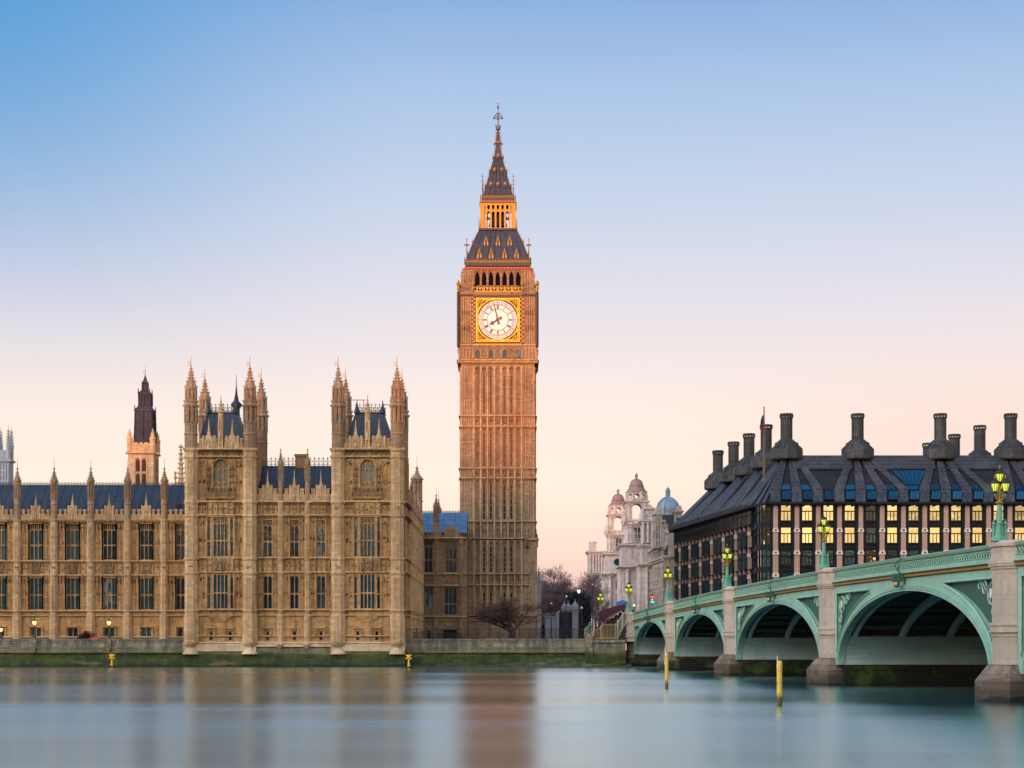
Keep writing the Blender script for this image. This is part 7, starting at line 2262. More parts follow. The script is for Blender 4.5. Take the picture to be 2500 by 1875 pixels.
        foot = [(q - 2.3, -.4), (q + 2.3, -.4), (q + 2.3, .8), (q + .7, 1.85), (q - .7, 1.85), (q - 2.3, .8)]
        foot2 = [(q - 1.6, -.4), (q + 1.6, -.4), (q + 1.6, .45), (q + .75, 1.0), (q - .75, 1.0), (q - 1.6, .45)]
        w.plan(foot, 1.25, 2.25, foot2); w.plan([(a_ + (a_ - q) * .02, b_) for a_, b_ in foot], -2.4, 1.25)
        child_of(w, 'cutwater', M['pier_base'], t, po)
        u = F_()
        u.box(q - 2.9, q + 2.9, -BW - .5, -.41, -2.4, 1.66)
        for i in range(12): u.box(q - 3.05, q + 3.05, -BW + 1 + i * 2.1, -BW + 1.9 + i * 2.1, 1.3, 1.63)
        child_of(u, 'pier_wall', M['under'], t, po)
    return t
bridge()
def lamp_meshes():
    p, b, br = MB(), MB(), MB()
    b.lathe(0, 0, [(.46, 0), (.46, .1), (.38, .16), (.3, .3), (.24, 1.0), (.3, 1.05), (.2, 1.1)], 8)
    for i in range(4):
        a = math.pi / 2 * i + .3
        u, d = .34 * math.cos(a), .34 * math.sin(a)
        b.lathe(u, d, [(.15, 0), (.15, .22), (.115, .27), (.10, .42), (.125, .45), (.09, .48), (.085, 1.0), (.13, 1.03), (.13, 1.07), (.09, 1.13), (.03, 1.22), (.05, 1.27), (.01, 1.33)], 8)
    p.lathe(0, 0, [(.19, 1.05), (.165, 1.6), (.15, 2.22), (.2, 2.25), (.16, 2.28)], 8)
    br.lathe(0, 0, [(.2, 2.27), (.25, 2.32), (.25, 2.38), (.14, 2.42), (.1, 2.55), (.14, 2.78), (.17, 2.92), (.09, 3.05), (.06, 3.5)], 10)
    for i in range(3):
        a = 2 * math.pi * i / 3 + .62
        u, d = math.cos(a), math.sin(a)
        br.tube([(.08 * u, .08 * d, 2.42), (.2 * u, .2 * d, 2.55), (.36 * u, .36 * d, 2.74), (.36 * u, .36 * d, 2.92)], [.055, .06, .05, .045], 6)
        br.tube([(.1 * u, .1 * d, 2.75), (.26 * u, .26 * d, 2.8), (.17 * u, .17 * d, 2.6)], .03, 5)
    def lantern():
        g, c, k = MB(), MB(), MB()
        g.lathe(0, 0, [(.12, .08), (.235, .52), (.24, .54)], 8)
        for i in range(8):
            a = 2 * math.pi * (i + .5) / 8
            c.tube([(.135 * math.cos(a), .135 * math.sin(a), .06), (0.245 * math.cos(a), 0.245 * math.sin(a), .54)], .016, 4)
            c.tube([(.27 * math.cos(a), .27 * math.sin(a), .58), (.2 * math.cos(a), .2 * math.sin(a), .72), (.05 * math.cos(a), .05 * math.sin(a), .8)], .018, 4)
        c.lathe(0, 0, [(.04, -.06), (.1, -.02), (.15, .04), (.14, .09)], 8); c.lathe(0, 0, [(.25, .53), (.28, .56), (.28, .6), (.25, .62), (.19, .72), (.06, .8), (.04, .86)], 8)
        k.lathe(0, 0, [(.03, .84), (.07, .9), (.03, .95), (.06, 1.0), (.01, 1.08)], 6)
        return g.mesh('lantern', M['lampglass']), c.mesh('lantern_cap', M['iron']), k.mesh('lantern_finial', M['gold'])
    return b.mesh('lamp_base', M['lampgreen']), p.mesh('lamp_pole', M['lampgreen']), br.mesh('lamp_bracket', M['gold']), lantern()
LAMP = lamp_meshes()
def bridge_lamp(q, label, dz=None, at=None):
    if at is None:
        mb = MB(BX, BY, *BD)
        loc = mb.P(q, .55, top_z(q) + .1)
    else: loc = at
    t = thing('bridge_lamp', label, 'lamp', loc, 'green and gold triple lanterns of the bridge')
    for nm_, me in zip(('lamp_base', 'lamp_pole', 'lamp_bracket'), LAMP[:3]): sub(nm_, me, t)
    for i in range(4):
        if i < 3:
            a = 2 * math.pi * i / 3 + .62
            p = (.36 * math.cos(a), -.36 * math.sin(a), 2.95)
        else: p = (0, 0, 3.56)
        o = put('lantern', LAMP[3][0], None, *p)
        o.parent = t
        sub('lantern_cap', LAMP[3][1], o); sub('lantern_finial', LAMP[3][2], o)
    return t
bridge_lamp(PIERS[4], 'largest green lamp with yellow lanterns, on the nearest bridge pier')
bridge_lamp(PIERS[3], 'green lamp with yellow lanterns on the second pier from the camera')
bridge_lamp(PIERS[2], 'green lamp with yellow lanterns on the middle pier, before the recessed dark facade')
bridge_lamp(PIERS[1], 'green lamp with yellow lanterns on the pier next to the traffic light')
bridge_lamp(0, 'green lamp with yellow lanterns on the bank pier above the pale stair rails')
bridge_lamp(0, 'smallest green lamp with yellow lanterns, on a low pedestal beyond the stairs', at=(PX(1466, 285), 285, PZ(1510, 285)))
# ------------------------------------------------------------------ embankment walls
def river_wall(name, label, px0, px1, D, bays):
    x = lambda px: PX(px, D)
    z = lambda py: PZ(py, D)
    t = thing(name, label, 'wall', ((x(px0) + x(px1)) / 2, D, 0))
    w = MB(0, D)
    u0, u1 = x(px0), x(px1)
    w.box(u0, u1, -.9, .15, z(1564), z(1559.5)); w.box(u0, u1, -.8, 0, z(1580), z(1564) - .003)
    w.box(u0, u1, -.9, .2, z(1583.5), z(1580) - .004)
    w.add([(u0, .1, z(1583.5)), (u1, .1, z(1583.5)), (u1, 1.0, -2.6), (u0, 1.0, -2.6), (u0, -1, z(1583.5)), (u1, -1, z(1583.5)), (u1, -1, -2.6), (u0, -1, -2.6)], [(0, 1, 2, 3), (1, 5, 6, 2), (4, 0, 3, 7), (0, 4, 5, 1)])
    w.box(u0, u1, .1, .62, z(1594), z(1592.5))
    for c in bays:
        w.box(x(c - 6), x(c + 6), -.9, .3, z(1581), z(1558.5)); w.prism([(x(c - 6), z(1581)), (x(c + 6), z(1581)), (x(c + 3), z(1592)), (x(c - 3), z(1592))], 0, .5)
    w.build('wall_stone', M['river_wall'], t)
    return t
river_wall('terrace_wall', 'weedy grey stone wall below the long gothic range', -650, 449, 247.2, (84, 266))['kind'] = 'thing'
river_wall('embankment_wall', 'mossy stone river wall in front of the clock tower', 990.5, 1432, 249.0, ())['kind'] = 'thing'
fs = MB(0, 249)
rnd = random.Random(5)
nx, ny = 60, 6
pts = []
for j in range(ny + 1):
    for i in range(nx + 1):
        u = PX(1000, 249) + (PX(1540, 249) - PX(1000, 249)) * i / nx
        f = max(0, 1 - abs(i / nx - .72) / .35)
        h = (1.15 * f + .35) * (1 - j / ny) ** 1.3 + rnd.uniform(-.08, .08)
        pts.append((u, .3 + 3.2 * j / ny, h - .45 + .35 * (1 - j / ny)))
fs.add(pts, [(j * (nx + 1) + i, j * (nx + 1) + i + 1, (j + 1) * (nx + 1) + i + 1, (j + 1) * (nx + 1) + i) for j in range(ny) for i in range(nx)])
fo = fs.build('foreshore', M['mud'])
tag(fo, 'green weedy bank at the foot of the embankment wall', 'riverbank', kind='structure')
def abutment():
    D = 248.6
    x = lambda px: PX(px, D)
    z = lambda py: PZ(py, D)
    t = thing('abutment_wall', 'low stone quay wall with capped post beside the bridge end', 'wall', (x(1480), D, 0))
    t['kind'] = 'thing'
    w = MB(0, D)
    u0, u1 = x(1432), x(1527)
    w.box(u0, u1, -9, .8, -2.6, z(1587))
    w.box(u0, u1, -9, 1.15, -2.6, z(1598)) ; w.box(x(1447), u1, -9, .5, z(1587) - .01, z(1569)); w.box(x(1447), u1, -9, .72, z(1569), z(1562))
    w.box(x(1428), x(1447), -1, 1.0, -2.6, z(1580)); w.box(x(1430), x(1446), -.8, .7, z(1580), z(1556)); w.prism([(x(1429), z(1556)), (x(1448), z(1556)), (x(1440), z(1548)), (x(1436), z(1548))], -.7, .8)
    w.box(x(1427.5), x(1437), -2.2, -.9, z(1570), z(1538)); w.plan([(x(1426.5), -2.3), (x(1438), -2.3), (x(1438), -.8), (x(1426.5), -.8)], z(1538), z(1530), [(x(1431), -1.6), (x(1434), -1.6), (x(1434), -1.5), (x(1431), -1.5)])
    w.build('wall_stone', M['river_wall'], t)
    b = MB(x(1439.5), D - .1)
    b.lathe(0, 0, [(.3, z(1549)), (.22, z(1544)), (.28, z(1541)), (.16, z(1537)), (.36, z(1532)), (.36, z(1529)), (.2, z(1525)), (.12, z(1522)), (.06, z(1518))], 10)
    b.build('bronze_urn', M['green_dk'], t)
    return t
abutment()
def fence(name, label, pts, h, step, m, r=.03, top=None, group=None):
    """railing along a line of ground points; h may differ at each point"""
    t = thing(name, label, 'railing', pts[0], group)
    b = MB()
    P = [Vector((p[0], -p[1], p[2])) for p in pts]
    H = h if isinstance(h, (list, tuple)) else [h] * len(P)
    for i in range(len(P) - 1):
        L_ = (P[i + 1] - P[i]).length
        n = max(1, int(L_ / step))
        for f in (.08, .93): b.tube([tuple(P[i] + Vector((0, 0, H[i] * f))), tuple(P[i + 1] + Vector((0, 0, H[i + 1] * f)))], r * 1.2, 4)
        for k in range(n + 1):
            q = P[i].lerp(P[i + 1], k / n)
            hh = H[i] + (H[i + 1] - H[i]) * k / n
            b.tube([tuple(q), tuple(q + Vector((0, 0, hh)))], [r, r * .5], 4)
            if k % 10 == 0: b.tube([tuple(q), tuple(q + Vector((0, 0, hh * 1.08)))], r * 2, 5)
    b.build('railing_bars', m, t)
    return t
G0 = 3.55
fence('iron_railing', 'black iron railing along the top of the wall before the clock tower', [(PX(992, 251), 251, G0 + .2), (PX(1428, 251), 251, G0 + .2)], 1.75, .15, M['iron'], .028)
fence('garden_railing', 'dark iron railing along the pavilion flank, below its side windows', [(PX(995, 262), 258, G0), (PX(1128, 291), 291, G0)], 1.5, .3, M['iron'], .025)
zq = PZ(1561, 248.6)
fence('gold_railing', 'ornate tan and gold railing on the quay wall, sweeping upwards', [(PX(1447, 248.4), 248.4, zq), (PX(1466, 248.4), 248.4, zq), (PX(1470, 248.4), 248.4, zq), (PX(1507, 248.4), 248.4, zq)], [1.15, 1.8, 2.3, 2.2], .19, M['tan'], .03)
fence('stair_railing', 'pale metal stair rail climbing to the bank pier of the bridge', [(PX(1508, 249.5), 249.5, zq), (PX(1520, 250.5), 250.5, zq + 1.5), (PX(1533, 251.5), 251.5, zq + 2.6)], [2.6, 2.3, 2.0], .42, M['greyrail'], .045)
def stairs():
    t = thing('covered_stairs', 'dark maroon sloping canopy over the steps beside the bridge', 'canopy', (PX(1490, 262), 262, G0))
    c = MB(0, 262)
    x = lambda px: PX(px, 262)
    z = lambda py: PZ(py, 262)
    c.prism([(x(1466), z(1514)), (x(1532), z(1484)), (x(1532), z(1472)), (x(1472), z(1488)), (x(1462), z(1494))], -4, -.2)
    for i in range(16):
        u = x(1466) + (x(1532) - x(1466)) * i / 15
        zb, zt = z(1513) + (z(1485) - z(1513)) * i / 15, z(1491) + (z(1474) - z(1491)) * i / 15
        c.tube([(u, .0, zb - .2), (u, .0, zt)], .05, 4)
    c.build('canopy_roof', M['maroon'], t)
    d = MB(0, 263)
    for i in range(8): d.box(x(1456) + i * .62, x(1532) + 1, -5, -.3 - i * .05, G0 - .2, z(1535) + i * .42)
    d.build('steps', M['under'], t)
stairs()
bc = MB(PX(1519, 266), 266)
bc.prism([(-1.0, PZ(1480, 266)), (1.0, PZ(1480, 266)), (.9, PZ(1470, 266)), (.1, PZ(1465, 266)), (-.8, PZ(1469, 266))], -.8, .8)
for q in (-.8, .8): bc.tube([(q, 0, PZ(1540, 266)), (q, 0, PZ(1476, 266))], .06, 5)
tag(bc.build('blue_stall', M['bluecan']), 'small blue canvas stall roof beside the white block', 'stall')
# ------------------------------------------------------------------ gate behind the wall
def gate():
    D = 300.0
    x = lambda px: PX(px, D)
    z = lambda py: PZ(py, D)
    t = thing('stone_gateway', 'pale stone gate pillars with pointed caps right of the clock tower', 'gate', (x(1400), D, G0))
    for px, hw, ztop, dd in ((1379, 7, 1470, 3), (1388, 7, 1470, 1.5), (1404, 9, 1466, 0)):
        p = MB(x(px), D + dd)
        h = hw * D / F
        p.box(-h * .8, h * .8, -h * .8, h * .8, 3.0, z(1496)); p.box(-h * 1.15, h * 1.15, -h * 1.15, h * 1.15, z(1490), z(1481))
        p.box(-h * .95, h * .95, -h * .95, h * .95, z(1496), z(1490) - .002)
        p.lathe(0, 0, [(h * 1.5, z(1481)), (h * 1.1, z(1476)), (h * .3, z(ztop + 3)), (.1, z(ztop)), (.14, z(ztop - 2)), (.02, z(ztop - 4))], 4, math.pi / 4)
        p.build('gate_pillar', M['gate'], t)
    w = MB(0, D)
    w.box(x(1331), x(1364), -.6, 0, 3.0, z(1507)); w.box(x(1329), x(1366), -.7, .12, z(1507), z(1504)); w.box(x(1357), x(1365), -.8, .3, 3.0, z(1496))
    w.prism([(x(1355), z(1498)), (x(1367), z(1498)), (x(1368), z(1490)), (x(1362), z(1492))], -.7, .2)
    for i in range(5): w.prism(circle_pts(x(1335 + i * 5.2), z(1510.5), .14, 8), .0, .06)
    for i in range(6): w.box(x(1332 + i * 5) - .05, x(1332 + i * 5) + .05, -.35, -.25, z(1504), z(1498))
    w.box(x(1331), x(1357), -.36, -.24, z(1498), z(1496.5))
    w.build('gate_wall', M['gate'], t)
    b = MB(0, D)
    for i in range(22):
        u = x(1366) + (x(1396) - x(1366)) * i / 21
        b.tube([(u, .2, 3.0), (u, .2, z(1494))], .045, 4)
    for q in (1500, 1530): b.tube([(x(1366), .2, z(q)), (x(1396), .2, z(q))], .06, 4)
    b.build('gate_leaf', M['iron'], t)
gate()
def gable_end():
    D = 318.0
    t = thing('dark_gable_tower', 'dark narrow stone turret just right of the clock tower base', 'turret', (PX(1316, D), D, G0))
    w = MB(PX(1315.5, D), D)
    w.box(-.45, .45, -1, .5, 3, PZ(1420, D)); w.box(-.6, .6, -1.1, .6, PZ(1500, D), PZ(1496, D)); w.box(-.55, .55, -1.1, .6, PZ(1420, D), PZ(1417, D))
    w.lathe(0, 0, [(.55, PZ(1417, D)), (.3, PZ(1405, D)), (.1, PZ(1392, D)), (.03, PZ(1380, D))], 6)
    crockets(w, [(.45, PZ(1412, D)), (.32, PZ(1404, D)), (.2, PZ(1397, D))], 6, .2)
    w.build('turret_wall', M['abbey'], t)
gable_end()
# ------------------------------------------------------------------ street lamps
def street_lamp(px, D, y_base, y_globe, label, m, r=.3, style=0, group=None, zb=None):
    x0 = PX(px, D)
    z0 = PZ(y_base, D) if zb is None else zb
    zg = PZ(y_globe, D)
    t = thing('street_lamp', label, 'lamp', (x0, D, z0), group)
    p = MB(x0, D)
    p.lathe(0, 0, [(.22, z0), (.2, z0 + .4), (.1, z0 + .6), (.07, zg - r - .3), (.12, zg - r - .2), (.09, zg - r)], 8)
    p.build('lamp_pole', M['iron'], t)
    g = MB(x0, D)
    if style == 0: g.lathe(0, 0, [(r * .5, zg - r), (r * .95, zg - r * .1), (r, zg + r * .4), (r * .7, zg + r)], 8)
    else: g.lathe(0, 0, [(r * .25, zg - r), (r * .75, zg - r * .6), (r, zg), (r * .75, zg + r * .6), (r * .25, zg + r)], 10)
    g.build('lamp_globe', m, t)
    c = MB(x0, D)
    c.lathe(0, 0, [(r * .9, zg + r * .95), (r * .6, zg + r * 1.35), (r * .2, zg + r * 2.0), (.03, zg + r * 2.9)], 8)
    if style == 0:
        for i in range(4):
            a = math.pi / 2 * i + .4
            c.tube([(r * .55 * math.cos(a), r * .55 * math.sin(a), zg - r), (r * 1.05 * math.cos(a), r * 1.05 * math.sin(a), zg + r * .4), (r * .75 * math.cos(a), r * .75 * math.sin(a), zg + r)], .025, 4)
    c.build('lamp_cap', M['iron'], t)
    return t
GL = 'lit lamps on the terrace wall'
street_lamp(84, 247.4, 1558, 1521, 'lit terrace lamp nearer the left edge, before a twin-arched basement window', M['warmlamp'], .3, group=GL)
street_lamp(266, 247.4, 1558, 1521, 'lit terrace lamp standing above the left yellow buoy', M['warmlamp'], .3, group=GL)
street_lamp(3, 250, 1560, 1538, 'lit low lamp cut by the left edge of the picture', M['warmlamp'], .26, group=GL)
street_lamp(1413, 272, 1562, 1444, 'lit tall black lamp with a warm globe beside the gate pillars', M['whitelamp'], .27)
street_lamp(1447, 268, 1562, 1427, 'tallest black lamp post with a small unlit globe, right of the warm one', M['white'], .16)
street_lamp(1383, 290, 1562, 1456, 'black triple lamp with unlit white globes behind the gate pillars', M['white'], .2, 1)
street_lamp(1346, 300, 1562, 1473, 'short dark lamp with pale globe nearest the clock tower', M['white'], .18, 1)
street_lamp(1420, 285, 1562, 1484, 'pale globe lamp on a dark post right of the gate pillars', M['white'], .22, 1)
street_lamp(1548, 256, 1500, 1478, 'small lit globe lamp at the west end of the bridge', M['whitelamp'], .16, 1, zb=6.2)
# ------------------------------------------------------------------ traffic light
def traffic_light():
    D = 236.0
    x0 = PX(1592.5, D) 
    z = lambda py: PZ(py, D)
    t = thing('traffic_light', 'traffic light showing red, amber and green above the bridge parapet', 'traffic light', (x0, D, 6.9))
    p = MB(x0, D)
    p.tube([(0, 0, 6.6), (0, 0, z(1470))], .07, 6)
    p.build('signal_post', M['iron'], t)
    h = MB(x0, D)
    h.box(-.2, .2, -.15, .15, z(1475), z(1452)); h.lathe(0, 0, [(.1, z(1452)), (.06, z(1449))], 8)
    for zz in (1457, 1464, 1470):
        h.tube([(.16 * math.cos(i * .4 + .2), .15, z(zz) + .05 + .16 * math.sin(i * .4 + .2)) for i in range(7)], .03, 4)
    h.build('signal_head', M['iron'], t)
    for yy, m, r, nm_ in ((1457.5, 'redsig', .15, 'red_lens'), (1463.5, 'ambersig', .1, 'amber_lens'), (1469.5, 'greensig', .2, 'green_lens')):
        l = MB(x0, D)
        l.add([(0, .24, z(yy))] + [(r * math.cos(i * .524), .16, z(yy) + r * math.sin(i * .524)) for i in range(12)], [(0, 1 + i, 1 + (i + 1) % 12) for i in range(12)])
        l.build(nm_, M[m], t)
traffic_light()
# ------------------------------------------------------------------ people on the bridge
def person(q, d, label, coat, turn):
    mb = MB(BX, BY, *BD)
    loc = Vector(mb.P(q, d, top_z(q) - 1.12))
    vs = [(0, 0, .95), (0, 0, 1.15), (0, 0, 1.36), (0, .01, 1.48), (0, .03, 1.60), (0, .03, 1.72),
          (.19, 0, 1.38), (.25, .05, 1.1), (.24, .16, .88), (-.19, 0, 1.38), (-.25, -.05, 1.1), (-.24, .05, .86),
          (.1, .0, .88), (.11, .14, .48), (.11, .1, .06), (.11, .22, .03), (-.1, .0, .88), (-.11, -.1, .48), (-.11, -.26, .1), (-.11, -.16, .03)]
    es = [(0, 1), (1, 2), (2, 3), (3, 4), (4, 5), (2, 6), (6, 7), (7, 8), (2, 9), (9, 10), (10, 11), (0, 12), (12, 13), (13, 14), (14, 15), (0, 16), (16, 17), (17, 18), (18, 19)]
    rs = [.15, .15, .17, .06, .095, .07, .085, .06, .045, .085, .06, .045, .1, .07, .05, .04, .1, .07, .05, .04]
    me = bpy.data.meshes.new('person')
    me.from_pydata(vs, es, [])
    me.materials.append(coat)
    o = bpy.data.objects.new('person', me)
    COL.objects.link(o)
    o.location, o.rotation_euler = loc, (0, 0, turn)
    me.attributes.get('skin') or None
    m = o.modifiers.new('skin', 'SKIN')
    bpy.context.view_layer.objects.active = o
    if not me.skin_vertices: bpy.ops.mesh.customdata_skin_add()
    for i, r in enumerate(rs): me.skin_vertices[0].data[i].radius = (r, r * .8)
    me.skin_vertices[0].data[0].use_root = True
    o.modifiers.new('smooth', 'SUBSURF').render_levels = 1
    tag(o, label, 'person', 'pedestrians on the bridge')
    hd, hr = MB(), MB()
    hd.lathe(0, -.035, [(.03, 1.52), (.075, 1.55), (.095, 1.62), (.09, 1.7), (.04, 1.745)], 10)
    hd.lathe(0, -.14, [(.005, 1.6), (.022, 1.61), (.012, 1.65)], 6)
    x_ = hd.build('face', M['skin']); x_.parent = o
    hr.lathe(0, .0, [(.03, 1.53), (.095, 1.58), (.112, 1.66), (.1, 1.73), (.04, 1.78)], 10)
    x_ = hr.build('hair', M['hair']); x_.parent = o
person(37.0, -1.3, 'pedestrian in maroon coat right of the lamp near the traffic light', M['coat'], .2)
person(29.2, -1.6, 'pedestrian in dark coat left of the lamp near the traffic light', M['coat2'], 3.0)
# ------------------------------------------------------------------ river marks
def pile(px, y0, y1, w, D, label, bracket):
    x0 = PX(px, D)
    z1 = PZ(y1, D)
    t = thing('mooring_pile', label, 'post', (x0, D, 0), 'yellow piles standing in the river')
    p = MB(x0, D)
    r = w * D / F / 2
    p.lathe(0, 0, [(r, -2.4), (r, .4), (r * 1.02, z1 - .35), (r * 1.12, z1 - .34), (r * 1.12, z1 - .24), (r, z1 - .23), (r, z1 - .06), (r * .8, z1)], 14)
    p.build('pile_shaft', M['yellow'], t)
    c = MB(x0, D)
    c.tube([(-r * .8, r * .4, z1 - .5), (-r * .9, r * .5, z1 + (.42 if bracket else .3))], .03, 5)
    if bracket: c.tube([(-r * 1.1, r * .5, z1 - .9), (-r * .5, r * .5, z1 + .1)], .035, 5)
    c.lathe(0, r * .98, [(.02, z1 - .2), (.05, z1 - .17), (.02, z1 - .12)], 8)
    c.build('pile_bracket', M['white'], t)
pile(1627.5, 1680, 1594, 8.6, 134, 'yellow pile farther out, in line with the second bridge pier', True)
pile(1903, 1722, 1613, 13, 98.4, 'nearer yellow pile with worn black patches, before the largest arches', False)
def buoy(px, D, label):
    x0 = PX(px, D)
    t = thing('marker_buoy', label, 'buoy', (x0, D, 0), 'yellow cross-topped buoys along the wall')
    f = MB(x0, D)
    f.lathe(0, 0, [(.3, -.3), (.5, -.1), (.62, .05), (.62, .14), (.4, .22), (.15, .28)], 14, sx=1.3)
    f.build('buoy_float', M['iron'], t)
    b = MB(x0, D)
    b.lathe(0, 0, [(.2, .2), (.15, .5), (.11, 1.0), (.1, 1.5)], 10)
    b.lathe(0, 0, [(.1, 1.3), (.2, 1.4), (.2, 1.6), (.1, 1.7)], 10)
    for a in (.785, -.785, 2.356, -2.356): b.tube([(0, 0, 1.5), (.52 * math.sin(a), 0, 1.5 + .42 * math.cos(a))], [.13, .1], 8)
    b.tube([(0, 0, 1.5), (0, 0, 1.92)], .07, 6)
    b.build('buoy_topmark', M['buoy'], t)
buoy(273, 238, 'yellow cross-topped buoy before the long gothic range')
buoy(998, 231, 'yellow cross-topped buoy off the pavilion corner')
# ------------------------------------------------------------------ trees
def tree_meshes(seed, h, spread, levels=4, lean=.0, low=.32, dens=4, tw=.012, m1='bark', m2='twig'):
    rnd = random.Random(seed)
    tr, cr = MB(), MB()
    def grow(p, d, ln, r, lv):
        pts, rad = [tuple(p)], [r]
        q, dd = Vector(p), Vector(d)
        n = 4 if lv < 2 else 3
        kids = []
        for i in range(n):
            dd = (dd + Vector((rnd.uniform(-1, 1), rnd.uniform(-1, 1), rnd.uniform(-.5, .9))) * (.16 + .05 * lv)).normalized()
            q = q + dd * ln / n
            pts.append(tuple(q)); rad.append(max(r * (1 - .68 * (i + 1) / n), tw))
            kids.append((q.copy(), dd.copy(), rad[-1]))
        (tr if lv < 2 else cr).tube(pts, rad, 6 if lv == 0 else (5 if lv == 1 else 3))
        if lv >= levels: return
        k = dens + (1 if lv == 0 else 0)
        for j in range(k):
            b = kids[min(n - 1, max(0 if lv else (1 if low < .4 else 2), int(rnd.uniform(.25, 1) * n)))]
            az, el = rnd.uniform(0, 6.283), rnd.uniform(.2, .75)
            nd = Vector((math.cos(az) * spread, math.sin(az) * spread, el)).normalized()
            nd = (nd * .75 + b[1] * .5).normalized()
            grow(b[0], nd, ln * rnd.uniform(.5, .78), b[2] * .8, lv + 1)
        grow(kids[-1][0], kids[-1][1], ln * .6, kids[-1][2], lv + 1)
    grow((0, 0, 0), (lean, 0, 1), h * low, h * .028, 0)
    return tr.mesh('trunk', M[m1]), cr.mesh('crown', M[m2])
def plant_tree(name, meshes, px, D, label, sc=1.0, rz=0.0, z0=G0, group=None):
    t = thing(name, label, 'tree', (PX(px, D), D, z0), group, rz)
    for nm_, me in zip(('trunk', 'crown'), meshes):
        o = sub(nm_, me, t)
        o.scale = sc if isinstance(sc, tuple) else (sc, sc, sc)
    return t
near = tree_meshes(3, 15.0, 1.9, 5, .05, .17, 5, .009)
plant_tree('bare_tree', near, 1251, 272, 'low wide reddish bare tree in front of the clock tower', (1.75, 1.5, 1.22))
far = [tree_meshes(s_, 27.0, 1.1, 5, 0, .26, 4, .02, 'bark', 'twig_far') for s_ in (8, 14, 23)]
GT_ = 'bare trees beyond the gate'
for i, (px, D, sc, lb) in enumerate(((1336, 360, .93, 'tallest bare tree, pink sky showing through, beside the clock tower'), (1362, 400, .86, 'bare grey tree behind the gate wall'),
                                    (1386, 420, .80, 'bare tree rising behind the pointed gate pillars'), (1408, 415, .70, 'bare tree behind the lit warm street lamp'),
                                    (1430, 400, 1.0, 'dense bare tree at the left corner of the white building'), (1452, 372, .62, 'thin grey bare tree before the white building'),
                                    (1322, 405, .85, 'bare tree partly hidden by the clock tower edge'), (1478, 330, .42, 'small spindly bare tree behind the smallest green lamp'),
                                    (1349, 335, .62, 'bare tree just behind the low pierced gate wall'), (1375, 380, .78, 'bare tree between the tall tree and the gate pillars'), (1421, 350, .6, 'bare tree right of the gate pillars, before the tall black post'), (1398, 440, .9, 'farthest bare tree, its top filling the dip in the skyline'))):
    plant_tree('winter_tree', far[i % 3], px, D, lb, sc, i * 1.3, group=GT_)
hd = MB(0, 345)
rnd = random.Random(77)
for i in range(5200):                                              # dark evergreen hedge under the trees
    u, z_, d = rnd.uniform(PX(1318, 345), PX(1440, 345)), rnd.uniform(3.5, 13.5), rnd.uniform(-2, 2)
    z_ -= 2.2 * rnd.random() * (1 + .5 * math.sin(u * .9))
    r = rnd.uniform(.25, .6)
    a = rnd.uniform(0, 6.28)
    hd.add([(u - r * math.cos(a), d - r * math.sin(a), z_ - r * .4), (u + r * math.cos(a), d + r * math.sin(a), z_), (u, d + r * .4, z_ + r)], [(0, 1, 2)])
tag(hd.build('hedge', M['hedge']), 'dark hedge filling the gap under the bare trees', 'hedge')
def bush():
    D = 250.5
    t = thing('red_bush', 'dark red bush on the terrace behind the wall', 'shrub', (PX(215, D), D, G0))
    b = MB(PX(215, D), D)
    rnd = random.Random(6)
    for i in range(700):
        a, e, q = rnd.uniform(0, 6.28), rnd.uniform(0, 1.5), rnd.uniform(.6, 1.0)
        lump = 1 + .18 * math.sin(3 * a + 1)
        u, d, z_ = 1.55 * q * lump * math.cos(a) * math.cos(e) - .2, .9 * q * math.sin(a) * math.cos(e), 3.5 + 1.35 * q * math.sin(e) * lump
        r = rnd.uniform(.08, .16)
        b.add([(u - r, d, z_), (u + r, d + rnd.uniform(-r, r), z_ + rnd.uniform(-r, r)), (u + rnd.uniform(-r, r), d + r, z_ + r)], [(0, 1, 2)])
    b.build('foliage', M['bush'], t)
    s_ = MB(PX(215, D), D)
    for i in range(5): s_.tube([(0, 0, 3.4), (.5 * math.cos(i * 1.26), .3 * math.sin(i * 1.26), 4.3)], [.06, .02], 4)
    s_.build('stem', M['bark'], t)
bush()
aw = MB(PX(231, 250), 250)
aw.prism([(-.75, 3.85), (.85, 3.85), (.75, 4.1), (.3, 4.25), (-.6, 4.15)], -.5, .5)
for q in (-.6, .7): aw.tube([(q, 0, 3.4), (q, 0, 3.9)], .04, 4)
tag(aw.build('pink_awning', M['awning']), 'small pink awning beside the red bush on the terrace', 'awning')
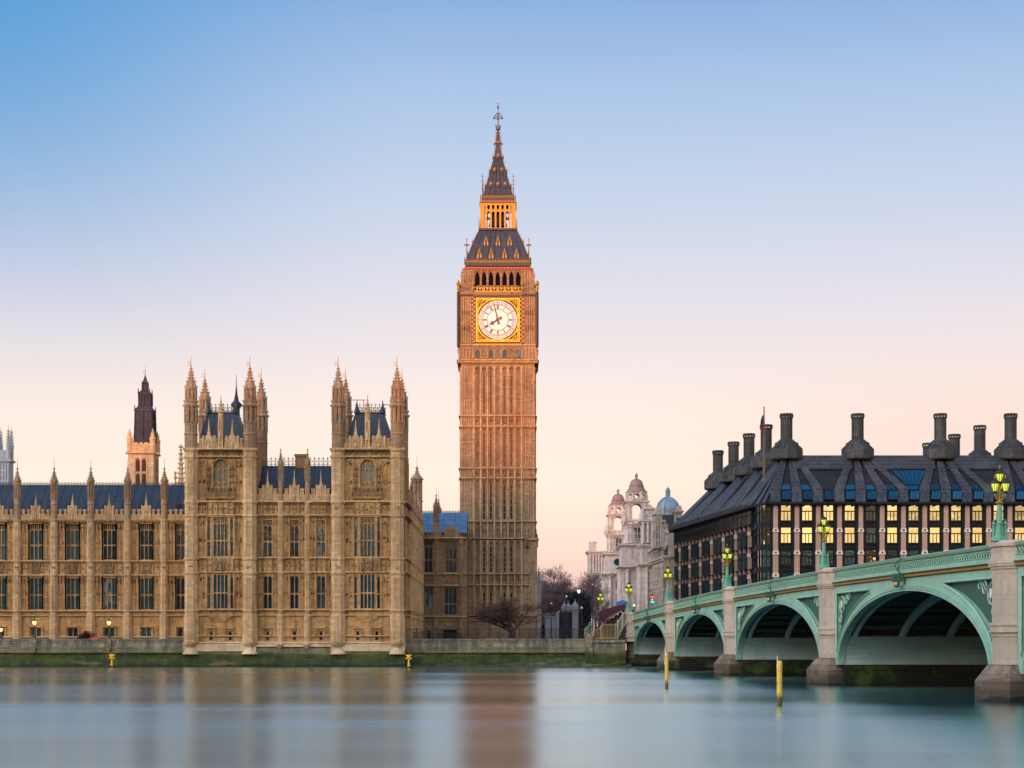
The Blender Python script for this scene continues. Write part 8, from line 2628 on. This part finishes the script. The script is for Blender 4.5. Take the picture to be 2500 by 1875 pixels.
for i, (x_, sc) in enumerate(((118, .95), (141, .8), (163, 1.0), (190, .85))):     # trees of the near bank, seen only as reflections in the office windows
    et = plant_tree('embankment_tree', far[i % 3], 1250 + x_ * F / 95, 95, ('bare bank tree closest to the bridge foot, behind the viewpoint', 'smallest bare tree on the near bank behind the viewpoint', 'tallest bare tree on the near bank behind the viewpoint', 'bare bank tree farthest from the bridge, behind the viewpoint')[i], sc, i, 2.0)
    et.location.y = -95
# ------------------------------------------------------------------ unseen blocks added behind the camera, heights shaped to hide the low sun
def light_blocker(name, label, x0, x1, y0, y1, h, seed):
    t = thing(name, label, 'building', ((x0 + x1) / 2, (y0 + y1) / 2, 2.0))
    w, g = MB(), MB()
    rnd = random.Random(seed)
    n = max(1, int((x1 - x0) / 26))
    for i in range(n):
        a, b = x0 + (x1 - x0) * i / n, x0 + (x1 - x0) * (i + 1) / n
        hh = h + rnd.uniform(-.25, .25)
        w.box(a + .02, b - .02, -y1, -y0, -2, hh)
        w.box(a - .2, b + .2, -y1 - .3, -y1, hh - 1.2, hh - .6)
        for j in range(6): w.box(a + (b - a) * j / 6 - .3, a + (b - a) * j / 6 + .3, -y1 - .4, -y1, 0, hh - 1.3)
    w.build('wall', M['palace'], t)
    r = MB()
    r.box(x0, x1, -y1 + 1, -y0 - 1, h, h + .6)
    r.build('roof', M['lead'], t)
light_blocker('sun_blocker_slab', 'unseen tall slab added at the far left behind the viewpoint to block the sun', -420, -160, -150, -122, 82.0, 6)
light_blocker('sun_blocker_long', 'unseen long block added behind the viewpoint to block the low sun', -160, -97, -150, -122, 47.0, 1)
light_blocker('sun_blocker_spires', 'unseen taller block added behind the viewpoint to shade the pavilion spires', -97, -58, -150, -122, 48.5, 2)
light_blocker('sun_blocker_low', 'unseen lower block added behind the viewpoint, letting sun reach the clock tower top', -58, -30, -150, -122, 41.5, 3)
light_blocker('sun_blocker_high', 'unseen high block added on the near bank to shade the office flues', -30, 66, -150, -122, 55.0, 4)
light_blocker('reflection_block', 'unseen low block added on the near bank for reflections in the office windows', 70, 330, -150, -122, 37.0, 5)
